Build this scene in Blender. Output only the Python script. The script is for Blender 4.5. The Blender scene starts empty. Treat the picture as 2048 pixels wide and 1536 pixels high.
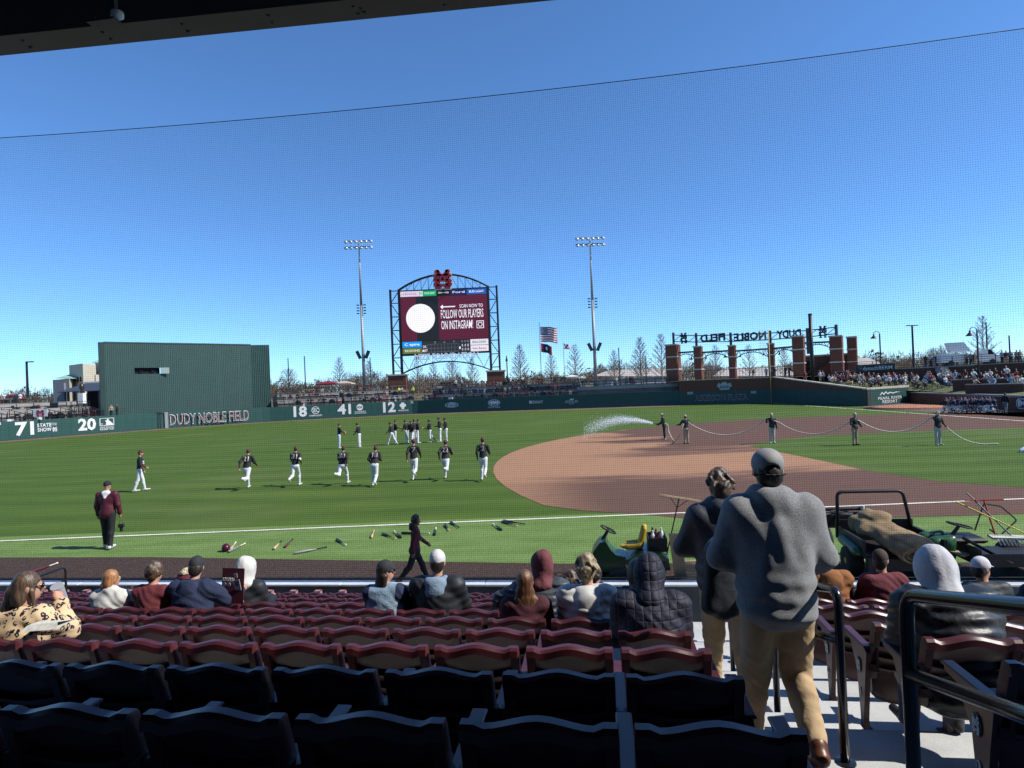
import bpy, math, random
import numpy as np
from mathutils import Vector, Matrix
PI = math.pi
scene = bpy.context.scene
COL = scene.collection
# ---------------------------------------------------------------- camera
CAM_F, CAM_ROLL, CAM_PITCH, CAM_H = 1272.6, 0.0416, -0.0056, 4.09
cam_d = bpy.data.cameras.new('camera')
cam = bpy.data.objects.new('camera', cam_d); COL.objects.link(cam)
cam_d.sensor_fit = 'HORIZONTAL'; cam_d.sensor_width = 36.0
cam_d.lens = 36.0 * CAM_F / 2048.0
cam_d.clip_start = 0.05; cam_d.clip_end = 9000
_fw = Vector((0, math.cos(CAM_PITCH), -math.sin(CAM_PITCH)))
_up = Vector((0, math.sin(CAM_PITCH), math.cos(CAM_PITCH)))
_rt = Vector((1, 0, 0))
_r2 = _rt * math.cos(CAM_ROLL) - _up * math.sin(CAM_ROLL)
_u2 = _rt * math.sin(CAM_ROLL) + _up * math.cos(CAM_ROLL)
_m = Matrix(((_r2.x, _u2.x, -_fw.x, 0), (_r2.y, _u2.y, -_fw.y, 0), (_r2.z, _u2.z, -_fw.z, CAM_H), (0, 0, 0, 1)))
cam.matrix_world = _m
scene.camera = cam
# ---------------------------------------------------------------- sky, sun, exposure
SUN_DIR = Vector((0.965, -0.20, 0.0)).normalized()          # horizontal direction towards the sun
SUN_EL = math.radians(45)
world = bpy.data.worlds.new('World'); scene.world = world; world.use_nodes = True
nt = world.node_tree
bg = nt.nodes['Background']; bg.inputs['Strength'].default_value = 0.14
sky = nt.nodes.new('ShaderNodeTexSky'); sky.sky_type = 'NISHITA'; sky.sun_disc = False
sky.sun_elevation = SUN_EL
sky.sun_rotation = math.atan2(SUN_DIR.x, SUN_DIR.y)
sky.altitude = 3000; sky.air_density = 1.0; sky.dust_density = 0.0; sky.ozone_density = 6.0
wb = nt.nodes.new('ShaderNodeMix'); wb.data_type = 'RGBA'; wb.blend_type = 'MULTIPLY'; wb.inputs[0].default_value = 1.0
wb.inputs[7].default_value = (0.78, 1.01, 1.13, 1)          # the phone's cool white balance
nt.links.new(sky.outputs[0], wb.inputs[6]); nt.links.new(wb.outputs[2], bg.inputs['Color'])
sun_d = bpy.data.lights.new('sun', 'SUN'); sun_d.energy = 5.0; sun_d.angle = math.radians(0.53); sun_d.color = (1.0, 0.955, 0.88)
sun = bpy.data.objects.new('sun', sun_d); COL.objects.link(sun)
_to = Vector((SUN_DIR.x * math.cos(SUN_EL), SUN_DIR.y * math.cos(SUN_EL), math.sin(SUN_EL)))
sun.rotation_euler = _to.to_track_quat('Z', 'Y').to_euler(); sun.location = _to * 60
vs = scene.view_settings
vs.view_transform = 'Standard'; vs.look = 'None'; vs.exposure = 0.45; vs.gamma = 1.0; vs.use_curve_mapping = False
cy = scene.cycles
cy.max_bounces = 5; cy.diffuse_bounces = 2; cy.glossy_bounces = 2; cy.transmission_bounces = 3; cy.volume_bounces = 0; cy.transparent_max_bounces = 12
cy.use_denoising = True; cy.caustics_reflective = False; cy.caustics_refractive = False
try: cy.denoiser = 'OPENIMAGEDENOISE'
except Exception: pass
cy.sample_clamp_indirect = 6
# ---------------------------------------------------------------- geometry helpers
def ray(u, v):
    x = (u - 1024) / CAM_F; y = -(v - 768) / CAM_F
    d = _r2 * x + _u2 * y + _fw
    return d
def at(u, v, d):                     # world point on the sight line of a pixel at forward distance d
    r = ray(u, v); return Vector((0, 0, CAM_H)) + r * (d / r.y)
def gr(u, v, z=0.0):                 # world point where that line meets the level z
    r = ray(u, v); return Vector((0, 0, CAM_H)) + r * ((z - CAM_H) / r.z)
def lerp(a, b, t): return a + (b - a) * t
class MB:
    """collects pieces of one mesh"""
    def __init__(s): s.v = []; s.f = []; s.m = []
    def add(s, v, f, m=0):
        o = len(s.v); s.v += [tuple(p) for p in v]; s.f += [tuple(i + o for i in q) for q in f]; s.m += [m] * len(f); return s
    def box(s, x0, x1, y0, y1, z0, z1, m=0, M=None, bev=0):
        if bev:
            b = bev; v = []
            for z, k in ((z0, b), (z0 + b, 0), (z1 - b, 0), (z1, b)):
                for (x, y) in ((x0 + k, y0 + k), (x1 - k, y0 + k), (x1 - k, y1 - k), (x0 + k, y1 - k)): v.append(Vector((x, y, z)))
            f = [(3, 2, 1, 0), (12, 13, 14, 15)]
            for r in range(3):
                for i in range(4): f.append((r * 4 + i, r * 4 + (i + 1) % 4, r * 4 + 4 + (i + 1) % 4, r * 4 + 4 + i))
        else:
            v = [Vector(p) for p in ((x0, y0, z0), (x1, y0, z0), (x1, y1, z0), (x0, y1, z0), (x0, y0, z1), (x1, y0, z1), (x1, y1, z1), (x0, y1, z1))]
            f = [(3, 2, 1, 0), (4, 5, 6, 7), (0, 1, 5, 4), (1, 2, 6, 5), (2, 3, 7, 6), (3, 0, 4, 7)]
        if M is not None: v = [M @ p for p in v]
        return s.add(v, f, m)
    def bar(s, a, b, w, h, m=0, up=(0, 0, 1)):     # square bar from a to b
        a = Vector(a); b = Vector(b); d = (b - a); L = d.length; d = d / L
        up = Vector(up)
        if abs(d.dot(up)) > .98: up = Vector((0, 1, 0))
        x = d.cross(up).normalized(); z = x.cross(d)
        v = []
        for p in (a, b):
            for i, j in ((-1, -1), (1, -1), (1, 1), (-1, 1)): v.append(p + x * (i * w / 2) + z * (j * h / 2))
        return s.add(v, [(0, 1, 2, 3), (7, 6, 5, 4), (0, 4, 5, 1), (1, 5, 6, 2), (2, 6, 7, 3), (3, 7, 4, 0)], m)
    def cyl(s, a, b, r0, r1=None, n=8, m=0, caps=True):
        r1 = r0 if r1 is None else r1
        a = Vector(a); b = Vector(b); d = (b - a).normalized()
        up = Vector((0, 0, 1)) if abs(d.z) < .95 else Vector((1, 0, 0))
        x = d.cross(up).normalized(); y = d.cross(x)
        v = []
        for p, r in ((a, r0), (b, r1)):
            for i in range(n):
                t = 2 * PI * i / n; v.append(p + x * (math.cos(t) * r) + y * (math.sin(t) * r))
        f = [(i, i + n, (i + 1) % n + n, (i + 1) % n) for i in range(n)]
        if caps: f += [tuple(range(n)), tuple(range(2 * n - 1, n - 1, -1))]
        return s.add(v, f, m)
    def tube(s, pts, r, n=8, m=0, closed=False):
        pts = [Vector(p) for p in pts]; N = len(pts); v = []; prev = None
        rs = r if isinstance(r, (list, tuple)) else [r] * N
        for i, p in enumerate(pts):
            if closed: d = pts[(i + 1) % N] - pts[i - 1]
            else: d = pts[min(i + 1, N - 1)] - pts[max(i - 1, 0)]
            d.normalize()
            if prev is None:
                up = Vector((0, 0, 1)) if abs(d.z) < .9 else Vector((1, 0, 0)); x = d.cross(up).normalized()
            else:
                x = (prev - d * prev.dot(d)).normalized()
            prev = x; y = d.cross(x)
            for k in range(n):
                t = 2 * PI * k / n; v.append(p + x * (math.cos(t) * rs[i]) + y * (math.sin(t) * rs[i]))
        f = []
        for i in range(N if closed else N - 1):
            j = (i + 1) % N
            for k in range(n): f.append((i * n + k, i * n + (k + 1) % n, j * n + (k + 1) % n, j * n + k))
        if not closed: f += [tuple(range(n - 1, -1, -1)), tuple(range((N - 1) * n, N * n))]
        return s.add(v, f, m)
    def lathe(s, prof, c=(0, 0, 0), n=12, m=0, M=None):    # prof: (r,z) pairs
        v = []; c = Vector(c)
        for r, z in prof:
            for k in range(n):
                t = 2 * PI * k / n; p = Vector((math.cos(t) * r, math.sin(t) * r, z))
                v.append((M @ p if M is not None else p) + c)
        f = []
        for i in range(len(prof) - 1):
            for k in range(n): f.append((i * n + k, i * n + (k + 1) % n, (i + 1) * n + (k + 1) % n, (i + 1) * n + k))
        f += [tuple(range(n - 1, -1, -1)), tuple(range((len(prof) - 1) * n, len(prof) * n))]
        return s.add(v, f, m)
    def prism(s, poly, dirv, m=0):       # poly: 3D points (ccw), extruded by dirv
        n = len(poly); P = [Vector(p) for p in poly]; dv = Vector(dirv)
        v = P + [p + dv for p in P]
        f = [tuple(range(n - 1, -1, -1)), tuple(range(n, 2 * n))] + [(i, (i + 1) % n, n + (i + 1) % n, n + i) for i in range(n)]
        return s.add(v, f, m)
    def build(s, name, mats, parent=None, smooth=False, loc=None):
        me = bpy.data.meshes.new(name)
        me.from_pydata(s.v, [], s.f)
        mats = mats if isinstance(mats, (list, tuple)) else [mats]
        for a in mats: me.materials.append(a)
        if len(mats) > 1: me.polygons.foreach_set('material_index', s.m)
        if smooth: me.polygons.foreach_set('use_smooth', [True] * len(s.f))
        me.update()
        return link(name, me, parent, loc)
def link(name, me, parent=None, loc=None, rot=None):
    o = bpy.data.objects.new(name, me); COL.objects.link(o)
    if parent is not None: o.parent = parent
    if loc is not None: o.location = loc
    if rot is not None: o.rotation_euler = rot
    return o
def tag(o, label, cat, group=None):
    o['label'] = label; o['category'] = cat
    if group: o['group'] = group
    return o
def struct(o): o['kind'] = 'structure'; return o
def stuff(o, label=None, cat=None):
    o['kind'] = 'stuff'
    if label: o['label'] = label
    if cat: o['category'] = cat
    return o
def thing(name, label, cat, loc=(0, 0, 0), rz=0, group=None):
    o = bpy.data.objects.new(name, None); COL.objects.link(o); o.empty_display_size = .1
    o.location = loc; o.rotation_euler = (0, 0, rz)
    return tag(o, label, cat, group)
def copy_tree(o, parent=None, loc=None, rz=None, label=None, kids=None):
    c = o.copy(); COL.objects.link(c); c.parent = parent
    if loc is not None: c.location = loc
    if rz is not None: c.rotation_euler = (0, 0, rz)
    if label: c['label'] = label
    for ch in (kids[o.name] if kids else o.children): copy_tree(ch, c)
    return c
ORD = ['zeroth', 'first', 'second', 'third', 'fourth', 'fifth', 'sixth', 'seventh', 'eighth', 'ninth', 'tenth', 'eleventh', 'twelfth', 'thirteenth', 'fourteenth', 'fifteenth',
       'sixteenth', 'seventeenth', 'eighteenth', 'nineteenth', 'twentieth'] + ['twenty-' + w for w in ('first', 'second', 'third', 'fourth', 'fifth', 'sixth', 'seventh', 'eighth', 'ninth')] + ['thirtieth'] + ['thirty-' + w for w in ('first', 'second', 'third', 'fourth', 'fifth', 'sixth', 'seventh', 'eighth', 'ninth')] + ['fortieth']
# ---------------------------------------------------------------- materials
MATS = {}
def mat(name, col, rough=.7, var=.12, scale=8, bump=0, bscale=60, metal=0, spec=.4, col2=None, detail=4, emis=None, sheen=0, coat=0):
    if name in MATS: return MATS[name]
    m = bpy.data.materials.new(name); m.use_nodes = True; t = m.node_tree; n = t.nodes; L = t.links
    b = n['Principled BSDF']
    b.inputs['Roughness'].default_value = rough; b.inputs['Metallic'].default_value = metal
    b.inputs['Specular IOR Level'].default_value = spec
    if sheen: b.inputs['Sheen Weight'].default_value = sheen
    if coat: b.inputs['Coat Weight'].default_value = coat; b.inputs['Coat Roughness'].default_value = .15
    tc = n.new('ShaderNodeTexCoord')
    if var or col2:
        nz = n.new('ShaderNodeTexNoise'); nz.inputs['Scale'].default_value = scale; nz.inputs['Detail'].default_value = detail
        L.new(tc.outputs['Object'], nz.inputs['Vector'])
        r = n.new('ShaderNodeValToRGB'); r.color_ramp.elements[0].position = .3; r.color_ramp.elements[1].position = .7
        c0 = [c * (1 - var) for c in col]; c1 = [min(1, c * (1 + var)) for c in (col2 or col)]
        r.color_ramp.elements[0].color = (*c0, 1); r.color_ramp.elements[1].color = (*c1, 1)
        L.new(nz.outputs['Fac'], r.inputs['Fac']); L.new(r.outputs[0], b.inputs['Base Color'])
    else:
        b.inputs['Base Color'].default_value = (*col, 1)
    if bump:
        nb = n.new('ShaderNodeTexNoise'); nb.inputs['Scale'].default_value = bscale; nb.inputs['Detail'].default_value = 3
        L.new(tc.outputs['Object'], nb.inputs['Vector'])
        bp = n.new('ShaderNodeBump'); bp.inputs['Strength'].default_value = bump; bp.inputs['Distance'].default_value = .02
        L.new(nb.outputs['Fac'], bp.inputs['Height']); L.new(bp.outputs[0], b.inputs['Normal'])
    if emis:
        b.inputs['Emission Color'].default_value = (*emis[:3], 1); b.inputs['Emission Strength'].default_value = emis[3]
    MATS[name] = m
    return m
def nodes_mat(name, fn, rough=.9, spec=.2):
    m = bpy.data.materials.new(name); m.use_nodes = True; t = m.node_tree
    b = t.nodes['Principled BSDF']; b.inputs['Roughness'].default_value = rough; b.inputs['Specular IOR Level'].default_value = spec
    fn(t, t.nodes, t.links, b); MATS[name] = m; return m
# ---------------------------------------------------------------- lettering
def text(name, s, size, mt, M, parent=None, width=None, bold=0.0, ext=.005, align='CENTER', sx=1.0, valign='CENTER'):
    c = bpy.data.curves.new(name, 'FONT'); c.body = s; c.size = size; c.extrude = ext; c.offset = bold * size
    c.align_x = align; c.align_y = valign; c.resolution_u = 2
    t = bpy.data.objects.new(name, c); me = bpy.data.meshes.new_from_object(t)
    bpy.data.objects.remove(t); bpy.data.curves.remove(c)
    me.name = name; me.materials.clear(); me.materials.append(mt)
    if width:
        n = len(me.vertices); co = np.empty(n * 3, np.float32); me.vertices.foreach_get('co', co); co = co.reshape(-1, 3)
        w = np.ptp(co[:, 0]); cx = (co[:, 0].max() + co[:, 0].min()) / 2
        if w > 1e-6: sx = width / w
        M = M @ Matrix.Diagonal((sx, 1, 1, 1)) @ Matrix.Translation((-cx, 0, 0))
    o = link(name, me, parent)
    o.matrix_local = M
    return o
def face_M(p, right, up=Vector((0, 0, 1))):        # matrix whose x runs along right and y along up
    r = Vector(right).normalized(); u = Vector(up); u = (u - r * u.dot(r)).normalized(); n = r.cross(u)
    return Matrix(((r.x, u.x, n.x, p[0]), (r.y, u.y, n.y, p[1]), (r.z, u.z, n.z, p[2]), (0, 0, 0, 1)))
# ---------------------------------------------------------------- stand frame: e1 runs along the seat rows, e2 towards the field
PHI = math.radians(7.73)
E1 = Vector((math.cos(PHI), -math.sin(PHI), 0)); E2 = Vector((math.sin(PHI), math.cos(PHI), 0))
def SF(s, D, z=0.0): return E1 * s + E2 * D + Vector((0, 0, z))
def unSF(p): return Vector((p.x * E1.x + p.y * E1.y, p.x * E2.x + p.y * E2.y, p.z))
STAND_RZ = -PHI
STAND_M = Matrix.Rotation(-PHI, 4, 'Z')
# ---------------------------------------------------------------- bodies: blended distance fields turned into one continuous surface
def surface_nets(f, org, h):
    s = f < 0
    nx, ny, nz = f.shape
    cnt = np.zeros((nx - 1, ny - 1, nz - 1), np.int8)
    for i in (0, 1):
        for j in (0, 1):
            for k in (0, 1): cnt += s[i:nx - 1 + i, j:ny - 1 + j, k:nz - 1 + k]
    act = (cnt > 0) & (cnt < 8)
    idx = np.full(act.shape, -1, np.int32); ci = np.argwhere(act); n = len(ci)
    idx[act] = np.arange(n)
    acc = np.zeros((n, 3)); num = np.zeros(n)
    cor = [(i, j, k) for i in (0, 1) for j in (0, 1) for k in (0, 1)]
    val = {c: f[ci[:, 0] + c[0], ci[:, 1] + c[1], ci[:, 2] + c[2]] for c in cor}
    for a in cor:
        for ax in range(3):
            if a[ax]: continue
            b = list(a); b[ax] = 1; b = tuple(b)
            fa, fb = val[a], val[b]; x = (fa < 0) != (fb < 0)
            t = np.where(x, fa / np.where(x, fa - fb, 1), 0)
            p = np.tile(np.array(a, float), (n, 1)); p[:, ax] += t
            acc += p * x[:, None]; num += x
    V = (acc / num[:, None] + ci) * h + org
    F = []
    for ax in range(3):
        o1, o2 = (ax + 1) % 3, (ax + 2) % 3
        sl0 = [slice(None)] * 3; sl1 = [slice(None)] * 3
        sl0[ax] = slice(0, -1); sl1[ax] = slice(1, None)
        a = s[tuple(sl0)]; b = s[tuple(sl1)]
        e = a != b
        q = np.argwhere(e)
        sh = f.shape
        ok = (q[:, o1] >= 1) & (q[:, o2] >= 1) & (q[:, o1] <= sh[o1] - 2) & (q[:, o2] <= sh[o2] - 2)
        q = q[ok]
        ins = a[tuple(q.T)]
        def cell(d1, d2):
            c = q.copy(); c[:, o1] += d1; c[:, o2] += d2
            return idx[c[:, 0], c[:, 1], c[:, 2]]
        qd = np.stack([cell(-1, -1), cell(0, -1), cell(0, 0), cell(-1, 0)], 1)
        qd[~ins] = qd[~ins][:, ::-1]
        F.append(qd)
    return V, np.concatenate(F)
def _noise(X, Y, Z, amp, freq, seed, stretch=(1, 1, 1)):
    rs = np.random.RandomState(seed); o = 0
    for i in range(5):
        d = rs.normal(size=3); d /= np.linalg.norm(d); fr = freq * (0.6 + .35 * i)
        o = o + np.sin(X * d[0] * fr * stretch[0] + Y * d[1] * fr * stretch[1] + Z * d[2] * fr * stretch[2] + rs.rand() * 6.28 + 1.3 * np.sin(X * d[2] * fr * .5 + Z * d[0] * fr * .6)) / (1 + .5 * i)
    return o * amp * .5
class Sdf:
    def __init__(s): s.p = []
    def cone(s, a, b, ra, rb, m=0, cut=False): s.p.append(('c', np.array(a, float), np.array(b, float), ra, rb, m, cut)); return s
    def ell(s, c, r, m=0, R=None, cut=False):
        r = np.array((r,) * 3 if np.isscalar(r) else r, float)
        s.p.append(('e', np.array(c, float), r, None if R is None else np.array(R), 0, m, cut)); return s
    def chain(s, pts, rs, m=0):
        for i in range(len(pts) - 1): s.cone(pts[i], pts[i + 1], rs[i], rs[i + 1], m)
        return s
    def bounds(s, q):
        if q[0] == 'c':
            lo = np.minimum(q[1] - q[3], q[2] - q[4]); hi = np.maximum(q[1] + q[3], q[2] + q[4])
        else:
            e = q[2] if q[3] is None else np.full(3, q[2].max()); lo = q[1] - e; hi = q[1] + e
        return lo, hi
    def arrays(s, h, k=.03, noise=None):
        bs = [s.bounds(q) for q in s.p if not q[6]]
        lo = np.min([b[0] for b in bs], 0) - 3 * h - .015; hi = np.max([b[1] for b in bs], 0) + 3 * h + .015
        n = np.ceil((hi - lo) / h).astype(int) + 1
        ax = [lo[i] + h * np.arange(n[i]) for i in range(3)]
        f = np.full(n, .25); mind = np.full(n, 9.); mid = np.zeros(n, np.int8)
        for q in s.p:
            b = s.bounds(q); pad = k + 2.5 * h
            i0 = np.maximum(((b[0] - pad - lo) / h).astype(int), 0); i1 = np.minimum(np.ceil((b[1] + pad - lo) / h).astype(int) + 1, n)
            if (i1 <= i0).any(): continue
            sl = tuple(slice(i0[i], i1[i]) for i in range(3))
            X = ax[0][sl[0]][:, None, None]; Y = ax[1][sl[1]][None, :, None]; Z = ax[2][sl[2]][None, None, :]
            if q[0] == 'c':
                a, bb, ra, rb = q[1], q[2], q[3], q[4]; ba = bb - a; L2 = max(ba @ ba, 1e-9)
                x, y, z = X - a[0], Y - a[1], Z - a[2]
                t = np.clip((x * ba[0] + y * ba[1] + z * ba[2]) / L2, 0, 1)
                d = np.sqrt((x - t * ba[0]) ** 2 + (y - t * ba[1]) ** 2 + (z - t * ba[2]) ** 2) - (ra + (rb - ra) * t)
            else:
                c, r, R = q[1], q[2], q[3]
                x, y, z = X - c[0], Y - c[1], Z - c[2]
                if R is not None:
                    x, y, z = (R[0][0] * x + R[1][0] * y + R[2][0] * z), (R[0][1] * x + R[1][1] * y + R[2][1] * z), (R[0][2] * x + R[1][2] * y + R[2][2] * z)
                k0 = np.sqrt((x / r[0]) ** 2 + (y / r[1]) ** 2 + (z / r[2]) ** 2) + 1e-9
                k1 = np.sqrt((x / r[0] ** 2) ** 2 + (y / r[1] ** 2) ** 2 + (z / r[2] ** 2) ** 2) + 1e-9
                d = k0 * (k0 - 1) / k1
            if q[6]:
                f[sl] = np.maximum(f[sl], -d); continue
            g = f[sl]; hh = np.clip(.5 + .5 * (g - d) / k, 0, 1)
            f[sl] = g + (d - g) * hh - k * hh * (1 - hh)
            up = d < mind[sl]
            mind[sl] = np.where(up, d, mind[sl]); mid[sl] = np.where(up, q[5], mid[sl])
        if noise is not None:
            X = ax[0][:, None, None]; Y = ax[1][None, :, None]; Z = ax[2][None, None, :]
            f = f + noise(X, Y, Z)
        V, F = surface_nets(f, lo, h)
        g = np.clip(np.rint((V - lo) / h).astype(int), 0, n - 1)
        vm = mid[g[:, 0], g[:, 1], g[:, 2]]
        fm = np.max(vm[F], 1)
        return V, F, fm
    def mesh(s, name, mats, h, k=.03, noise=None, parent=None, lift=False):
        V, F, fm = s.arrays(h, k, noise)
        me = bpy.data.meshes.new(name)
        me.vertices.add(len(V)); me.vertices.foreach_set('co', V.astype(np.float32).ravel())
        me.loops.add(len(F) * 4); me.loops.foreach_set('vertex_index', F.astype(np.int32).ravel())
        me.polygons.add(len(F)); me.polygons.foreach_set('loop_start', np.arange(0, len(F) * 4, 4, dtype=np.int32))
        try: me.polygons.foreach_set('loop_total', np.full(len(F), 4, np.int32))
        except Exception: pass
        me.polygons.foreach_set('material_index', fm.astype(np.int32)); me.polygons.foreach_set('use_smooth', np.ones(len(F), bool))
        for a in (mats if isinstance(mats, (list, tuple)) else [mats]): me.materials.append(a)
        me.update(calc_edges=True)
        return link(name, me, parent)
def rotx(p, c, a):                     # lean forward (towards +y) by a about the x axis through c
    x, y, z = p[0], p[1] - c[1], p[2] - c[2]
    return np.array((x, c[1] + y * math.cos(a) + z * math.sin(a), c[2] - y * math.sin(a) + z * math.cos(a)))
def skel(pose='stand', h=1.8, lean=.03, LA=(.05, .12, .15, 0), RA=(.05, .12, .15, 0), LL=(0, .05), RL=(0, .05), turn=0, nod=0, sway=0, feet=None, stance=.1, seat_h=.44, width=1.0):
    """joints in metres, figure faces +y, x to its right; arms: (swing forward, out, elbow bend, inward); legs: (hip, knee)"""
    J = {}
    hip = np.array((0, 0, .95)); J['pelvis'] = hip
    J['waist'] = hip + (0, .0, .14); J['chest'] = hip + (0, .01, .36); J['neck'] = hip + (0, .0, .55); J['head'] = hip + (0, .03, .74)
    sw = .19 * width
    for sd, A, nm in ((-1, LA, 'l'), (1, RA, 'r')):
        sh = hip + (sd * sw, -.005, .495); a, c, b, inw = A
        el = sh + .29 * np.array((sd * math.sin(c), math.sin(a) * math.cos(c), -math.cos(a) * math.cos(c)))
        fd = np.array((sd * math.sin(c) * .4 - sd * inw, math.sin(a + b), -math.cos(a + b))); fd /= np.linalg.norm(fd)
        wr = el + .25 * fd; hd = wr + .085 * fd
        for kk, pp in (('sh', sh), ('el', el), ('wr', wr), ('hd', hd)): J[nm + kk] = pp
    for kk in list(J):
        if kk != 'pelvis': J[kk] = rotx(J[kk], hip, lean) + ((sway * max(0, J[kk][2] - .95)), 0, 0)
    J['head'] = rotx(J['head'], J['neck'], nod)
    J['turn'] = turn; J['headlean'] = lean + nod
    for sd, A, nm in ((-1, LL, 'l'), (1, RL, 'r')):
        hp = hip + (sd * .09 * width, 0, -.02); a, b = A[0], A[1]
        out = (stance - .09) / .86 * sd
        kn = hp + .45 * np.array((out + (sd * A[3] if len(A) > 3 else 0), math.sin(a), -math.cos(a)))
        an = kn + .42 * np.array((out, math.sin(a - b), -math.cos(a - b)))
        ft = A[2] if len(A) > 2 else 0.0                     # foot pitch, 0 flat
        toe = an + .2 * np.array((sd * .15, math.cos(ft), -math.sin(ft) - .16)); heel = an + .055 * np.array((0, -math.cos(ft), math.sin(ft))) + np.array((0, 0, -.045))
        for kk, pp in (('hp', hp), ('kn', kn), ('an', an), ('toe', toe), ('heel', heel)): J[nm + kk] = pp
    sc = h / 1.8
    zmin = min(J['lan'][2] - .085, J['ran'][2] - .085, J['ltoe'][2] - .035, J['rtoe'][2] - .035, J['lkn'][2] - .06, J['rkn'][2] - .06)
    for kk in J:
        if kk in ('turn', 'headlean'): continue
        J[kk] = (J[kk] - (0, 0, zmin)) * sc
    J['sc'] = sc
    return J
def head_R(J):
    c, s = math.cos(J['turn']), math.sin(J['turn']); a = J['headlean']
    Rz = np.array(((c, -s, 0), (s, c, 0), (0, 0, 1)))
    Rx = np.array(((1, 0, 0), (0, math.cos(a), math.sin(a)), (0, -math.sin(a), math.cos(a))))
    return Rx @ Rz
def hp_(J, x, y, z): return J['head'] + head_R(J) @ (np.array((x, y, z)) * J['sc'])
def add_head(S, J, m=0, face=True, mh=None):
    R = head_R(J); k = J['sc']
    S.ell(hp_(J, 0, -.005, .015), (.076 * k, .093 * k, .105 * k), m, R)
    S.ell(hp_(J, 0, .03, -.06), (.056 * k, .06 * k, .06 * k), m, R)
    S.cone(J['neck'] - (0, 0, .04), hp_(J, 0, -.02, -.05), .058 * k, .054 * k, m)
    if face:
        S.cone(hp_(J, 0, .09, .01), hp_(J, 0, .112, -.025), .009 * k, .014 * k, m)
        for sd in (-1, 1): S.ell(hp_(J, sd * .078, -.012, -.005), (.012 * k, .02 * k, .032 * k), m, R)
def add_torso(S, J, m=2, i=0.0, g=1.0, hem=0.0):
    k = J['sc']
    up = J['neck'] - J['pelvis']; up = up / np.linalg.norm(up)
    ang = math.atan2(up[1], up[2])
    R = np.array(((1, 0, 0), (0, math.cos(ang), math.sin(ang)), (0, -math.sin(ang), math.cos(ang))))
    sw = np.linalg.norm(J['rsh'] - J['lsh']) / 2
    S.ell(J['chest'] + up * .01, (sw * .86 * g + i, (.118 * k) * g + i, .215 * k + i), m, R)
    S.ell(J['waist'], (.148 * k * g + i, .108 * k * g + i, .2 * k + i), m, R)
    S.ell(J['pelvis'] + up * (.03 - hem * .5), (.162 * k * g + i, .118 * k * g + i, .13 * k + i + hem * .5), m, R)
    S.cone(J['lsh'] * .82 + J['rsh'] * .18, J['rsh'] * .82 + J['lsh'] * .18, .068 * k + i * .8, .068 * k + i * .8, m)
    for sd in 'lr': S.cone(J['neck'] - (0, 0, .01), J[sd + 'sh'] * .75 + J['neck'] * .25 - (0, 0, .02), .055 * k + i * .4, .06 * k + i * .5, m)
def add_coat(S, J, m=0, i=.03, g=1.0, hem=.05):
    k = J['sc']; up = J['neck'] - J['pelvis']; L = np.linalg.norm(up); up = up / L; ang = math.atan2(up[1], up[2])
    R = np.array(((1, 0, 0), (0, math.cos(ang), math.sin(ang)), (0, -math.sin(ang), math.cos(ang)))); sw = np.linalg.norm(J['rsh'] - J['lsh']) / 2
    for t, rx, ry in ((-.04 - hem, .186 * g, .150 * g), (.12, .184 * g, .150 * g), (.3, .178 * g, .142 * g), (.48, .182 * g, .138 * g), (.64, sw * .96, .132 * g), (.78, sw * .93, .118 * g)):
        S.ell(J['pelvis'] + up * (t * L), (rx * (k if t < .6 else 1) + i, ry * k + i, .105 * k + i * .5), m, R)
    a, b = J['lsh'], J['rsh']; S.cone(a * .84 + b * .16 + up * .0, b * .84 + a * .16, .072 * k + i * .7, .072 * k + i * .7, m)
    for sd in 'lr': S.cone(J['neck'] + up * -.03, J[sd + 'sh'] * .85 + J['neck'] * .15 - up * .01, .066 * k + i * .3, .066 * k + i * .5, m)
def add_arm(S, J, sd, m_up=2, m_lo=0, i=0.0, i2=0.0, g=1.0, to=1.0):
    k = J['sc']
    S.cone(J[sd + 'sh'], J[sd + 'el'], .062 * k * g + i, .046 * k * g + i, m_up)
    e, w = J[sd + 'el'], J[sd + 'wr']
    S.cone(e, e + (w - e) * to, .045 * k * g + i2, (.045 - .014 * to) * k * g + i2, m_lo)
def add_hand(S, J, sd, m=0, fingers=True, curl=.5):
    k = J['sc']; w, h = J[sd + 'wr'], J[sd + 'hd']; d = (h - w); d = d / np.linalg.norm(d)
    side = np.array((1, 0, 0)) - d * d[0]; side /= np.linalg.norm(side); nrm = np.cross(d, side); s = -1 if sd == 'l' else 1
    S.cone(w, w + d * .05 * k, .027 * k, .034 * k, m)
    if not fingers:
        S.cone(w + d * .05 * k, w + d * .13 * k, .034 * k, .022 * k, m); return
    b = w + d * .075 * k
    for q, (o, L) in enumerate(((-.028, .06), (-.009, .07), (.01, .066), (.028, .052))):
        p0 = b + nrm * o * k; p1 = p0 + d * L * .55 * k - side * s * curl * .02 * k; p2 = p1 + d * L * .45 * k - side * s * curl * .045 * k
        S.cone(p0, p1, .0105 * k, .0095 * k, m); S.cone(p1, p2, .0095 * k, .008 * k, m)
    t0 = w + d * .03 * k - nrm * .03 * k; S.cone(t0, t0 + d * .04 * k - nrm * .02 * k - side * s * .01, .012 * k, .0095 * k, m)
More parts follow.
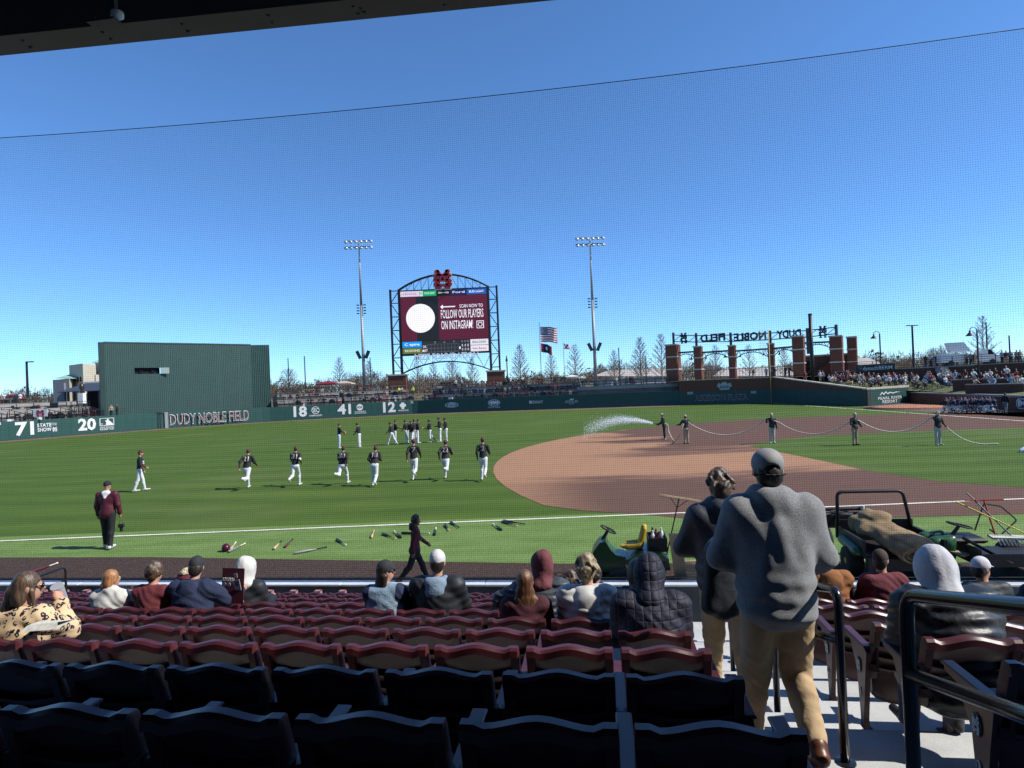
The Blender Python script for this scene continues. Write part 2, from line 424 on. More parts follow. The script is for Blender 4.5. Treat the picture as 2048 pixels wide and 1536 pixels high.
def add_leg(S, J, sd, m=3, m_sock=None, i=0.0, g=1.0):
    k = J['sc']
    S.cone(J[sd + 'hp'] + (0, -.01 * k, 0), J[sd + 'kn'], .093 * k * g + i, .06 * k * g + i, m)
    kn, an = J[sd + 'kn'], J[sd + 'an']
    if m_sock is None: S.cone(kn, an, .06 * k * g + i, .043 * k * g + i, m)
    else:
        md = kn * .55 + an * .45; S.cone(kn, md, .06 * k * g + i, .054 * k * g + i, m); S.cone(md, an, .05 * k * g, .036 * k, m_sock)
    c = kn * .72 + an * .28 - np.array((0, .02, 0)) * k; S.ell(c, (.052 * k * g + i, .055 * k * g + i, .1 * k), m)
def add_foot(S, J, sd, m=4):
    k = J['sc']
    S.cone(J[sd + 'heel'], J[sd + 'toe'], .042 * k, .034 * k, m); S.cone(J[sd + 'an'], J[sd + 'heel'] * .6 + J[sd + 'toe'] * .4, .045 * k, .04 * k, m)
def cap_sdf(J, brim_dir=0.0, i=.012, back_open=False, brim=True, m=0, mb=0):
    S = Sdf(); R = head_R(J); k = J['sc']
    S.ell(hp_(J, 0, -.006, .035), (.082 * k + i * .5, .1 * k + i * .5, .092 * k + i), m, R)
    S.ell(hp_(J, 0, .0, -.075), (.14 * k, .17 * k, .095 * k), m, R, cut=True)
    if brim:
        c, s = math.cos(brim_dir), math.sin(brim_dir)
        def bp(x, y, z): return hp_(J, x * c - y * s, x * s + y * c, z)
        for x in (-.05, -.025, 0, .025, .05):
            S.cone(bp(x, .08, .032), bp(x * .9, .155 - abs(x) * .5, .02 - abs(x) * .12), .007, .005, mb)
    return S
# ================================================================ FIELD
def sheet(name, pts, z, m):
    P = [(p[0], p[1], z) for p in pts]
    if sum(P[i - 1][0] * P[i][1] - P[i][0] * P[i - 1][1] for i in range(len(P))) < 0: P.reverse()
    mb = MB(); mb.add(P, [tuple(range(len(P)))]); return struct(mb.build(name, m))
def vm(n, op, a, b=None):
    x = n.new('ShaderNodeMath'); x.operation = op
    return x
def world_pos(t):
    g = t.nodes.new('ShaderNodeNewGeometry'); return g.outputs['Position']
def ramp(t, fac, stops, interp='LINEAR'):
    r = t.nodes.new('ShaderNodeValToRGB'); r.color_ramp.interpolation = interp
    e = r.color_ramp.elements
    while len(e) > 1: e.remove(e[-1])
    e[0].position = stops[0][0]; e[0].color = (*stops[0][1], 1)
    for p, c in stops[1:]:
        x = e.new(p); x.color = (*c, 1)
    t.links.new(fac, r.inputs['Fac']); return r.outputs['Color']
def noise_n(t, vec, scale, detail=4, rough=.55, dist=0):
    x = t.nodes.new('ShaderNodeTexNoise'); x.inputs['Scale'].default_value = scale; x.inputs['Detail'].default_value = detail; x.inputs['Roughness'].default_value = rough; x.inputs['Distortion'].default_value = dist
    t.links.new(vec, x.inputs['Vector']); return x.outputs['Fac']
def mixc(t, fac, a, b, blend='MIX'):
    x = t.nodes.new('ShaderNodeMix'); x.data_type = 'RGBA'; x.blend_type = blend
    for sock, v in ((x.inputs[0], fac), (x.inputs[6], a), (x.inputs[7], b)):
        if hasattr(v, 'is_linked') or hasattr(v, 'links'): t.links.new(v, sock)
        elif isinstance(v, (int, float)): sock.default_value = v
        else: sock.default_value = (*v, 1)
    return x.outputs[2]
def mth(t, op, a, b=0.0, c=None, clamp=False):
    x = t.nodes.new('ShaderNodeMath'); x.operation = op; x.use_clamp = clamp
    for i, v in enumerate((a, b, c)):
        if v is None: continue
        if isinstance(v, (int, float)): x.inputs[i].default_value = v
        else: t.links.new(v, x.inputs[i])
    return x.outputs[0]
def sstep(t, v, a, b):
    x = t.nodes.new('ShaderNodeMapRange'); x.interpolation_type = 'SMOOTHSTEP'
    t.links.new(v, x.inputs[0]); x.inputs[1].default_value = a; x.inputs[2].default_value = b; x.inputs[3].default_value = 0; x.inputs[4].default_value = 1
    return x.outputs[0]
def xyz(t, vec):
    x = t.nodes.new('ShaderNodeSeparateXYZ'); t.links.new(vec, x.inputs[0]); return x.outputs
def mapping(t, vec, scale=(1, 1, 1), rot=(0, 0, 0)):
    x = t.nodes.new('ShaderNodeMapping'); x.inputs['Scale'].default_value = scale; x.inputs['Rotation'].default_value = rot
    t.links.new(vec, x.inputs['Vector']); return x.outputs[0]
def bump(t, b, h, s=.5, d=.03):
    x = t.nodes.new('ShaderNodeBump'); x.inputs['Strength'].default_value = s; x.inputs['Distance'].default_value = d
    t.links.new(h, x.inputs['Height']); t.links.new(x.outputs[0], b.inputs['Normal'])
def f_grass(t, n, L, b):
    p = world_pos(t)
    st = mapping(t, p, (.16, .75, 0), (0, 0, .10))
    big = noise_n(t, st, 1.0, 3, .5, .6)
    w = t.nodes.new('ShaderNodeTexWave'); w.wave_type = 'BANDS'; w.bands_direction = 'Y'; w.inputs['Scale'].default_value = .105; w.inputs['Distortion'].default_value = 1.4; w.inputs['Detail'].default_value = 2
    L.new(mapping(t, p, (1, 1, 1), (0, 0, .14)), w.inputs['Vector'])
    fine = noise_n(t, mapping(t, p, (14, 26, 14)), 1.0, 5, .7)
    patch = noise_n(t, p, .11, 3)
    f = mth(t, 'ADD', mth(t, 'MULTIPLY', big, .42), mth(t, 'ADD', mth(t, 'MULTIPLY', w.outputs['Fac'], .10), .13))
    f = mth(t, 'ADD', f, mth(t, 'MULTIPLY', mth(t, 'SUBTRACT', fine, .5), .75))
    c = ramp(t, f, [(.10, (.024, .054, .004)), (.36, (.052, .094, .009)), (.62, (.090, .138, .020)), (.85, (.14, .19, .04))])
    c = mixc(t, mth(t, 'MULTIPLY', sstep(t, patch, .5, .72), .3), c, (.12, .145, .055))
    L.new(c, b.inputs['Base Color']); bump(t, b, fine, .3, .02)
def f_turf(t, n, L, b):
    p = world_pos(t)
    fine = noise_n(t, mapping(t, p, (26, 22, 20)), 1.0, 5, .75)
    big = noise_n(t, mapping(t, p, (.5, 1.6, 1)), 1.0, 3)
    f = mth(t, 'ADD', mth(t, 'MULTIPLY', fine, .8), mth(t, 'MULTIPLY', big, .25))
    c = ramp(t, f, [(.34, (.034, .072, .012)), (.5, (.098, .165, .036)), (.68, (.20, .28, .10))])
    L.new(c, b.inputs['Base Color']); bump(t, b, fine, .3, .015)
def f_track(t, n, L, b):
    p = world_pos(t)
    fine = noise_n(t, p, 42, 5, .8)
    c = ramp(t, fine, [(.36, (.012, .007, .006)), (.52, (.045, .028, .022)), (.66, (.16, .10, .075)), (.75, (.34, .25, .2))])
    L.new(c, b.inputs['Base Color']); bump(t, b, fine, .3, .012)
def f_dirt(t, n, L, b):
    p = world_pos(t); s = xyz(t, p)
    nz = noise_n(t, mapping(t, p, (.12, .42, 1), (0, 0, .1)), 1.0, 4, .55, .5)
    dv = mth(t, 'MULTIPLY', mth(t, 'SUBTRACT', nz, .5), 9.0)
    y = mth(t, 'ADD', s[1], dv)
    w1 = sstep(t, y, 29.0, 25.6)
    x2 = mth(t, 'ADD', s[0], mth(t, 'MULTIPLY', dv, 1.6))
    w2 = mth(t, 'MULTIPLY', sstep(t, y, 36.0, 38.5), sstep(t, x2, 6.5, 9.5))
    w3 = mth(t, 'MULTIPLY', mth(t, 'MULTIPLY', sstep(t, y, 33.6, 35.3), sstep(t, y, 38.5, 36.2)), mth(t, 'MULTIPLY', sstep(t, x2, 3, 8), .8))
    wet = mth(t, 'MAXIMUM', mth(t, 'MAXIMUM', w1, w2), w3)
    w0 = sstep(t, s[0], -0.5, 3.5)
    wet = mth(t, 'MULTIPLY', wet, mth(t, 'ADD', mth(t, 'MULTIPLY', w0, .75), .25))
    far = sstep(t, s[0], 14, 22); wet = mth(t, 'MAXIMUM', wet, far)
    fine = noise_n(t, mapping(t, p, (7, 16, 7)), 1.0, 5, .65)
    rk = noise_n(t, mapping(t, p, (.35, 3.5, 1), (0, 0, .06)), 1.0, 4, .6)
    ff = mth(t, 'ADD', mth(t, 'MULTIPLY', fine, .6), mth(t, 'MULTIPLY', rk, .5))
    dry = ramp(t, ff, [(.35, (.25, .13, .074)), (.75, (.36, .20, .115))])
    wc = ramp(t, ff, [(.3, (.082, .043, .03)), (.8, (.135, .074, .051))])
    L.new(mixc(t, wet, dry, wc), b.inputs['Base Color']); bump(t, b, fine, .35, .03)
M_grass = nodes_mat('grass', f_grass); M_turf = nodes_mat('turf', f_turf); M_track = nodes_mat('track', f_track); M_dirt = nodes_mat('infield_clay', f_dirt)
def f_land(t, n, L, b):
    p = world_pos(t); f = noise_n(t, p, .02, 5)
    L.new(ramp(t, f, [(.35, (.05, .055, .022)), (.55, (.12, .10, .05)), (.7, (.16, .13, .08))]), b.inputs['Base Color'])
M_land = nodes_mat('dry_winter_land', f_land)
M_chalk = mat('chalk', (.66, .63, .53), .9, .1, 6)
HOME = Vector((41.4, 19.63)); ARC_C = Vector((28.36, 32.67))
# the land: one sheet from the front wall of the stand to the horizon
sheet('ground', [SF(-3500, 12.9), SF(3500, 12.9), SF(3500, 6000), SF(-3500, 6000)], -.012, M_land)
# outfield wall line (base)
WALL = [Vector((-74.5, 62)), Vector((-70, 72)), Vector((-65.2, 80.8)), Vector((-60.2, 90)), Vector((-54.6, 98)), Vector((-48.8, 104)), Vector((-42, 109)), Vector((-30, 113.6)), Vector((-18, 117)), Vector((27.8, 106.2))]
RFW = [Vector((27.8, 106.2)), Vector((40.3, 98.0)), Vector((43.4, 78.0)), Vector((51.4, 82.6)), Vector((46.2, 57.8)), Vector((43.0, 43.0)), Vector((40.5, 30.0))]
fld = [SF(-75, 12.9), SF(60, 12.9)] + [Vector((60, 40)), Vector((60, 84))] + [p for p in (RFW[3], RFW[2], RFW[1])] + list(reversed(WALL)) + [Vector((-90, 40))]
sheet('outfield_grass', fld, 0, M_grass)
sheet('foul_territory_turf', [(-33, 20.6), (1.2, 20.1), (6.5, 19.9), (60, 19.9), SF(60, 14.4), SF(-1, 14.62), SF(-12, 15.4), SF(-30, 15.6)], .004, M_turf)
sheet('warning_track', [SF(-80, 12.9), SF(60, 12.9), SF(60, 14.4), SF(-1, 14.62), SF(-12, 15.4), SF(-30, 15.6), SF(-80, 15.6)], .008, M_track)
# outfield track strip
trk = [p for p in WALL]; inner = []
for i, p in enumerate(WALL):
    a = WALL[max(i - 1, 0)]; c = WALL[min(i + 1, len(WALL) - 1)]; d = (c - a).normalized(); inner.append(p + Vector((d.y, -d.x)) * 4.2)
sheet('outfield_warning_track', [*trk, *reversed(inner)], .004, mat('track_far', (.14, .095, .07), .95, .25, .8))
# infield clay
arc = []
for i in range(49):
    t = math.radians(206 - i * (206 + 10) / 48.0); arc.append(ARC_C + Vector((math.cos(t), math.sin(t))) * 29.5)
arc = [p for p in arc if p.y > 20.9]
poly = [(6.0, 18.5), (4.9, 18.9), (3.8, 19.7), (2.2, 20.6)] + [(p.x, p.y) for p in arc] + [(60, 36), (60, 17.2), (20, 17.3), (9, 17.9)]
sheet('infield_clay', poly, .012, M_dirt)
ig = [(14.0, 38.0), (14.5, 31), (14.7, 26.5), (15.4, 23.4), (17.0, 21.5), (20, 20.7), (40, 20.7), (44, 24), (44, 42.0), (33.5, 42.4), (26, 42.9), (21, 42.7), (17.5, 41.3), (15.4, 39.6)]
sheet('infield_grass', ig, .016, M_grass)
# foul lines and third base line
def strip(name, a, b, w, z, m=M_chalk):
    a = Vector(a); b = Vector(b); d = (b - a).normalized(); n = Vector((-d.y, d.x)) * w / 2
    N = max(2, int((b - a).length / 2)); pts = []
    rs = random.Random(5)
    L = [a.lerp(b, i / N) + n * (1 + rs.uniform(-.12, .12)) for i in range(N + 1)]; R = [a.lerp(b, i / N) - n * (1 + rs.uniform(-.12, .12)) for i in range(N + 1)]
    mb = MB(); v = [(p.x, p.y, z) for p in L + R]
    mb.add(v, [(i, N + 1 + i, N + 2 + i, i + 1) for i in range(N)]); return struct(mb.build(name, m))
strip('foul_line', (-80, 19.75), (60, 19.55), .13, .020)
strip('right_field_foul_line', (37.6, 38), (39.9, 98), .22, .020)
# bullpen clay and mound in front of the right field wall
sheet('bullpen_clay', [(41.0, 45), (40.6, 70), (42.3, 77.6), (51.0, 82.2), (46.0, 57.8), (43.2, 44)], .012, mat('bullpen_clay', (.12, .08, .065), .95, .25, 1.5))
mb = MB(); mb.lathe([(4.4, 0), (3.0, .16), (1.5, .27), (.6, .3), (.02, .3)], (44.3, 71.5, .012), 28); o = mb.build('bullpen_mound', mat('mound_clay', (.36, .15, .085), .95, .2, 3), smooth=True); struct(o)
# ================================================================ OUTFIELD WALL
M_pad = mat('wall_pad_green', (.013, .062, .052), .62, .10, 1.2, bump=.12, bscale=3)
M_padtop = mat('wall_pad_top', (.03, .10, .09), .5, .08, 2)
M_white = mat('white_paint', (.66, .66, .65), .6, .05, 4)
M_maroon = mat('maroon_paint', (.13, .012, .03), .5, .06, 3)
M_black = mat('black_metal', (.012, .012, .013), .45, .15, 3)
M_dark = mat('dark_recess', (.006, .006, .007), .9, .0)  # near-black: shade painted into openings, also used for lettering and glass
def seg_cum(P):
    L = [0]
    for i in range(len(P) - 1): L.append(L[-1] + (P[i + 1] - P[i]).length)
    return L
def along(P, L, s):
    for i in range(len(P) - 1):
        if s <= L[i + 1] or i == len(P) - 2:
            t = (s - L[i]) / (L[i + 1] - L[i]); return P[i].lerp(P[i + 1], t), (P[i + 1] - P[i]).normalized()
def wall_hit(P, u, v=830):
    r = ray(u, v); best = None; Lc = seg_cum(P)
    for i in range(len(P) - 1):
        a, b = P[i], P[i + 1]; d = b - a
        den = r.x * d.y - r.y * d.x
        if abs(den) < 1e-9: continue
        t = (a.x * d.y - a.y * d.x) / den; s = (r.x * a.y - r.y * a.x) / -den
        s = ((r.x * t - a.x) * d.x + (r.y * t - a.y) * d.y) / d.length_squared
        if -1e-3 <= s <= 1.001 and t > 0: best = (Lc[i] + s * d.length, a + d * s, d.normalized()); break
    return best
WL = seg_cum(WALL); WH = 2.44
gap0 = wall_hit(WALL, 314)[0]; gap1 = wall_hit(WALL, 336)[0]
ow = thing('outfield_wall', 'long padded green outfield wall with white numbers and sponsor logos', 'wall')
pm = MB(); pm.box(0, 1, 0, .14, .02, WH, bev=.018); pad_me = None
s = 0.0; step = 1.22
while s < WL[-1] - .3:
    e = min(s + step, WL[-1])
    if s < gap0 < e: e = gap0
    if gap0 <= s < gap1 - .01: s = gap1; continue
    (a, d0), (b, _) = along(WALL, WL, s), along(WALL, WL, e)
    d = (b - a)
    if pad_me is None:
        o = pm.build('wall_pad', M_pad, ow); pad_me = o.data
    else: o = link('wall_pad', pad_me, ow)
    o.location = (a.x, a.y, 0); o.rotation_euler = (0, 0, math.atan2(d.y, d.x)); o.scale = (d.length - .012, 1, 1)
    s = e
mb = MB()
for i in range(len(WALL) - 1):
    a, b = WALL[i], WALL[i + 1]; d = (b - a).normalized(); n = Vector((-d.y, d.x))
    if i == 3: continue
    mb.box(0, (b - a).length, .145, .30, -.01, WH - .05, M=Matrix.Translation((a.x, a.y, 0)) @ Matrix.Rotation(math.atan2(d.y, d.x), 4, 'Z'))
a, b = WALL[3], along(WALL, WL, gap0)[0]; d = b - a
mb.box(0, d.length, .145, .3, -.01, WH - .05, M=Matrix.Translation((a.x, a.y, 0)) @ Matrix.Rotation(math.atan2(d.y, d.x), 4, 'Z'))
mb.build('wall_backing', mat('wall_backing', (.02, .06, .055), .8), ow)
# the gate opening in it
ga, gb = along(WALL, WL, gap0)[0], along(WALL, WL, gap1)[0]; gd = (gb - ga); rz = math.atan2(gd.y, gd.x)
gt = thing('wall_gate', 'dark open gateway with steel frame in the green outfield wall', 'gate', (ga.x, ga.y, 0), rz)
mb = MB(); w = gd.length
mb.box(.0, .1, .0, .14, .02, 2.6); mb.box(w - .5, w - .02, -.05, .1, .02, 2.5, 1); mb.build('gate_post', [M_black, mat('gate_grey', (.22, .25, .25), .6)], gt)
mb = MB(); mb.box(.1, w - .5, 1.3, 1.35, .02, 2.5); mb.build('interior_shade', M_dark, gt)  # near-black panel painting the shade inside the gateway
mb = MB(); mb.box(.45, .5, .1, .15, .02, 2.45); mb.box(.1, w - .5, .1, .15, 2.3, 2.36); mb.build('gate_frame', M_black, gt)
def on_wall(P, u0, u1, z, off=.012, v=830):
    s0, p0, _ = wall_hit(P, u0, v); s1, p1, _ = wall_hit(P, u1, v)
    c = (p0 + p1) / 2; r = (p1 - p0).normalized(); n = Vector((r.y, -r.x))
    c = c + n * off
    return face_M((c.x, c.y, z), (r.x, r.y, 0)), (p1 - p0).length
def wtext(parent, P, s, u0, u1, v0, v1, m=None, bold=.02, nm='lettering', fit=True, off=.02):
    Mx, w = on_wall(P, u0, u1, 0, off, (v0 + v1) / 2)
    p = Vector((Mx[0][3], Mx[1][3])); d = p.y
    zt = at((u0 + u1) / 2, v0, d).z; zb = at((u0 + u1) / 2, v1, d).z
    Mx[2][3] = (zt + zb) / 2
    return text(nm, s, (zt - zb) / .70, m or M_white, Mx, parent, width=w if fit else None, bold=bold)
def disc(parent, P, u0, u1, v0, v1, m, nm='emblem', off=.015, ring=False, n=24):
    Mx, w = on_wall(P, u0, u1, 0, off, (v0 + v1) / 2); d = Mx[1][3]
    zt = at((u0 + u1) / 2, v0, d).z; zb = at((u0 + u1) / 2, v1, d).z; h = zt - zb
    mb = MB(); R = [(math.cos(2 * PI * i / n), math.sin(2 * PI * i / n)) for i in range(n)]
    if ring:
        v = [(x * w / 2, y * h / 2, 0) for x, y in R] + [(x * w / 2 * .88, y * h / 2 * .86, 0) for x, y in R]
        mb.add(v, [(i, (i + 1) % n, n + (i + 1) % n, n + i) for i in range(n)])
    else: mb.prism([(x * w / 2, y * h / 2, 0) for x, y in R], (0, 0, .006))
    o = mb.build(nm, m, parent); Mx[2][3] = (zt + zb) / 2; o.matrix_local = Mx; return o, w, h
def shape(parent, P, u0, u1, v0, v1, polys, m, nm='emblem', off=.02):
    """polygons in the unit square laid on the wall"""
    Mx, w = on_wall(P, u0, u1, 0, off, (v0 + v1) / 2); d = Mx[1][3]
    zt = at((u0 + u1) / 2, v0, d).z; zb = at((u0 + u1) / 2, v1, d).z; h = zt - zb
    mb = MB()
    for pl in polys: mb.prism([((x - .5) * w, (y - .5) * h, 0) for x, y in pl], (0, 0, .006))
    o = mb.build(nm, m, parent); Mx[2][3] = (zt + zb) / 2; o.matrix_local = Mx; return o
def MS_polys():                        # interlocked M and S mark, unit square
    q = lambda x0, x1, y0, y1: [(x0, y0), (x1, y0), (x1, y1), (x0, y1)]
    M_ = [q(.15, .30, .09, .91), q(.70, .85, .09, .91), q(.05, .38, 0, .10), q(.62, .95, 0, .10), q(.05, .30, .90, 1), q(.70, .95, .90, 1), [(.15, 1), (.32, 1), (.585, .48), (.415, .48)], [(.85, 1), (.415, .48), (.585, .48), (.68, 1)][::1]]
    M_[-1] = [(.68, 1), (.415, .48), (.585, .48), (.85, 1)]
    S_ = [q(.0, 1, .70, .80), q(.0, .12, .50, .70), q(.0, 1, .42, .52), q(.88, 1, .24, .42), q(.0, 1, .16, .26), q(.88, 1, .62, .70), q(.0, .12, .26, .34)]
    return M_ + S_
Wt = lambda *a, **k: wtext(ow, WALL, *a, **k)
Wt('71', 30, 68, 846, 871, bold=.035, nm='wall_number'); Wt('STATE', 74, 103, 847, 854, nm='wall_lettering'); Wt('TO THE', 104, 113, 846, 851, bold=.005, nm='wall_lettering'); Wt('SHOW', 75, 103, 856, 863, nm='wall_lettering')
shape(ow, WALL, 105, 114, 854, 863, MS_polys(), M_white)
Wt('20', 156, 192, 839, 861, bold=.035, nm='wall_number')
shape(ow, WALL, 199, 228, 836, 851, [[(0, 0), (1, 0), (1, .06), (0, .06)], [(0, .94), (1, .94), (1, 1), (0, 1)], [(0, .06), (.05, .06), (.05, .94), (0, .94)], [(.95, .06), (1, .06), (1, .94), (.95, .94)], [(.42, .06), (.45, .45), (.38, .62), (.5, .75), (.55, .9), (.64, .86), (.62, .72), (.9, .25), (.93, .06)], [(.12, .2), (.2, .2), (.2, .3), (.12, .3)]], M_white)
Wt('FIRST ROUND', 200, 228, 853, 856, bold=.01, nm='wall_lettering'); Wt('MLB DRAFT PICKS', 200, 228, 856.5, 860, bold=.01, nm='wall_lettering')
o = Wt('DUDY NOBLE FIELD', 339, 499, 826, 846, bold=.016, nm='wall_lettering', off=.016); Wt('DUDY NOBLE FIELD', 339, 499, 826.4, 845.6, m=M_maroon, bold=-.008, nm='wall_lettering', off=.03)
Wt('-5', -8, 2, 845, 850, nm='wall_number')
Wt('18', 587, 614, 814, 834, bold=.035, nm='wall_number'); disc(ow, WALL, 623, 639, 813, 828, M_white, ring=True); Wt('SEC', 625, 637, 817, 825, nm='wall_lettering'); Wt('CHAMPIONSHIPS', 618, 644, 829.5, 833, bold=.01, nm='wall_lettering')
Wt('41', 675, 702, 810, 829, bold=.035, nm='wall_number'); disc(ow, WALL, 713, 726, 808, 821, M_white); Wt('NCAA', 714.5, 724.5, 812.5, 816.5, m=M_pad, nm='wall_lettering', off=.03); Wt('TOURNAMENT', 709, 732, 822, 824, bold=.01, nm='wall_lettering'); Wt('APPEARANCES', 709, 732, 824.5, 827.5, bold=.01, nm='wall_lettering')
Wt('12', 766, 791, 806, 825, bold=.035, nm='wall_number')
shape(ow, WALL, 799, 812, 805, 818, [[(.3, 0), (.7, 0), (.75, .3), (1, .45), (.95, .75), (.75, .8), (.72, 1), (.28, 1), (.25, .8), (.05, .75), (0, .45), (.25, .3)]], M_white); Wt('APPEARANCES', 796, 817, 819.5, 822.5, bold=.01, nm='wall_lettering')
Wt('380', 821, 831, 802.5, 807, m=mat('grey_paint', (.45, .48, .48), .6), nm='wall_number')
disc(ow, WALL, 890, 917, 804.5, 815.5, mat('oval_grey', (.5, .54, .56), .5)); disc(ow, WALL, 891.5, 915.5, 805.3, 814.7, M_pad, off=.026, ring=True); Wt('Ford', 894, 913, 807, 813, m=M_pad, bold=.01, nm='wall_lettering', off=.03)
M_gw = mat('grey_white_paint', (.55, .58, .58), .6)
disc(ow, WALL, 976, 1000, 799, 812, M_gw, ring=True)
shape(ow, WALL, 977, 999, 800, 811, [[(.05, .45), (.15, .7), (.3, .82), (.7, .82), (.88, .7), (.97, .62), (.95, .45), (.85, .4), (.82, .12), (.74, .12), (.72, .35), (.6, .3), (.58, .12), (.5, .12), (.48, .33), (.36, .33), (.33, .12), (.24, .12), (.22, .38), (.1, .38)]], M_gw)
Wt('COUNTRY PLEASIN', 976, 1000, 813, 816, m=M_gw, bold=.01, nm='wall_lettering')
shape(ow, WALL, 1058.5, 1063, 801.5, 807, [[(0, 0), (1, 0), (1, 1), (0, 1)]], M_gw); Wt('RENASANT', 1063.5, 1086, 801.5, 807, m=M_gw, bold=.008, nm='wall_lettering')
Wt('CRYSTAL SKY', 1130, 1157, 801, 806, m=M_gw, bold=.004, nm='wall_lettering'); shape(ow, WALL, 1139, 1148, 796.5, 800.5, [[(0, .3), (.15, .9), (.3, .4), (.5, 1), (.7, .4), (.85, .9), (1, .3), (.5, 0)]], M_gw); Wt('RESORT', 1138, 1149, 807, 808.5, m=M_gw, bold=0, nm='wall_lettering')
# ================================================================ RIGHT FIELD CORNER WALLS
def f_brick(t, n, L, b, c1=(.145, .05, .03), c2=(.10, .034, .022), mo=(.13, .10, .085)):
    br = n.new('ShaderNodeTexBrick'); tc = n.new('ShaderNodeTexCoord')
    s = xyz(t, tc.outputs['Object']); cx = n.new('ShaderNodeCombineXYZ'); L.new(mth(t, 'ADD', s[0], s[1]), cx.inputs[0]); L.new(s[2], cx.inputs[1])
    L.new(cx.outputs[0], br.inputs['Vector']); br.inputs['Scale'].default_value = 4.6; br.inputs['Mortar Size'].default_value = .014
    br.inputs['Color1'].default_value = (*c1, 1); br.inputs['Color2'].default_value = (*c2, 1); br.inputs['Mortar'].default_value = (*mo, 1)
    nz = noise_n(t, tc.outputs['Object'], .8, 4)
    L.new(mixc(t, mth(t, 'MULTIPLY', nz, .5), br.outputs['Color'], (.17, .07, .045)), b.inputs['Base Color'])
M_brick = nodes_mat('red_brick', f_brick, .85, .2)
M_stone = mat('pale_cap_stone', (.40, .36, .30), .8, .12, 2)
M_conc = mat('concrete', (.36, .35, .33), .85, .12, 1.5, bump=.1, bscale=20)
rw = thing('right_field_corner_wall', 'tall brick wall with dark green padding and pale cap in the right field corner', 'wall')
def wall_seg(name, a, b, z0, z1a, z1b, th, m, parent, off=0.0):
    d = (b - a).normalized(); n = Vector((-d.y, d.x)); a = a + n * off; b = b + n * off
    mb = MB(); P = [(a.x, a.y), (b.x, b.y), (b.x + n.x * th, b.y + n.y * th), (a.x + n.x * th, a.y + n.y * th)]
    v = [(x, y, z0) for x, y in P] + [(P[0][0], P[0][1], z1a), (P[1][0], P[1][1], z1b), (P[2][0], P[2][1], z1b), (P[3][0], P[3][1], z1a)]
    mb.add(v, [(3, 2, 1, 0), (4, 5, 6, 7), (0, 1, 5, 4), (1, 2, 6, 5), (2, 3, 7, 6), (3, 0, 4, 7)]); return mb.build(name, m, parent)
M_pad2 = mat('wall_pad_dark', (.014, .06, .055), .6, .1, 1.2)
wall_seg('brick_wall', RFW[0], RFW[1], 0, 4.0, 3.95, .5, M_brick, rw, .03); wall_seg('cap', RFW[0], RFW[1], 4.0, 4.14, 4.09, .7, M_stone, rw, -.06)
N = 10
for i in range(N):
    a = RFW[0].lerp(RFW[1], i / N); b = RFW[0].lerp(RFW[1], (i + .99) / N); wall_seg('wall_pad', a, b, .02, 2.15, 2.15, .12, M_pad2, rw, -.1)
wall_seg('brick_wall', RFW[1], RFW[2], 0, 3.9, 2.0, .5, M_brick, rw, .03); cs = MB(); d_ = (RFW[2] - RFW[1]).normalized(); n_ = Vector((-d_.y, d_.x)); A_, B_ = RFW[1] - n_ * .06, RFW[2] - n_ * .06
V_ = [(A_.x, A_.y, 3.91), (B_.x, B_.y, 2.01), (B_.x + n_.x * .7, B_.y + n_.y * .7, 2.01), (A_.x + n_.x * .7, A_.y + n_.y * .7, 3.91)]
cs.add(V_ + [(x, y, z + .16) for x, y, z in V_], [(3, 2, 1, 0), (4, 5, 6, 7), (0, 1, 5, 4), (1, 2, 6, 5), (2, 3, 7, 6), (3, 0, 4, 7)]); cs.build('cap', M_stone, rw)
N = 12
for i in range(N):
    a = RFW[1].lerp(RFW[2], i / N); b = RFW[1].lerp(RFW[2], (i + .99) / N); h0 = lerp(2.15, 1.9, i / N); wall_seg('wall_pad', a, b, .02, h0, h0 - .02, .12, M_pad2, rw, -.1)
pw = thing('sponsor_wall', 'sunlit green wall panel lettered PEARL RIVER RESORT beside the bullpen', 'wall')
wall_seg('backing', RFW[2], RFW[3], 0, 2.0, 2.25, .4, M_brick, pw, .03); wall_seg('cap', RFW[2], RFW[3], 2.0, 2.2, 2.3, .6, M_stone, pw, -.08)
N = 5
for i in range(N):
    a = RFW[2].lerp(RFW[3], i / N); b = RFW[2].lerp(RFW[3], (i + .995) / N); wall_seg('wall_pad', a, b, .02, 1.95, 1.95, .12, M_pad, pw, -.1)
PW = [RFW[2], RFW[3]]
for s_, u0, u1, v0, v1 in (('PEARL RIVER', 1754, 1802, 793, 798.5), ('RESORT', 1763, 1793, 800, 806)): wtext(pw, PW, s_, u0, u1, v0, v1, bold=.008, nm='lettering', off=.13)
shape(pw, PW, 1757, 1799, 782, 790, [[(0, .1), (.12, .9), (.2, .45), (.3, 1), (.38, .5), (.5, .8), (.62, .55), (.8, .75), (1, .6), (.8, .55), (.62, .3), (.5, .55), (.38, .2), (.3, .7), (.2, .1), (.12, .55), (.04, .1)]], M_white, off=.13)
bw = thing('bullpen_wall', 'low dark brick wall with grey cap along the right field bullpen', 'wall')
for i in (3, 4, 5):
    wall_seg('brick_wall', RFW[i], RFW[i + 1], 0, 1.2 + .1 * (i - 3), 1.3 + .1 * (i - 3), .4, M_brick, bw, .0); wall_seg('cap', RFW[i], RFW[i + 1], 1.25 + .1 * (i - 3), 1.36 + .1 * (i - 3), 1.46 + .1 * (i - 3), .6, mat('grey_cap', (.22, .22, .22), .7), bw, -.06)
BW = [RFW[3], RFW[4], RFW[5]]
shape(bw, BW, 2034, 2062, 797, 818, [[(0, .25), (.15, 0), (.85, 0), (1, .25), (1, .75), (.85, 1), (.15, 1), (0, .75)]], M_white, nm='badge', off=.05)
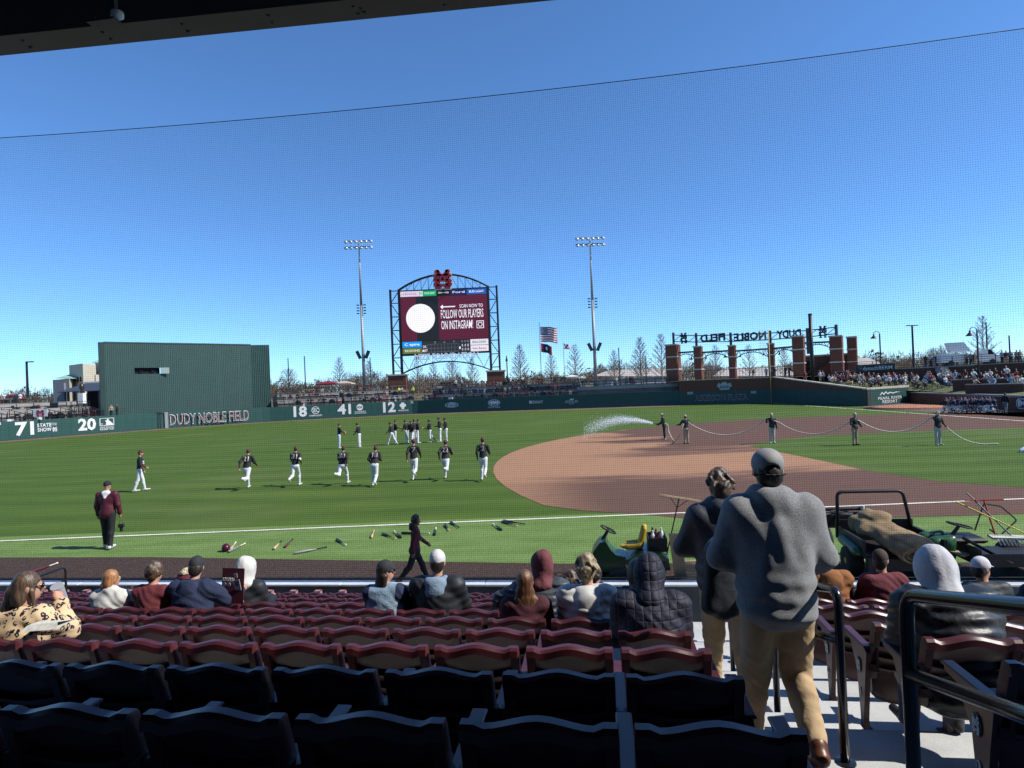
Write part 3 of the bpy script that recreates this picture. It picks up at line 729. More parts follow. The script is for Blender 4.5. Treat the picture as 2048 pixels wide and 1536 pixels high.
shape(bw, BW, 2035.5, 2060, 798.5, 816.5, [[(0, .25), (.15, 0), (.85, 0), (1, .25), (1, .75), (.85, 1), (.15, 1), (0, .75)]], mat('badge_blue', (.02, .045, .12), .6), nm='badge', off=.07)
wtext(bw, BW, 'M', 2038, 2058, 801, 814, bold=.04, nm='lettering', off=.09)
RW = [RFW[0], RFW[1]]
wtext(rw, RW, '330', 1375, 1386, 784, 789, m=M_gw, nm='wall_number', off=.14); wtext(rw, RW, '305', 1502, 1513, 782.5, 787, m=M_gw, nm='wall_number', off=.14)
M_purp = mat('maroon_outline', (.16, .05, .09), .6)
wtext(rw, RW, 'AIKERSON PLAZA', 1390, 1497, 790, 801, m=mat('outline_grey', (.3, .27, .3), .6), bold=.03, nm='wall_lettering', off=.13); wtext(rw, RW, 'AIKERSON PLAZA', 1390.4, 1496.6, 790.5, 800.5, m=mat('dark_maroon', (.05, .012, .02), .6), bold=-.005, nm='wall_lettering', off=.15)
shape(rw, RW, 1434, 1464, 764, 780, [[(0, .45), (.1, .95), (.25, .75), (.4, 1), (.6, 1), (.75, .75), (.9, .95), (1, .45), (.85, .3), (.8, 0), (.2, 0), (.15, .3)]], mat('crest_grey', (.34, .36, .38), .6), nm='crest', off=.05)
wtext(rw, RW, 'STATE', 1440, 1458, 772, 777, m=M_dark, bold=.01, nm='lettering', off=.08)
# ================================================================ THE STAND
SEAT_W = .54; TREAD = .843; RISE = .2285
ROWS = [(1.96 + TREAD * k, 3.07 - RISE * k) for k in range(7)]            # seat-back line and top height, nearest row first
LOW = [(9.5, .853), (10.3, .659), (11.1, .449), (11.9, .225)]
SEAT_H = .84
def f_conc(t, n, L, b):
    p = world_pos(t); a = noise_n(t, p, 3.5, 5, .6); f = noise_n(t, p, 70, 3, .7); st = noise_n(t, p, .9, 3)
    c = ramp(t, a, [(.3, (.36, .365, .36)), (.7, (.48, .485, .475))])
    c = mixc(t, mth(t, 'MULTIPLY', sstep(t, f, .52, .7), .35), c, (.18, .18, .17)); c = mixc(t, mth(t, 'MULTIPLY', sstep(t, st, .55, .75), .3), c, (.30, .30, .29))
    L.new(c, b.inputs['Base Color']); bump(t, b, f, .25, .01)
M_floor = nodes_mat('stand_concrete', f_conc, .85, .25)
def stand_obj(mb, name, m, parent=None, smooth=False):
    o = mb.build(name, m, parent, smooth)
    if parent is None: o.rotation_euler = (0, 0, STAND_RZ)
    return o
mb = MB(); S0, S1 = -22, 14
allrows = [(1.96 + TREAD * k, 3.07 - RISE * k) for k in range(-9, 7)]
for i, (D, z) in enumerate(allrows): mb.box(S0, S1, D - .08, D + TREAD - .08, -1.4, z - SEAT_H)
mb.box(S0, S1, ROWS[-1][0] + TREAD - .08, LOW[0][0] - .08, -1.4, LOW[0][1] - SEAT_H + .10)
for i, (D, z) in enumerate(LOW): mb.box(S0, S1, D - .08, (LOW[i + 1][0] - .08) if i < 3 else 12.75, -1.6, z - SEAT_H)
struct(stand_obj(mb, 'stand_floor', M_floor))
mb = MB()
for k, (D, z) in enumerate(allrows): mb.box(.64, 1.70, D - .077, D + .345, z - SEAT_H + .003, z - SEAT_H + .114, bev=.008)
D6 = ROWS[-1][0] + TREAD - .08; z6 = ROWS[-1][1] - SEAT_H; zw = LOW[0][1] - SEAT_H + .10
for j in range(3): mb.box(.64, 1.70, D6 + .003, D6 + .28 * (3 - j), zw + .003 + (z6 - zw) / 4 * j, zw + (z6 - zw) / 4 * (j + 1), bev=.008)
struct(stand_obj(mb, 'aisle_steps', M_floor))
# joints cut into the concrete
# ---- seats
def f_seat(t, n, L, b):
    tc = n.new('ShaderNodeTexCoord'); oi = n.new('ShaderNodeObjectInfo')
    a = noise_n(t, tc.outputs['Object'], 9, 4, .6); f = noise_n(t, tc.outputs['Object'], 90, 3, .6)
    c = ramp(t, a, [(.3, (.046, .0095, .013)), (.7, (.070, .0155, .020))])
    r = ramp(t, oi.outputs['Random'], [(0, (.85, .85, .85)), (1, (1.15, 1.1, 1.1))]); c = mixc(t, 1.0, c, r, 'MULTIPLY')
    L.new(c, b.inputs['Base Color']); bump(t, b, f, .08, .004); b.inputs['Coat Weight'].default_value = .2; b.inputs['Coat Roughness'].default_value = .25
M_seat = nodes_mat('maroon_plastic', f_seat, .42, .4)
M_seatdark = mat('seat_hardware', (.03, .012, .014), .5, .1)
def seat_back_mesh():
    xs = [-.2475, -.244, -.203, -.2, -.17, -.14, -.11, -.08, -.04, 0, .04, .08, .11, .14, .17, .2, .203, .244, .2475]
    cols = []
    def topz(x):
        a = abs(x)
        if a >= .2: return .822 if a < .246 else .815
        t = min(1, a / .175); h = .84 - .033 * (3 * t * t - 2 * t ** 3)
        return h
    def rec(y): return y + (.82 - 0) * 0
    for x in xs:
        tz = topz(x); post = abs(x) >= .2025; edge = abs(x) > .246; sm = .028 * (x / .2) ** 2
        yl = lambda z: .115 * (.84 - z) / .42          # recline: y of the mean plane at height z
        P = []
        for z in (.40, .55, .70): P.append((yl(z) + .028, z))
        P.append((yl(tz) + .024, tz - .012)); P.append((yl(tz) + .01, tz)); P.append((yl(tz) - .028, tz)); P.append((yl(tz) - .042, tz - .014)); P.append((yl(tz) - .045, tz - .05))
        if post:
            zs = (tz - .056, tz - .1, .66, .64, .63, .60, .58, .57, .545, .53, .52, .49, .47, .46, .44, .43, .40)
            for z in zs: P.append((yl(z) - .042, z))
        else:
            P.append((yl(tz) - .018, tz - .056)); P.append((yl(.74) - .02, tz - .1))
            for g in (.66, .575, .49):
                g2 = g + sm
                P.append((yl(g2) - .012, g2)); P.append((yl(g2) + .022, g2 - .004)); P.append((yl(g2) + .022, g2 - .03)); P.append((yl(g2) - .024, g2 - .036)); P.append((yl(g2) - .02, g2 - .05))
            P = P[:25]
        while len(P) < 25: P.append((yl(.40) - .03, .40))
        if edge: P = [(y * .7 + .3 * (yl(z) + .0), z) for y, z in P]
        cols.append([(x, y, z) for y, z in P])
    v = [p for c in cols for p in c]; n = 25; f = []
    for i in range(len(cols) - 1):
        for j in range(n): f.append((i * n + j, i * n + (j + 1) % n, (i + 1) * n + (j + 1) % n, (i + 1) * n + j))
    f.append(tuple(range(n - 1, -1, -1))); f.append(tuple(range((len(cols) - 1) * n, len(cols) * n)))
    me = bpy.data.meshes.new('backrest'); me.from_pydata(v, [], f); me.materials.append(M_seat); me.update()
    sm = [True] * len(f); sm[-1] = sm[-2] = False; me.polygons.foreach_set('use_smooth', sm)
    me.set_sharp_from_angle(angle=math.radians(38))
    return me
ME_back = seat_back_mesh()
def pan_mesh(folded):
    mb = MB(); cols = []
    xs = [-.215, -.19, -.1, 0, .1, .19, .215]
    for x in xs:
        e = abs(x) > .2; q = (1 - (x / .23) ** 2)
        if folded: P = [(.155, .60), (.135, .40), (.125, .30 - .07 * q), (.15, .255 - .075 * q), (.20, .265 - .075 * q), (.225, .34), (.23, .60)]
        else: P = [(.10, .43), (.10, .38), (.2, .365), (.45, .375), (.50, .40), (.49, .435), (.3, .425 - .012 * q)]
        if e: cy_ = sum(p[0] for p in P) / 7; cz = sum(p[1] for p in P) / 7; P = [(cy_ + (y - cy_) * .85, cz + (z - cz) * .93) for y, z in P]
        cols.append([(x, y, z) for y, z in P])
    v = [p for c in cols for p in c]; f = []
    for i in range(6):
        for j in range(7): f.append((i * 7 + j, i * 7 + (j + 1) % 7, (i + 1) * 7 + (j + 1) % 7, (i + 1) * 7 + j))
    f += [tuple(range(6, -1, -1)), tuple(range(42, 49))]
    mb.add(v, f); me = bpy.data.meshes.new('seat_pan'); me.from_pydata(mb.v, [], mb.f); me.materials.append(M_seat); me.polygons.foreach_set('use_smooth', [True] * len(f)); me.update(); me.set_sharp_from_angle(angle=math.radians(45)); return me
ME_pan = [pan_mesh(False), pan_mesh(True)]
def std_mesh():
    mb = MB(); t = .018
    P = [(.10, 0), (.17, 0), (.165, .10), (.20, .42), (.30, .585), (.42, .60), (.42, .625), (.06, .625), (.02, .60), (.06, .40), (.11, .1)]
    mb.prism([(-t, y, z) for y, z in P][::-1], (2 * t, 0, 0))
    mb.box(-.03, .03, .03, .43, .626, .645, bev=.006); mb.box(-.05, .05, .1, .19, .0, .012)
    me = bpy.data.meshes.new('standard'); me.from_pydata(mb.v, [], mb.f); me.materials.append(M_seat); me.update(); return me
ME_std = std_mesh()
def cup_mesh():
    mb = MB(); c = Vector((0, -.075, .55)); n = 14
    ring = [c + Vector((math.cos(2 * PI * i / n) * .045, math.sin(2 * PI * i / n) * .045, .06)) for i in range(n)]
    mb.tube(ring, .006, 5, closed=True)
    mb.lathe([(.036, 0), (.043, .058)], c, n); mb.box(-.012, .012, -.03, .06, .57, .60)
    me = bpy.data.meshes.new('cup_holder'); me.from_pydata(mb.v, [], mb.f); me.materials.append(M_seat); me.update(); return me
ME_cup = cup_mesh()
def bolt_mesh():
    mb = MB(); mb.prism([(.206, .02, .66), (.206, .02, .47), (.262, .03, .47), (.262, .03, .52), (.225, .02, .52), (.225, .0, .60), (.262, .0, .60), (.262, .0, .66)], (0, .04, 0))
    me = bpy.data.meshes.new('bracket'); me.from_pydata(mb.v, [], mb.f); me.materials.append(M_seatdark); me.update(); return me
ME_bkt = bolt_mesh()
OCC = set()
def seat(s, D, z, label, group, occupied=False, full=True, end=None, plate=None):
    o = thing('stadium_seat', label, 'seat', SF(s, D, z - SEAT_H), STAND_RZ, group)
    link('backrest', ME_back, o); link('seat_pan', ME_pan[0 if occupied else 1], o)
    st = link('standard', ME_std, o, (-.27, 0, 0))
    if full:
        link('cup_holder', ME_cup, o, (.27, 0, 0)); link('bracket', ME_bkt, o)
        b = link('bracket', ME_bkt, o); b.scale = (-1, 1, 1)
    if end == 'r': link('standard', ME_std, o, (.27, 0, 0))
    if plate:
        mb = MB(); mb.lathe([(.036, 0), (.036, .004)], (0, 0, 0), 16, M=None); mb2 = MB()
        for q in MS_polys(): mb2.prism([((x - .5) * .05, (y - .5) * .055, .006) for x, y in q], (0, 0, .002))
        for zz, me_ in ((.47, 'emblem'), (.28, 'row_plate')):
            M_ = Matrix.Translation((-.019, .15 if zz > .4 else .148, zz)) @ Matrix.Rotation(-PI / 2, 4, 'Y') @ Matrix.Rotation(-PI / 2, 4, 'Z')
            d = mb.build(me_, M_black if zz > .4 else M_gw, st); d.matrix_local = M_ @ Matrix.Diagonal((1.1, 1.5, 1, 1) if zz > .4 else (.55, .8, 1, 1))
            if zz > .4: e = mb2.build('mark', M_gw, st); e.matrix_local = M_ @ Matrix.Diagonal((1.1, 1.5, 1, 1))
            else: text('row_letter', plate, .05, M_black, M_ @ Matrix.Translation((0, 0, .006)), st, ext=.001)
    return o
# visible extent of every row, seats counted from the aisle outwards
OCC_L = {(2, 9), (5, 12), (5, 11), (5, 10), (5, 6), (5, 5), (5, 3), (5, 2), (4, 3), (4, 2), (3, 1)}
for k, (D, z) in enumerate(ROWS):
    for j in range(1, 22):
        s = .58 - .2475 - .022 - (j - 1) * SEAT_W
        p = SF(s, D, z); u = 1024 + CAM_F * p.x / p.y
        if u < -170: break
        lab = 'maroon stadium seat, %s left of the aisle, %s row from the photo bottom' % (ORD[j], ORD[k + 1])
        seat(s, D, z, lab, 'seats left of the aisle', (k, j) in OCC_L, k < 4, 'r' if j == 1 else None)
for k, (D, z) in enumerate(LOW):
    for j in range(1, 34):
        s = .58 - .2475 - .1 - (j - 1) * SEAT_W
        p = SF(s, D, z); u = 1024 + CAM_F * p.x / p.y
        if u < -60: break
        if 100 < 0: pass
        lab = 'maroon seat below the walkway, %s left of the aisle, %s row from field wall' % (ORD[j], ORD[4 - k])
        seat(s, D, z, lab, 'seats below the walkway', False, False, 'r' if j == 1 else None)
for k in range(0, 7):
    D, z = ROWS[k]; D += .2
    sl = 1.60 + .06 * k
    for j in range(1, 9):
        s = sl + .27 + (j - 1) * SEAT_W
        p = SF(s, D, z); u = 1024 + CAM_F * p.x / p.y
        if u > 2190 or (k == 0): break
        lab = 'maroon stadium seat, %s right of the aisle, %s row from the photo bottom' % (ORD[j], ORD[k + 1])
        seat(s, D, z, lab, 'seats right of the aisle', (k, j) in {(2, 1), (6, 1), (6, 2), (4, 4), (5, 4)}, k < 5, None, plate={1: 'L', 2: 'K', 3: 'J', 4: 'H'}.get(k) if j == 1 else None)
for k in range(2):
    D, z = LOW[k]
    for j in range(1, 11):
        s = 2.0 + .27 + (j - 1) * SEAT_W
        seat(s, D, z, 'maroon seat below the walkway, %s right of the aisle, %s row from field wall' % (ORD[j], ORD[4 - k]), 'seats below the walkway', False, False)
# ---- front wall of the stand
M_wallface = mat('wall_dark_paint', (.045, .055, .062), .6, .3, 2.5, bump=.1, bscale=12)
M_capmetal = mat('grey_cap_metal', (.50, .53, .55), .5, .12, 3)
fw = thing('field_wall', 'low dark wall with pale grey cap between the seats and warning track', 'wall', (0, 0, 0), STAND_RZ)
mb = MB(); mb.box(-30, 22, 12.76, 12.95, -1.6, .075); mb.build('wall_face', M_wallface, fw)
N = 17
for i in range(N):
    a = -30 + 52 * i / N; mb = MB(); mb.box(a + .006, a + 52 / N - .006, 12.71, 13.0, .08, .125, bev=.010); mb.build('cap_section', M_capmetal, fw)
mb = MB(); mb.box(-.19, .19, -.012, 0, -.17, .0); sgm = mb
M_signw = mat('sign_white', (.6, .6, .6), .6, .08, 6)
for i, (s, z0) in enumerate(((-10.55, .06), (3.55, .06))):
    o = thing('caution_sign', ('white CAUTION sign on the field wall near the left edge', 'white CAUTION sign on the field wall behind the stair handrails')[i], 'sign', SF(s, 12.74, z0), STAND_RZ)
    mb = MB(); mb.box(-.24, .24, -.008, .008, -.25, .06); mb.build('panel', M_signw, o)
    text('lettering', 'CAUTION!', .105, M_black, Matrix.Translation((0, -.012, .0)) @ Matrix.Rotation(PI / 2, 4, 'X'), o, width=.38, bold=.02, ext=.002)
    mb = MB(); mb.bar((-.2, -.011, -.08), (-.1, -.011, -.15), .012, .002); mb.prism([(0, -.012, -.17), (.05, -.012, -.1), (.1, -.012, -.08), (.12, -.012, -.15), (.06, -.012, -.2)], (0, .003, 0)); mb.prism([(.15, -.012, -.2), (.2, -.012, -.1), (.18, -.012, -.2)], (0, .003, 0)); mb.build('pictogram', M_black, o)
M_cup = mat('cup_holder_plastic', (.30, .17, .18), .5, .1)
for i in range(16):
    s = -13.0 + i * .98 * .55
    o = thing('wall_cup_holder', 'pale maroon cup holder on the field wall, %s from the left edge' % ORD[i + 1], 'cup holder', SF(s - 0, 12.74, -.07), STAND_RZ, 'cup holders along the field wall')
    if 1:
        mb = MB(); mb.lathe([(.036, -.03), (.042, .07)], (0, -.06, 0), 10); mb.build('cup', M_cup, o)
        mb = MB(); mb.box(-.075, .06, -.13, .0, .07, .082); mb.box(.045, .06, -.13, 0, -.04, .082); mb.build('bracket', M_cup, o)
# ---- protective net
M_net = mat('net_twine', (.004, .004, .005), .95, 0, spec=.05)
net = thing('protective_net', 'tall fine black safety net hung from a cable behind the field wall', 'net', (0, 0, 0), STAND_RZ)
mb = MB(); ND = 12.86; w = .0021
def ztop(s): return 10.3 - .22 * (1 - ((s + 2.8) / 10.8) ** 2) if abs(s + 2.8) < 10.8 else 10.3
s = -17.0
V = []; F = []
while s < 12.5:
    z1 = ztop(s); h = w / 2; o = len(V); V += [(s - h, ND, .12), (s, ND - h, .12), (s + h, ND, .12), (s, ND + h, .12), (s - h, ND, z1), (s, ND - h, z1), (s + h, ND, z1), (s, ND + h, z1)]
    F += [(o, o + 1, o + 5, o + 4), (o + 1, o + 2, o + 6, o + 5), (o + 2, o + 3, o + 7, o + 6), (o + 3, o, o + 4, o + 7)]; s += .0435
z = .2; ns = 24
while z < 10.3:
    prev = None; h = w / 2
    for i in range(ns + 1):
        s = -17 + 29.5 * i / ns; t = (z - .2) / 10.1; zz = .2 + t * (ztop(s) - .2); o = len(V)
        V += [(s, ND - h, zz), (s, ND, zz + h), (s, ND + h, zz), (s, ND, zz - h)]
        if prev is not None:
            p = prev
            for q in range(4): F.append((p + q, p + (q + 1) % 4, o + (q + 1) % 4, o + q))
        prev = o
    z += .0435
mb.add(V, F); mb.build('mesh', M_net, net)['kind'] = 'stuff'
mb = MB(); mb.tube([(-17 + 29.5 * i / 40, ND, ztop(-17 + 29.5 * i / 40)) for i in range(41)], .008, 6); mb.build('top_cable', M_black, net)
mb = MB(); mb.tube([(-17, ND, .215), (12.5, ND, .215)], .008, 6); mb.build('bottom_cable', M_black, net)
# ---- handrails
M_rail = mat('black_gloss_paint', (.010, .010, .012), .22, .1, 4, spec=.6)
def bend(pts, r=.07, n=5):
    out = [Vector(pts[0])]
    for i in range(1, len(pts) - 1):
        p = Vector(pts[i]); a = (Vector(pts[i - 1]) - p); b = (Vector(pts[i + 1]) - p); rr = min(r, a.length * .45, b.length * .45)
        a = p + a.normalized() * rr; b = p + b.normalized() * rr
        for k in range(n + 1):
            t = k / n; out.append(a * (1 - t) ** 2 + p * 2 * t * (1 - t) + b * t * t)
    out.append(Vector(pts[-1])); return out
def rail(label, s, D0, z0, D1, z1, f0, f1, r=.024, low=.28, near_open=False):
    o = thing('handrail', label, 'handrail', (0, 0, 0), STAND_RZ)
    mb = MB(); mb.tube(bend([(s, D0, f0), (s, D0, z0), (s, D1, z1), (s, D1, f1)], .09), r, 12); mb.build('rail', M_rail, o, True)
    mb = MB(); mb.tube([(s, D0, z0 - low), (s, D1, z1 - low)], r * .95, 12); mb.build('lower_bar', M_rail, o, True)
    for D, f in ((D0, f0), (D1, f1)):
        mb = MB(); mb.lathe([(.055, 0), (.055, .008), (.03, .012)], (s, D, f), 14); mb.build('base_flange', M_rail, o)
    return o
o = rail('large black handrail at the right edge with sloping lower bar', 1.046, 2.42, 3.30, 1.0, 3.30 + .28 * 1.42, 2.0, 2.55)
mb = MB(); mb.tube([(1.046, 1.716, 2.3), (1.046, 1.716, 3.49)], .024, 12); mb.build('post', M_rail, o, True)
rail('black handrail right beside the man in the grey fleece', 1.228, 3.63, 2.93, 5.0, 2.93 - .27 * 1.37, 2.0, 1.42)
rail('black stair handrail just ahead of the man in navy jacket', 1.24, 5.55, 2.42, 6.75, 2.10, 1.39, 1.0)
rail('lower black stair handrail by the CAUTION sign', 1.35, 7.35, 1.72, 8.6, 1.5, .62, .12)
rail('black stair handrail nearest the field wall', 1.75, 8.95, 1.42, 10.2, 1.15, .12, -.08)
rail('small black hoop handrail beside the left CAUTION sign', -11.55, 11.4, .62, 12.3, .62, -.4, -.6)
# ---- roof over the back rows
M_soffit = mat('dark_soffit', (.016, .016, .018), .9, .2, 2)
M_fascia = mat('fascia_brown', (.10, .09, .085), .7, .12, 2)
rf = struct(bpy.data.objects.new('roof', None)); COL.objects.link(rf); rf.rotation_euler = (0, 0, -math.radians(5.57))
RD = 3.0; RZ = 5.905
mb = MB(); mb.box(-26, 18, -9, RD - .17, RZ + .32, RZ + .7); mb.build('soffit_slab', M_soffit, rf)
mb = MB(); mb.box(-26, 18, RD - .16, RD, RZ, RZ + .72); mb.build('fascia_beam', M_fascia, rf)
mb = MB(); mb.box(-26, 18, -8.9, -8.7, 2, RZ + .32); mb.box(-26, -25.8, -8.7, RD - .2, 2, RZ + .32, 0); mb.build('rear_wall', M_soffit, rf)  # unseen rear and side walls, put in to block light from behind
mb = MB()
rs = random.Random(3)
for i in range(26):
    s = -6 + i * .42
    for q in ((0, .05), (0, .11)) + (((.03, .07), (.03, .1)) if i % 5 == 2 else ()): mb.cyl((s + q[0] + rs.uniform(-.02, .02), RD - .16 + q[1], RZ - .004), (s + q[0], RD - .16 + q[1], RZ + .004), .006, n=6)
mb.build('bolts', M_black, rf)
p = at(228, 25, 2.75); q = unSF(p)
sc_ = thing('security_camera', 'small white-lensed camera on a bracket under the dark roof', 'camera', SF(q.x, q.y, q.z), STAND_RZ)
mb = MB(); mb.bar((0, 0, 0), (0, 0, RZ + .32 - q.z), .022, .022); mb.build('stem', mat('dark_grey_metal', (.06, .06, .065), .5), sc_)
mb = MB(); mb.lathe([(.012, -.02), (.026, -.008), (.026, .012), (.01, .02)], (.015, 0, -.012), 12); mb.build('lens_dome', mat('pale_dome', (.7, .7, .72), .3), sc_, True)
mb = MB(); mb.box(-.11, .02, -.03, .03, -.045, -.035); mb.bar((-.11, 0, -.04), (-.09, 0, -.01), .01, .01); mb.build('bracket', MATS['dark_grey_metal'], sc_)
# ================================================================ BEYOND THE OUTFIELD WALL
R = random.Random(11)
def XY(u, v, d): p = at(u, v, d); return Vector((p.x, p.y))
# ---- batter's eye
M_eye = mat('ribbed_green_metal', (.036, .076, .066), .55, .06, .5)
M_eye2 = mat('eye_edge', (.015, .04, .036), .6, .06, .5)
pl, pr = XY(213, 828, 103), XY(506, 814, 119.4); pr2 = XY(543, 812, 120.6); ET = 14.1
be = thing('batters_eye', "tall ribbed green batter's eye screen behind the centre field wall", 'screen')
def ribbed(name, a, b, z0, z1, m, parent, pitch=.30, dep=.05):
    d = b - a; L = d.length; d = d / L; n = Vector((d.y, -d.x)); N = max(1, int(L / pitch)); pts = []
    for i in range(N):
        for t, o in ((0, 0), (.38, 0), (.5, 1), (.88, 1)):
            p = a + d * (L * (i + t) / N) + n * (o * dep); pts.append(p)
    pts.append(b); mb = MB(); k = len(pts)
    mb.add([(p.x, p.y, z0) for p in pts] + [(p.x, p.y, z1) for p in pts], [(i, i + 1, k + i + 1, k + i) for i in range(k - 1)]); return mb.build(name, m, parent)
tdir = (pr - pl).normalized(); L = (pr - pl).length
def eye_s(u): 
    r = ray(u, 742); d = pr - pl; den = r.x * d.y - r.y * d.x; t = (pl.x * d.y - pl.y * d.x) / den; return ((Vector((r.x, r.y)) * t) - pl).length
w0, w1 = eye_s(269), eye_s(321); dw = (pl + tdir * w0).y; wz1 = at(295, 736, dw + 2).z; wz0 = at(295, 748, dw + 2).z
A, B = pl + tdir * w0, pl + tdir * w1
ribbed('ribbed_panel', pl, A, 0, ET, M_eye, be); ribbed('ribbed_panel', B, pr, 0, ET, M_eye, be); ribbed('ribbed_panel', A, B, 0, wz0, M_eye, be); ribbed('ribbed_panel', A, B, wz1, ET, M_eye, be); ribbed('return_panel', pr, pr2, 0, ET, M_eye, be)
wall_seg('edge_column', pl - tdir * .7, pl, 0, ET + .1, ET + .1, .7, M_eye2, be); wall_seg('top_trim', pl, pr, ET, ET + .18, ET + .18, .3, M_eye, be, -.1)
wall_seg('window_recess', A, B, wz0 - .1, wz1 + .1, wz1 + .1, .1, M_dark, be, .5)
n_ = Vector((tdir.y, -tdir.x)); mb = MB(); q = B + n_ * .1; mb.box(0, 1.3, -.08, .0, wz0, wz1, M=Matrix.Translation((q.x, q.y, 0)) @ Matrix.Rotation(math.atan2(tdir.y, tdir.x) - .35, 4, 'Z')); mb.build('hatch_cover', mat('hatch', (.35, .42, .40), .5), be)
mb = MB()
for t in (.2, .65): q = A + (B - A) * t; mb.box(q.x - .25, q.x + .25, q.y + .2, q.y + .4, wz0, wz0 + .6)
mb.build('camera_rig', M_black, be)
# ---- helpers for things seen far away
def rail_run(name, label, pts, h=1.0, parent=None, m=None, posts=1.8, bars=(0.0, .45, 1.0)):
    o = thing(name, label, 'railing') if parent is None else parent
    mb = MB()
    for a, b in zip(pts[:-1], pts[1:]):
        a = Vector(a); b = Vector(b)
        for t in bars: mb.bar(a + Vector((0, 0, h * (.08 + .92 * t))), b + Vector((0, 0, h * (.08 + .92 * t))), .06, .06)
        n = max(1, int((b - a).length / posts))
        for i in range(n + 1): p = a.lerp(b, i / n); mb.bar(p, p + Vector((0, 0, h)), .07, .07)
    mb.build('rails', m or M_black, o); return o
# terraces behind the wall: floors and parapets following a wall segment
M_terr = mat('terrace_concrete', (.115, .108, .10), .9, .25, .6, bump=.1, bscale=8)
M_terr2 = mat('terrace_concrete_pale', (.27, .25, .23), .9, .15, .6)
def terrace(name, pts, levels):
    mb = MB()
    for a, b in zip(pts[:-1], pts[1:]):
        d = (b - a).normalized(); n = Vector((-d.y, d.x)); L0 = (b - a).length
        for o0, o1, z, par in levels:
            P = [a + n * o0, b + n * o0, b + n * o1 + d * .6, a + n * o1 - d * .6]
            mb.add([(p.x, p.y, 0) for p in P] + [(p.x, p.y, z) for p in P], [(4, 5, 6, 7), (0, 1, 5, 4), (1, 2, 6, 5), (2, 3, 7, 6), (3, 0, 4, 7)], 0)
            if par:
                P = [a + n * (o0 - .12), b + n * (o0 - .12), b + n * (o0 + .12), a + n * (o0 + .12)]
                mb.add([(p.x, p.y, z - .4) for p in P] + [(p.x, p.y, z + par) for p in P], [(4, 5, 6, 7), (0, 1, 5, 4), (1, 2, 6, 5), (2, 3, 7, 6), (3, 0, 4, 7)], 1)
    return struct(mb.build(name, [M_terr, M_terr2]))
def W_(u): return wall_hit(WALL, u)[1]
la, lb = WALL[0], W_(212); terrace('left_terrace', [WALL[1], WALL[2], WALL[3], lb], [(.45, 5.2, 2.2, .15), (5.2, 10, 3.3, .6), (10, 24, 4.6, .2)])
ca, cb = W_(556), WALL[8]; terrace('centre_terrace', [ca, WALL[7], cb], [(.45, 4.8, 2.3, 0), (4.8, 9.5, 3.3, .25), (9.5, 26, 4.5, .1)])
rb = W_(1150); terrace('right_centre_terrace', [cb, rb], [(.45, 4.8, 2.2, 0), (4.8, 9.5, 3.2, .1), (9.5, 26, 4.4, .1)])
rc = WALL[9]; terrace('plaza_terrace', [rb, rc], [(.45, 4.0, 2.0, .2), (4.0, 26, 3.5, .2)])
# furniture on them
M_red = mat('red_plastic', (.20, .02, .025), .5, .1); M_grey = mat('grey_plastic', (.22, .22, .22), .6, .1); M_tan = mat('tan_canvas', (.42, .36, .27), .8, .1); M_wood = mat('weathered_wood', (.25, .15, .085), .8, .2, 6)
def stool_me(m, h=.75, back=True):
    mb = MB(); mb.box(-.22, .22, -.2, .2, h - .04, h)
    for x in (-.18, .18):
        for y in (-.17, .17): mb.bar((x * 1.1, y * 1.1, 0), (x, y, h - .04), .04, .04)
    if back: mb.box(-.22, .22, .16, .2, h + .12, h + .42); mb.bar((-.2, .18, h), (-.2, .18, h + .3), .03, .03); mb.bar((.2, .18, h), (.2, .18, h + .3), .03, .03)
    me = bpy.data.meshes.new('chair'); me.from_pydata(mb.v, [], mb.f); me.materials.append(m); me.update(); return me
CH = [stool_me(M_black), stool_me(M_red), stool_me(M_grey, .45), stool_me(M_black, .45), stool_me(M_tan, .45)]
CHN = ['black bar chair', 'red bar chair', 'grey low chair', 'black low chair', 'tan low chair']
def table_me(m, w=1.0, h=.95):
    mb = MB(); mb.box(-w, w, -.35, .35, h - .05, h)
    for x in (-w * .8, w * .8): mb.bar((x, -.25, 0), (x, -.25, h - .05), .06, .06); mb.bar((x, .25, 0), (x, .25, h - .05), .06, .06)
    me = bpy.data.meshes.new('table'); me.from_pydata(mb.v, [], mb.f); me.materials.append(m); me.update(); return me
TB = [table_me(M_black), table_me(M_tan, 1.2, .8), table_me(M_white, .8, .8), table_me(M_grey, 1.4, .9)]
TBN = ['black', 'tan', 'white', 'grey']
def grill_me():
    mb = MB(); mb.box(-.5, .5, -.3, .3, .3, .85); mb.lathe([(.02, .2), (.3, .12), (.42, 0), (.42, -.05)][::-1], (0, 0, .9), 10); mb.box(-.85, -.5, -.25, .25, .8, .85)
    for x in (-.45, .45): mb.bar((x, 0, 0), (x, 0, .3), .07, .5)
    me = bpy.data.meshes.new('grill'); me.from_pydata(mb.v, [], mb.f); me.materials.append(M_black); me.update(); return me
GR = grill_me()
def umb_me(m):
    mb = MB(); mb.lathe([(1.5, 2.1), (.9, 2.4), (.05, 2.6)], n=10); mb.cyl((0, 0, 0), (0, 0, 2.5), .03, n=6)
    me = bpy.data.meshes.new('umbrella'); me.from_pydata(mb.v, [], mb.f); me.materials.append(m); me.update(); return me
def cool_me(m):
    mb = MB(); mb.box(-.4, .4, -.25, .25, .02, .4, bev=.03); mb.box(-.42, .42, -.27, .27, .4, .5, bev=.02); me = bpy.data.meshes.new('cooler'); me.from_pydata(mb.v, [], mb.f); me.materials.append(m); me.update(); return me
CO = [cool_me(M_white), cool_me(M_red), cool_me(M_grey)]
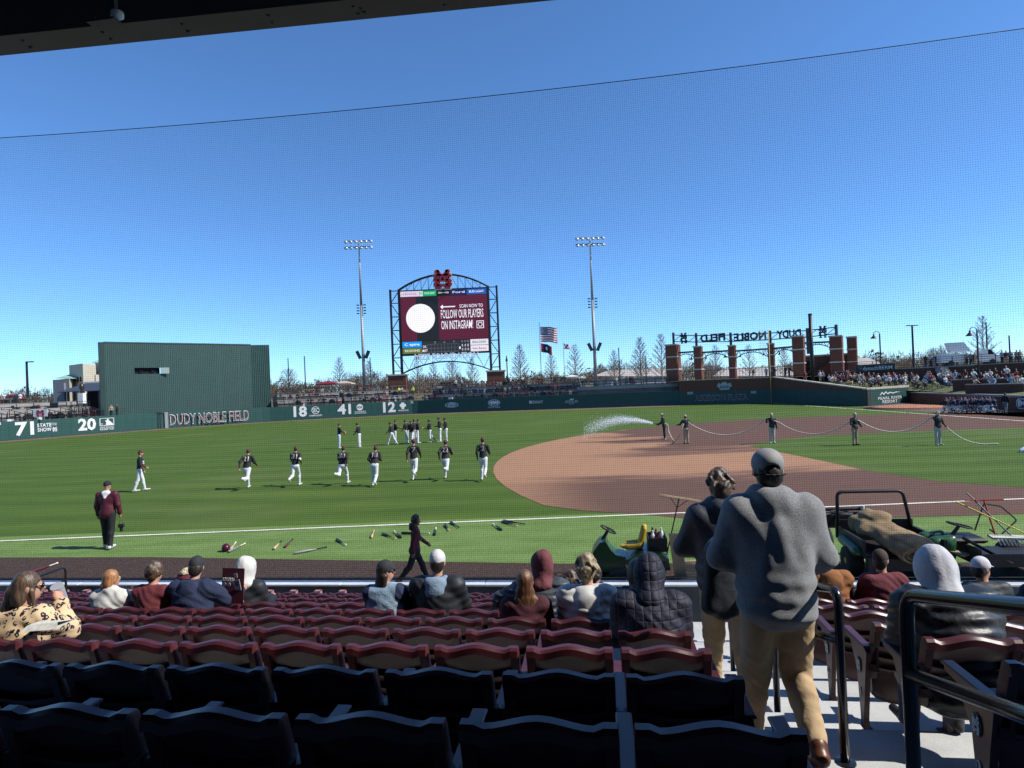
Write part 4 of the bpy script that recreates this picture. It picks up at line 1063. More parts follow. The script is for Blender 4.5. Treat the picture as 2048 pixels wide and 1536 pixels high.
def place(name, me, a, d, n, along_, off, z, rz, label, cat, group):
    p = a + d * along_ + n * off; return tag(link(name, me, None, (p.x, p.y, z), (0, 0, rz)), label, cat, group)
def furnish(a, b, levels, where, seed, dens=1.0, skip=None):
    r = random.Random(seed); d = (b - a); L = d.length; d = d / L; n = Vector((-d.y, d.x)); rz0 = math.atan2(d.y, d.x)
    for o0, o1, z in levels:
        s = r.uniform(.3, 1.2)
        while s < L - .6:
            k = r.random(); off = r.uniform(o0 + .5, o1 - .5)
            if k < .62:
                for q in range(r.randint(2, 4)):
                    c = r.choices(range(5), (5, 3, 2, 4, 2))[0]
                    if s + q * .62 < L - .4: place('terrace_chair', CH[c], a, d, n, s + q * .62, off, z, rz0 + PI + r.uniform(-.6, .6), '%s on the %s' % (CHN[c], where), 'chair', '%ss on the %s' % (CHN[c], where))
                s += 2.2 / dens
            elif k < .84:
                c = r.choices(range(4), (4, 2, 1, 2))[0]; place('terrace_table', TB[c], a, d, n, s + 1, off, z, rz0 + r.uniform(-.2, .2), '%s table among the chairs on the %s' % (TBN[c], where), 'table', '%s tables on the %s' % (TBN[c], where)); s += 2.6 / dens
            elif k < .93:
                place('grill', GR, a, d, n, s + .6, off, z, rz0 + r.uniform(-.5, .5), 'black covered grill on the %s' % where, 'grill', 'grills on the %s' % where); s += 1.8 / dens
            else:
                c = r.randint(0, 2); place('cooler', CO[c], a, d, n, s + .5, off, z, rz0, '%s cooler on the %s' % (('white', 'red', 'grey')[c], where), 'cooler', '%s coolers on the %s' % (('white', 'red', 'grey')[c], where)); s += 1.3 / dens
furnish(WALL[2], WALL[3], [(.9, 4.5, 2.2), (5.8, 9.5, 3.3), (10.6, 14, 4.6)], 'far left terrace', 2, 1.3)
furnish(WALL[3], lb, [(.9, 4.5, 2.2), (5.8, 9.5, 3.3)], 'terrace left of the green screen', 3)
furnish(ca, WALL[7], [(.9, 4.3, 2.3), (5.3, 9.2, 3.3), (10, 14, 4.5)], 'terrace right of the green screen', 5, 1.3)
furnish(WALL[7], cb, [(.9, 4.3, 2.3), (5.3, 9.2, 3.3), (10, 14, 4.5)], 'terrace left of the scoreboard', 15, 1.3)
furnish(cb, rb, [(.9, 4.3, 2.2), (5.3, 9.2, 3.2), (10, 14, 4.4)], 'terrace under the scoreboard', 7, 1.3)
furnish(rb, rc - (rc - rb) * .3, [(5, 9, 3.5)], 'plaza right of the flagpoles', 9, .6)
def runs(a, b, specs, where):
    d = (b - a).normalized(); n = Vector((-d.y, d.x)); L = (b - a).length
    for off, z, h, nm in specs:
        p, q = a + n * off, b + n * off
        rail_run('terrace_railing', 'long black metal railing on the %s, %s tier' % (where, nm), [(p.x, p.y, z), (q.x, q.y, z)], h)
    for i, s in enumerate([L * (k + .5) / 5 for k in range(5)]):
        p = a + d * s; P = [(p + n * o) for o in (.6, 4.8, 5, 9.4)]
        rail_run('bay_railing', 'black stepped railing dividing bays on the %s, %s from left' % (where, ORD[i + 1]), [(P[0].x, P[0].y, specs[0][1]), (P[1].x, P[1].y, specs[0][1] + .6)], 1.1, posts=1.2)
runs(WALL[2], WALL[3], [(.7, 2.2, 1.15, 'lower'), (5.3, 3.8, .9, 'middle'), (10.1, 4.8, 1.0, 'upper')], 'far left terrace')
runs(WALL[3], lb, [(.7, 2.2, 1.15, 'lower'), (5.3, 3.8, .9, 'middle')], 'left terrace')
runs(ca, WALL[7], [(.7, 2.3, 1.1, 'lower'), (5.0, 3.5, 1.0, 'middle'), (9.7, 4.6, 1.1, 'upper')], 'green screen terrace')
runs(WALL[7], cb, [(.7, 2.3, 1.1, 'lower'), (5.0, 3.5, 1.0, 'middle'), (9.7, 4.6, 1.1, 'upper')], 'centre terrace')
runs(cb, rb, [(.7, 2.2, 1.2, 'lower'), (5.0, 3.3, 1.1, 'middle'), (9.7, 4.5, 1.1, 'upper')], 'scoreboard terrace')
runs(rb, rc, [(4.2, 3.6, 1.0, 'lower'), (14, 3.5, 1.1, 'upper')], 'plaza terrace')
def canopy(label, u, v, d, m, w=3.2, h=2.5, peak=.7):
    p = at(u, v, d); o = thing('canopy_tent', label, 'tent', (p.x, p.y, p.z))
    mb = MB(); z = h; P = [(-w / 2, -w / 2, z), (w / 2, -w / 2, z), (w / 2, w / 2, z), (-w / 2, w / 2, z), (0, 0, z + peak)]
    mb.add(P + [(x, y, z - .25) for x, y, z in P[:4]], [(0, 1, 4), (1, 2, 4), (2, 3, 4), (3, 0, 4), (5, 6, 1, 0), (6, 7, 2, 1), (7, 8, 3, 2) if 0 else (7, 8, 3, 2), (8, 5, 0, 3)]); mb.build('roof', m, o)
    for x in (-1, 1):
        for y in (-1, 1): mb = MB(); mb.bar((x * w * .48, y * w * .48, 0), (x * w * .48, y * w * .48, z), .06, .06); mb.build('leg', M_black, o)
canopy('red canopy tent on the terrace left of the left light pole', 657, 784, 128, M_red, 4.0, 1.7, .6)
canopy('tan canopy roof on the terrace beside the left light pole', 690, 782, 130, M_tan, 3.4, 1.6, .5)
canopy('white round-topped canopy beside the flagpoles', 1145, 774, 122, M_white, 2.4, 2.0, .35)
canopy('white square-topped cart canopy right of the flagpoles', 1165, 774, 123, M_white, 1.5, 1.9, .15)
# white banner on the left terrace
mb = MB(); p = at(81, 834, 84.5); mb.box(-.95, .95, -.02, .02, 0, .95); o = thing('banner', 'white banner with red crest draped over the left terrace', 'banner', (p.x, p.y, p.z + .05)); mb.build('cloth', M_white, o)
mb = MB()
for q in MS_polys(): mb.prism([((x - .5) * 1.1, -.03, y * .8 + .06) for x, y in q], (0, .006, 0))
mb.build('crest', mat('banner_red', (.45, .03, .08), .6), o)
p = at(164, 794, 100); o = thing('trophy_statue', 'dark statue on a white pedestal before the grey pavilion', 'statue', (p.x, p.y, p.z - 1))
mb = MB(); mb.box(-.4, .4, -.4, .4, 0, 1.6); mb.build('pedestal', M_white, o); mb = MB(); mb.lathe([(.3, 1.6), (.15, 2.0), (.4, 2.5), (.3, 2.9), (.12, 3.2)], n=10); mb.build('figure', mat('bronze', (.08, .07, .05), .4, metal=.8), o, True)
# ---- grey pavilion and cream building at the left
pv = thing('pavilion', 'dark open pavilion with ribbed metal roof left of the green screen', 'building')
a = at(114, 800, 112); b = at(129, 800, 112); c = at(216, 800, 112); zt = at(120, 766, 112).z; zr = at(170, 764, 112).z; ze = at(170, 782, 112).z
mb = MB(); mb.box(a.x, b.x, 112, 112.5, 2, zt); mb.build('grey_wall', mat('grey_cladding', (.19, .19, .23), .7), pv)
mb = MB(); mb.box(b.x, c.x, 118, 118.3, 2, zr); mb.build('rear_wall', M_dark, pv)  # near-black sheet standing for the shaded interior under the roof
N = 18
for i in range(N):
    x0 = lerp(b.x, c.x, i / N); x1 = lerp(b.x, c.x, (i + .92) / N); mb = MB(); mb.add([(x0, 110.5, ze), (x1, 110.5, ze), (x1, 117.6, zr), (x0, 117.6, zr), (x0, 110.5, ze - .12), (x1, 110.5, ze - .12), (x1, 117.6, zr - .12), (x0, 117.6, zr - .12)], [(0, 1, 2, 3), (7, 6, 5, 4), (0, 4, 5, 1), (1, 5, 6, 2), (2, 6, 7, 3), (3, 7, 4, 0)]); mb.build('roof_panel', mat('dark_metal_roof', (.045, .05, .065), .45), pv)
mb = MB(); mb.box(b.x - .2, c.x, 117.6, 118.2, zr - .1, zr + .25); mb.build('ridge', M_white, pv)
for t in (.2, .55, .9): mb = MB(); x = lerp(b.x, c.x, t); mb.bar((x, 110.8, 3), (x, 110.8, ze), .25, .25); mb.build('post', M_black, pv)
cbg = thing('cream_building', 'cream stone building with pale green roofs beyond the left terrace', 'building')
M_cream = mat('cream_stone', (.48, .43, .34), .85, .06, .3); M_verd = mat('pale_green_roof', (.26, .40, .34), .6, .06, .3)
def corner_block(u0, uc, u1, v0, v1, d, m, nm='wall'):
    P0, C, P1 = at(u0, v1, d + 6), at(uc, v1, d), at(u1, v1, d + 9); z = at(uc, v0, d).z
    B4 = P0 + P1 - C; mb = MB(); mb.prism([(p.x, p.y, -1) for p in (C, P1, B4, P0)], (0, 0, z + 1)); return mb.build(nm, m, cbg)
corner_block(139.5, 167, 193, 727, 770, 215, M_cream); corner_block(192, 200, 232, 724, 770, 224, M_cream); corner_block(106, 139, 150, 757, 775, 212, M_cream); corner_block(190, 192, 214, 749, 775, 205, M_cream)
mb = MB(); mb.prism([tuple(at(106, 757, 213)), tuple(at(142, 757, 213)), tuple(at(142, 748, 222))], (0, 14, 0)); mb.build('roof', M_verd, cbg)
mb = MB(); mb.prism([tuple(at(180, 726, 226)), tuple(at(236, 724, 226)), tuple(at(236, 706, 236))], (0, 16, 0)); mb.build('roof', M_verd, cbg)
for i in range(4):
    P0, C = at(139.5, 770, 221), at(167, 770, 215); t0 = .18 + i * .2; a = P0.lerp(C, t0); b = P0.lerp(C, t0 + .09); mb = MB(); zz0, zz1 = at(150, 764, 217).z, at(150, 754, 217).z
    wall_seg('window', Vector((a.x, a.y)), Vector((b.x, b.y)), zz0, zz1, zz1, .3, M_dark, cbg, -.08)
# ---- scoreboard
SBD = 135.0; k = SBD / CAM_F; SX = at(890, 660, SBD).x
sb = thing('scoreboard', 'huge video scoreboard on black trussed towers with an arched top', 'scoreboard', (SX, SBD, 0))
M_steel = mat('black_steel', (.014, .014, .016), .5, .1, 1)
for sg in (-1, 1):
    xo, xi = sg * 11.3, sg * 9.45
    mb = MB(); mb.bar((xo, 0, 7.9), (xo, 0, 25.9), .42, .42); mb.build('outer_column', M_steel, sb)
    mb = MB(); mb.bar((xi, 0, 7.9), (xi, 0, 25.9), .5, .5); mb.build('inner_column', M_steel, sb)
    zs = [8.6, 11.4, 14.3, 17.2, 20.1, 23.0, 25.6]
    for i, z in enumerate(zs):
        mb = MB(); mb.bar((xo, 0, z), (xi, 0, z), .18, .18); mb.build('strut', M_steel, sb)
        if i < 6: mb = MB(); mb.bar((xo if i % 2 else xi, 0, z), (xi if i % 2 else xo, 0, zs[i + 1]), .16, .16); mb.build('brace', M_steel, sb)
    mb = MB(); mb.box(sg * 10.4 - 1.9, sg * 10.4 + 1.9, -1.2, 1.2, 3, 7.6); mb.build('brick_pier', M_brick, sb)
    mb = MB(); mb.box(sg * 10.4 - 2.1, sg * 10.4 + 2.1, -1.4, 1.4, 7.6, 7.9); mb.build('pier_cap', M_stone, sb)
def arch(z0, zm, half, off=0, n=20): return [(half * (2 * i / n - 1), off, z0 + (zm - z0) * (1 - (2 * i / n - 1) ** 2)) for i in range(n + 1)]
for y in (-.5, .5):
    mb = MB(); mb.tube(arch(25.8, 28.7, 9.4, y), .13, 6); mb.build('top_arch', M_steel, sb)
    mb = MB(); mb.tube(arch(7.9, 10.2, 9.6, y), .13, 6); mb.build('bottom_arch', M_steel, sb)
mb = MB(); mb.bar((-9.4, 0, 25.55), (9.4, 0, 25.55), .3, .2); mb.build('top_chord', M_steel, sb)
mb = MB(); mb.bar((-9.4, 0, 11.85), (9.4, 0, 11.85), .3, .3); mb.build('bottom_chord', M_steel, sb)
Aa = arch(25.8, 28.7, 9.4, 0, 12); Ab = arch(7.9, 10.2, 9.6, 0, 12)
for i in range(1, 12):
    mb = MB(); mb.bar(Aa[i], (Aa[i][0], 0, 25.6), .1, .1); mb.build('web', M_steel, sb); mb = MB(); x = Aa[i - 1][0] if i <= 6 else Aa[i + 1][0]; mb.bar(Aa[i], (x, 0, 25.6), .08, .08); mb.build('web', M_steel, sb)
    if i % 2: mb = MB(); mb.bar(Ab[i], (Ab[i - 1][0], 0, 11.8), .1, .1); mb.build('web', M_steel, sb); mb = MB(); mb.bar(Ab[i], (Ab[i + 1][0], 0, 11.8), .1, .1); mb.build('web', M_steel, sb)
def emi(name, c, s=.55): return mat(name, tuple(x * .5 for x in c), .5, 0, emis=(*c, s))
def scr(nm, x0, x1, z0, z1, m, y=-.35, parent=None, th=.06):
    mb = MB(); mb.box(x0, x1, y, y + th, z0, z1); return mb.build(nm, m, parent or sb)
mb = MB(); mb.box(-9.2, 9.2, -.28, .45, 11.95, 25.4); mb.build('screen_cabinet', M_steel, sb)
main = scr('video_screen', -9.15, 9.15, 14.75, 24.1, emi('led_maroon', (.11, .008, .028)))
scr('dark_stripe', -5.9, -1.2, 14.75, 24.1, emi('led_black', (.012, .013, .015)), -.36, main)
M_ledw = emi('led_white', (.85, .80, .86), .75)
mb = MB(); mb.prism([(-5.05 + 3.05 * math.cos(-2 * PI * i / 40), -.37, 19.55 + 3.05 * math.sin(-2 * PI * i / 40)) for i in range(40)], (0, .02, 0)); mb.build('white_disc', M_ledw, main)
def st(s, x0, x1, z0, z1, m=M_ledw, y=-.38, bold=.004, parent=main): return text('screen_text', s, (z1 - z0) / .7, m, face_M(((x0 + x1) / 2, y, (z0 + z1) / 2), (1, 0, 0)), parent, width=x1 - x0, bold=bold, ext=.01)
st('SCAN NOW TO', 3.3, 8.25, 21.4, 22.1); st('FOLLOW OUR PLAYERS', -.7, 8.3, 19.2, 21.0); st('ON INSTAGRAM!', -.7, 6.0, 16.9, 18.7)
mb = MB(); mb.box(-.3, 2.4, -.38, -.36, 21.65, 21.88); mb.prism([(-.8, -.38, 21.76), (-.2, -.38, 22.25), (-.2, -.38, 21.27)][::-1], (0, .02, 0)); mb.build('arrow', M_ledw, main)
mb = MB()
def rr(x0, x1, z0, z1, t):
    mb.box(x0, x1, -.38, -.36, z0, z0 + t); mb.box(x0, x1, -.38, -.36, z1 - t, z1); mb.box(x0, x0 + t, -.38, -.36, z0 + t, z1 - t); mb.box(x1 - t, x1, -.38, -.36, z0 + t, z1 - t)
rr(6.75, 8.3, 16.95, 18.55, .14); mb.tube([(7.52 + .42 * math.cos(2 * PI * i / 16), -.37, 17.75 + .42 * math.sin(2 * PI * i / 16)) for i in range(16)], .07, 5, closed=True); mb.build('icon', M_ledw, main)
def ad(nm, x0, x1, z0, z1, c, txt, tc, s=.5, h=.5, parent=None):
    o = scr('ad_panel', x0, x1, z0, z1, emi('led_' + nm, c, s), -.36)
    zc = (z0 + z1) / 2; hh = (z1 - z0) * h / 2
    if txt: st(txt, x0 + (x1 - x0) * .12, x1 - (x1 - x0) * .12, zc - hh, zc + hh, emi('ledt_' + nm, tc, .7), -.385, .01, o)
    return o
ad('pink', -9.1, -5.1, 24.2, 25.35, (.75, .62, .72), 'CRYSTAL', (.35, .2, .35), .6, .3); ad('wh', -5.05, -4.35, 24.2, 25.35, (.8, .8, .8), 'R', (.1, .4, .2), .6); ad('green', -4.3, -1.5, 24.2, 25.35, (.02, .42, .15), 'FOOD GIANT', (.8, .9, .8), .6, .35)
ad('blk', -1.45, 1.5, 24.2, 25.35, (.012, .012, .014), 'M', (.4, .4, .4), .3, .3); ad('ford', 1.55, 4.9, 24.2, 25.35, (.012, .02, .12), 'Ford', (.8, .8, .9), .5, .35); ad('bud', 4.95, 9.1, 24.2, 25.35, (.015, .1, .42), 'BUD LIGHT', (.9, .9, .95), .6, .42)
ad('cspire', -9.1, -5.0, 13.45, 14.65, (.0, .32, .85), 'C spire', (.9, .95, 1), .6, .45); ad('regions', -9.1, -5.0, 12.1, 13.35, (.13, .15, .03), 'REGIONS', (.75, .8, .6), .6, .4)
ad('bracken', 5.3, 9.1, 13.45, 14.65, (.85, .78, .82), 'BRACKEN', (.15, .12, .1), .6, .38); ad('farm', 5.3, 9.1, 12.1, 13.35, (.85, .78, .82), 'Farm Bureau', (.4, .04, .08), .6, .35)
bx = scr('line_score', -4.9, 5.2, 12.1, 14.65, emi('led_grey', (.03, .03, .035), .4), -.36)
mb = MB()
for i in range(10): mb.box(-3.8 + i * .72, -3.76 + i * .72, -.375, -.365, 12.25, 13.9)
for z in (12.25, 13.05, 13.9): mb.box(-3.8, 2.7, -.378, -.362, z, z + .05)
mb.build('grid', emi('led_line', (.25, .25, .27), .4), bx)
for s_, x, z in (('DEL', -4.35, 13.45), ('MSST', -4.35, 12.6), ('1', 3.05, 12.95), ('0', 3.6, 13.45), ('0', 3.6, 12.6), ('0', 4.2, 13.45), ('0', 4.2, 12.6), ('0', 4.8, 13.45), ('0', 4.8, 12.6)): st(s_, x - .17 * len(s_) / 1.3, x + .17 * len(s_) / 1.3, z - .26, z + .26, parent=bx)
for s_, x in (('3', -2.2), ('6', -.2), ('9', 1.8), ('R', 3.6), ('H', 4.2), ('E', 4.8)): st(s_, x - .15, x + .15, 14.1, 14.5, emi('led_dim', (.4, .4, .42), .4), parent=bx)
text('sign_letters', 'MIZE FOUNDATION', 1.75, mat('bright_white', (.85, .85, .85), .4, 0), face_M((0.2, -.8, 11.25), (1, 0, 0)), sb, width=13.4, bold=.03, ext=.12)
lg = []
mb = MB()
for q in MS_polys(): mb.prism([((x - .5) * 3.5, -1.0, 25.5 + y * 3.95) for x, y in q], (0, .3, 0))
mb.build('crest', mat('crest_red', (.30, .012, .03), .5), sb)
mb = MB()
for q in MS_polys():
    cx = sum(p[0] for p in q) / len(q); cz = sum(p[1] for p in q) / len(q)
    mb.prism([((cx + (x - cx) * 1.05 + (.05 if x > cx else -.05) - .5) * 3.5, -.68, 25.5 + (y + (.045 if y > cz else -.045)) * 3.95) for x, y in q], (0, .1, 0))
mb.build('crest_outline', M_white, sb)
# ---- light towers
def light_tower(label, u, vt, d, kx):
    p = at(u, 770, d); zt = at(u - 8, vt, d).z
    o = thing('light_tower', label, 'light tower', (p.x, p.y, 0))
    M_galv = mat('galvanised_steel', (.30, .31, .31), .5, .1, .4, metal=.3)
    mb = MB(); mb.cyl((0, 0, 3), (0, 0, zt * .62), .40, .27, 14); mb.cyl((0, 0, zt * .62), (0, 0, zt), .27, .13, 14); mb.build('pole', M_galv, o, True)
    for j, z in enumerate((zt - .15, zt - 1.5)):
        mb = MB(); mb.bar((-3.05, 0, z), (3.05, 0, z), .16, .16); mb.build('crossarm', M_black, o)
        for i in range(6):
            x = -2.75 + i * 1.1; a = (x - .0) * .10
            mb = MB(); M_ = Matrix.Translation((x, -.45, z - .35)) @ Matrix.Rotation(a, 4, 'Z') @ Matrix.Rotation(.9, 4, 'X')
            mb.lathe([(.12, -.28), (.3, -.1), (.42, .22)], n=10, M=M_.to_3x3(), c=M_.translation); mb.build('floodlight', mat('lamp_housing', (.55, .57, .58), .35, metal=.6), o, True)
    for j in range(4):
        z = lerp(4, zt, .52) + j * .62
        for sg in (-1, 1): mb = MB(); mb.bar((sg * .3, 0, z), (sg * .75, 0, z + .1), .07, .07); mb.box(sg * .75 - .25, sg * .75 + .25, -.3, .1, z, z + .2); mb.build('bracket', M_black, o)
    z = lerp(3, zt, .265)
    for sg in (-1, 1):
        mb = MB(); M_ = Matrix.Translation((sg * .95, -.3, z + .4)) @ Matrix.Rotation(sg * .42, 4, 'Y'); mb.box(-.3, .3, -.35, .35, -.9, .9, M=M_); mb.build('loudspeaker', M_black, o)
    z2 = lerp(3, zt, .135); mb = MB(); mb.bar((-1.5, 0, z2), (1.8, 0, z2), .1, .1); mb.box(-1.8, -1.1, -.3, .1, z2, z2 + .25); mb.box(1.1, 1.9, -.3, .1, z2, z2 + .25); mb.build('lower_arm', M_galv, o)
light_tower('tall steel light tower left of the scoreboard', 729, 480, 140, 0)
light_tower('tall steel light tower right of the scoreboard', 1192, 474, 136, 0)
# ---- flags
def flagpole(label, u, v0, v1, d, r=.09):
    a = at(u, v1, d); z = at(u, v0, d).z; o = thing('flagpole', label, 'flagpole', (a.x, a.y, 0)); mb = MB(); mb.cyl((0, 0, 3.5), (0, 0, z), r, r * .5, 8); mb.build('pole', mat('dark_pole', (.05, .05, .055), .4), o); mb = MB(); mb.lathe([(.02, -.08), (.1, 0), (.02, .08)], (0, 0, z), 8); mb.build('finial', M_black, o); return a, z
def flag(label, p, w, h, droop, kind):
    o = thing('flag', label, 'flag', p); nx, nz = 26, 13
    def P(i, j):
        t = i / nx; s = j / nz; return ((w * t * .93), .25 * math.sin(t * 7 + s * 1.2) * t, -h * s - droop * t ** 1.4 * w - .12 * math.sin(t * 9) * t)
    mb = MB()
    for i in range(nx):
        for j in range(nz):
            if kind == 'us': m = 2 if (i < 11 and j < 7) else (0 if j % 2 == 0 else 1)
            elif kind == 'ms': m = 0 if i < 6 or i >= 20 else (1 if (i - 13) ** 2 + (j - 6) ** 2 * 1.5 < 9 else 2)
            else: m = 0 if (i // 6 + j // 5) % 2 == 0 else 1
            mb.add([P(i, j), P(i, j + 1), P(i + 1, j + 1), P(i + 1, j)], [(0, 1, 2, 3)], m)
    cols = {'us': [(.42, .05, .06), (.75, .74, .72), (.03, .04, .12)], 'ms': [(.38, .02, .03), (.75, .72, .65), (.015, .02, .05)], 'st': [(.3, .02, .04), (.75, .75, .75), (.1, .1, .1)]}[kind]
    mb.build('cloth', [mat('flag_%s_%d' % (kind, i), c, .8, .04) for i, c in enumerate(cols)], o, True)
    if kind == 'us':
        mb = MB()
        for i in range(9):
            for j in range(5 if i % 2 else 4):
                x, y, z = P(.8 + i * 1.1, .8 + (j + (0 if i % 2 else .5)) * 1.25); mb.box(x - .06, x + .06, y - .03, y + .03, z - .06, z + .06)
        mb.build('stars', M_white, o)['kind'] = 'stuff'
a, z = flagpole('tall dark flagpole flying the national flag', 1083, 645, 760, 138); flag('large stars and stripes flag streaming right', (a.x + .2, a.y, z - .9), 3.9, 3.3, .10, 'us'); flag('red and dark blue state flag below the national flag', (a.x + .2, a.y, z - 4.5), 2.5, 1.9, .3, 'ms')
a, z = flagpole('shorter flagpole with a small maroon and white flag', 1130, 686, 770, 128, .07); flag('small maroon and white flag on the shorter pole', (a.x + .1, a.y, z - .15), 1.4, 1.0, .3, 'st')
# ---- plain lamp posts
def lamp_post(label, u, v0, v1, d, kind, r=.12):
    a = at(u, v1, d); z = at(u, v0, d).z; o = thing('lamp_post', label, 'lamp post', (a.x, a.y, 0)); z0 = a.z - 1.5
    mb = MB(); mb.cyl((0, 0, z0), (0, 0, z), r, r * .8, 8); mb.build('pole', M_black, o)
    if kind == 'arm': mb = MB(); mb.box(-.05, 1.1, -.2, .2, z - .15, z, ); mb.build('lamp_head', M_black, o)
    elif kind == 'T': mb = MB(); mb.box(-.8, .8, -.2, .2, z - .12, z); mb.build('lamp_head', M_black, o)
    elif kind == 'goose':
        mb = MB(); mb.tube([(-.45 + .45 * math.cos(t), 0, z + .45 * math.sin(t)) for t in [PI * i / 10 for i in range(11)]], .05, 6); mb.build('gooseneck', M_black, o)
        mb = MB(); mb.lathe([(.5, -.65), (.3, -.4), (.12, -.2), (.1, 0)], (-.9, 0, z), 12); mb.build('lamp_shade', M_black, o)
    elif kind == 'finial': mb = MB(); mb.lathe([(.3, -.9), (.22, -.4), (.05, .1), (.02, .5)], (0, 0, z - .3), 8); mb.build('lamp_head', M_black, o)
lamp_post('black lamp post above the left terrace', 55, 723, 775, 105, 'arm', .2)
for u, v0, v1, lab in ((571 + 40, 712, 770, 'left of the conical bare tree'), (606 - 28, 716, 770, 'beside the spreading bare tree'), (742, 715, 765, 'just right of the left light tower'), (1015, 712, 760, 'right of the scoreboard'), (1240, 695, 765, 'left of the brick gateway'), (1293, 712, 765, 'near the leftmost gate pillar')): lamp_post('slim dark lamp post ' + lab, u, v0, v1, 150, 'finial' if u in (1015,) else 'none', .14)
M_brick_shaded = nodes_mat('shaded_brick', lambda t, n, L, b: f_brick(t, n, L, b, (.075, .04, .03), (.05, .027, .022), (.07, .055, .048)), .85, .2)  # same brick with shade put into its colour, for the unlit berm walls
# ================================================================ BRICK GATEWAY ON THE RIGHT FIELD PLAZA
GA, GB = XY(1347, 745, 122), XY(1676, 735, 106)
PZ = 3.9
def GP(u):       # point of the gateway line under a pixel column
    r = ray(u, 740); d = GB - GA; den = r.x * d.y - r.y * d.x; t = (GA.x * d.y - GA.y * d.x) / den; return Vector((r.x, r.y)) * t
gdir = (GB - GA).normalized(); grz = math.atan2(gdir.y, gdir.x)
mb = MB(); q0, q1 = RFW[0] + Vector((-4, 1)), RFW[1] + Vector((1, 1))
mb.add([(28.6, 107, PZ), (41, 99.2, PZ), (75, 104, PZ), (95, 170, PZ), (24, 170, PZ), (24, 118, PZ)], [(0, 1, 2, 3, 4, 5)]);  struct(mb.build('plaza', M_conc))
gw = thing('brick_gateway', 'brick gateway of tall pillars under a black steel truss with backward letters', 'gateway')
tops = []
def pillar(u0, u1, vt, nm='pillar', dp=0.0, cut=2, pd=None):
    c = GP((u0 + u1) / 2) + Vector((-gdir.y, gdir.x)) * dp; d = c.y; w = (u1 - u0) / CAM_F * d; zt = at((u0 + u1) / 2, vt, d).z
    Mx = Matrix.Translation((c.x, c.y, 0)) @ Matrix.Rotation(grz, 4, 'Z'); w *= .8; pd = pd or w
    mb = MB(); mb.box(-w / 2, w / 2, -pd / 2, pd / 2, 1.5, zt - .25, M=Mx); o = mb.build(nm, M_brick, gw)
    mb = MB(); mb.box(-w / 2 - .12, w / 2 + .12, -pd / 2 - .12, pd / 2 + .12, zt - .25, zt, M=Mx); mb.build('cap', M_stone, o)
    for t in (.33, .66):
        z = lerp(PZ, zt, t); mb = MB(); mb.box(-w / 2 - .1, w / 2 + .1, -pd / 2 - .1, pd / 2 + .1, z - .12, z + .12, M=Mx); mb.build('band', M_stone, o)
    return c, zt
Pl = [pillar(1333, 1362, 688.5), pillar(1389, 1407, 692), pillar(1458, 1474, 690), pillar(1537, 1551, 686), pillar(1593, 1619, 671, dp=-3), pillar(1661, 1689, 671), pillar(1690, 1711, 673, dp=4)]
posts = [(1349.5, 665, 688), (1395, 666, 691), (1464, 665, 690), (1543, 661, 686), (1618, 656, 690), (1676, 649, 675)]
PP = []
for u, v0, v1 in posts:
    c = GP(u); z0 = at(u, v1 + 6, c.y).z; z1 = at(u, v0, c.y).z; mb = MB(); mb.bar((c.x, c.y, z0 - 1), (c.x, c.y, z1), .36, .36); mb.build('truss_post', M_steel, gw); PP.append((c, at(u, v0 + 5, c.y).z, at(u, v0 + 18, c.y).z))
for (a, t0, b0), (b, t1, b1) in zip(PP[:-1], PP[1:]):
    for za, zb in ((t0, t1), (b0, b1)): mb = MB(); mb.bar((a.x, a.y, za), (b.x, b.y, zb), .16, .16); mb.build('truss_chord', M_steel, gw)
    N = max(3, int((b - a).length / 1.5))
    for i in range(N):
        p = a.lerp(b, i / N); q = a.lerp(b, (i + 1) / N); zt_, zb_ = lerp(t0, t1, i / N), lerp(b0, b1, i / N); zt2, zb2 = lerp(t0, t1, (i + 1) / N), lerp(b0, b1, (i + 1) / N)
        mb = MB(); mb.bar((p.x, p.y, zt_ if i % 2 else zb_), (q.x, q.y, zb2 if i % 2 else zt2), .09, .09); mb.build('truss_web', M_steel, gw)
for (a, za), (b, zb) in zip(Pl[:5], Pl[1:6]):      # lower arched braces between pillars
    n = 12; L = (b - a); pts = []; top = []
    zt = min(za, zb) - 1.0
    for i in range(n + 1):
        t = i / n; p = a.lerp(b, t); pts.append((p.x, p.y, zt - 1.5 * (2 * t - 1) ** 2 - .35)); top.append((p.x, p.y, zt))
    mb = MB(); mb.tube(pts, .08, 5); mb.build('arch', M_steel, gw); mb = MB(); mb.bar(top[0], top[-1], .2, .3); mb.build('beam', M_steel, gw)
    for i in range(1, n, 1):
        if i % 2: mb = MB(); mb.bar(pts[i], top[i - 1], .07, .07); mb.build('arch_web', M_steel, gw); mb = MB(); mb.bar(pts[i], top[i + 1], .07, .07); mb.build('arch_web', M_steel, gw)
def gtext(s, u0, u1, v0, v1):
    a, b = GP(u0), GP(u1); c = (a + b) / 2; c = c - Vector((-gdir.y, gdir.x)) * .25; z0 = at((u0 + u1) / 2, v1, c.y).z; z1 = at((u0 + u1) / 2, v0, c.y).z
    text('truss_letters', s, (z1 - z0) / .7, M_steel, face_M((c.x, c.y, (z0 + z1) / 2), (-gdir.x, -gdir.y, 0)), gw, width=(b - a).length, bold=.04, ext=.08)
gtext('DUDY', 1557, 1606, 661, 676); gtext('NOBLE', 1471, 1536, 666, 681); gtext('FIELD', 1404, 1454, 669, 683)
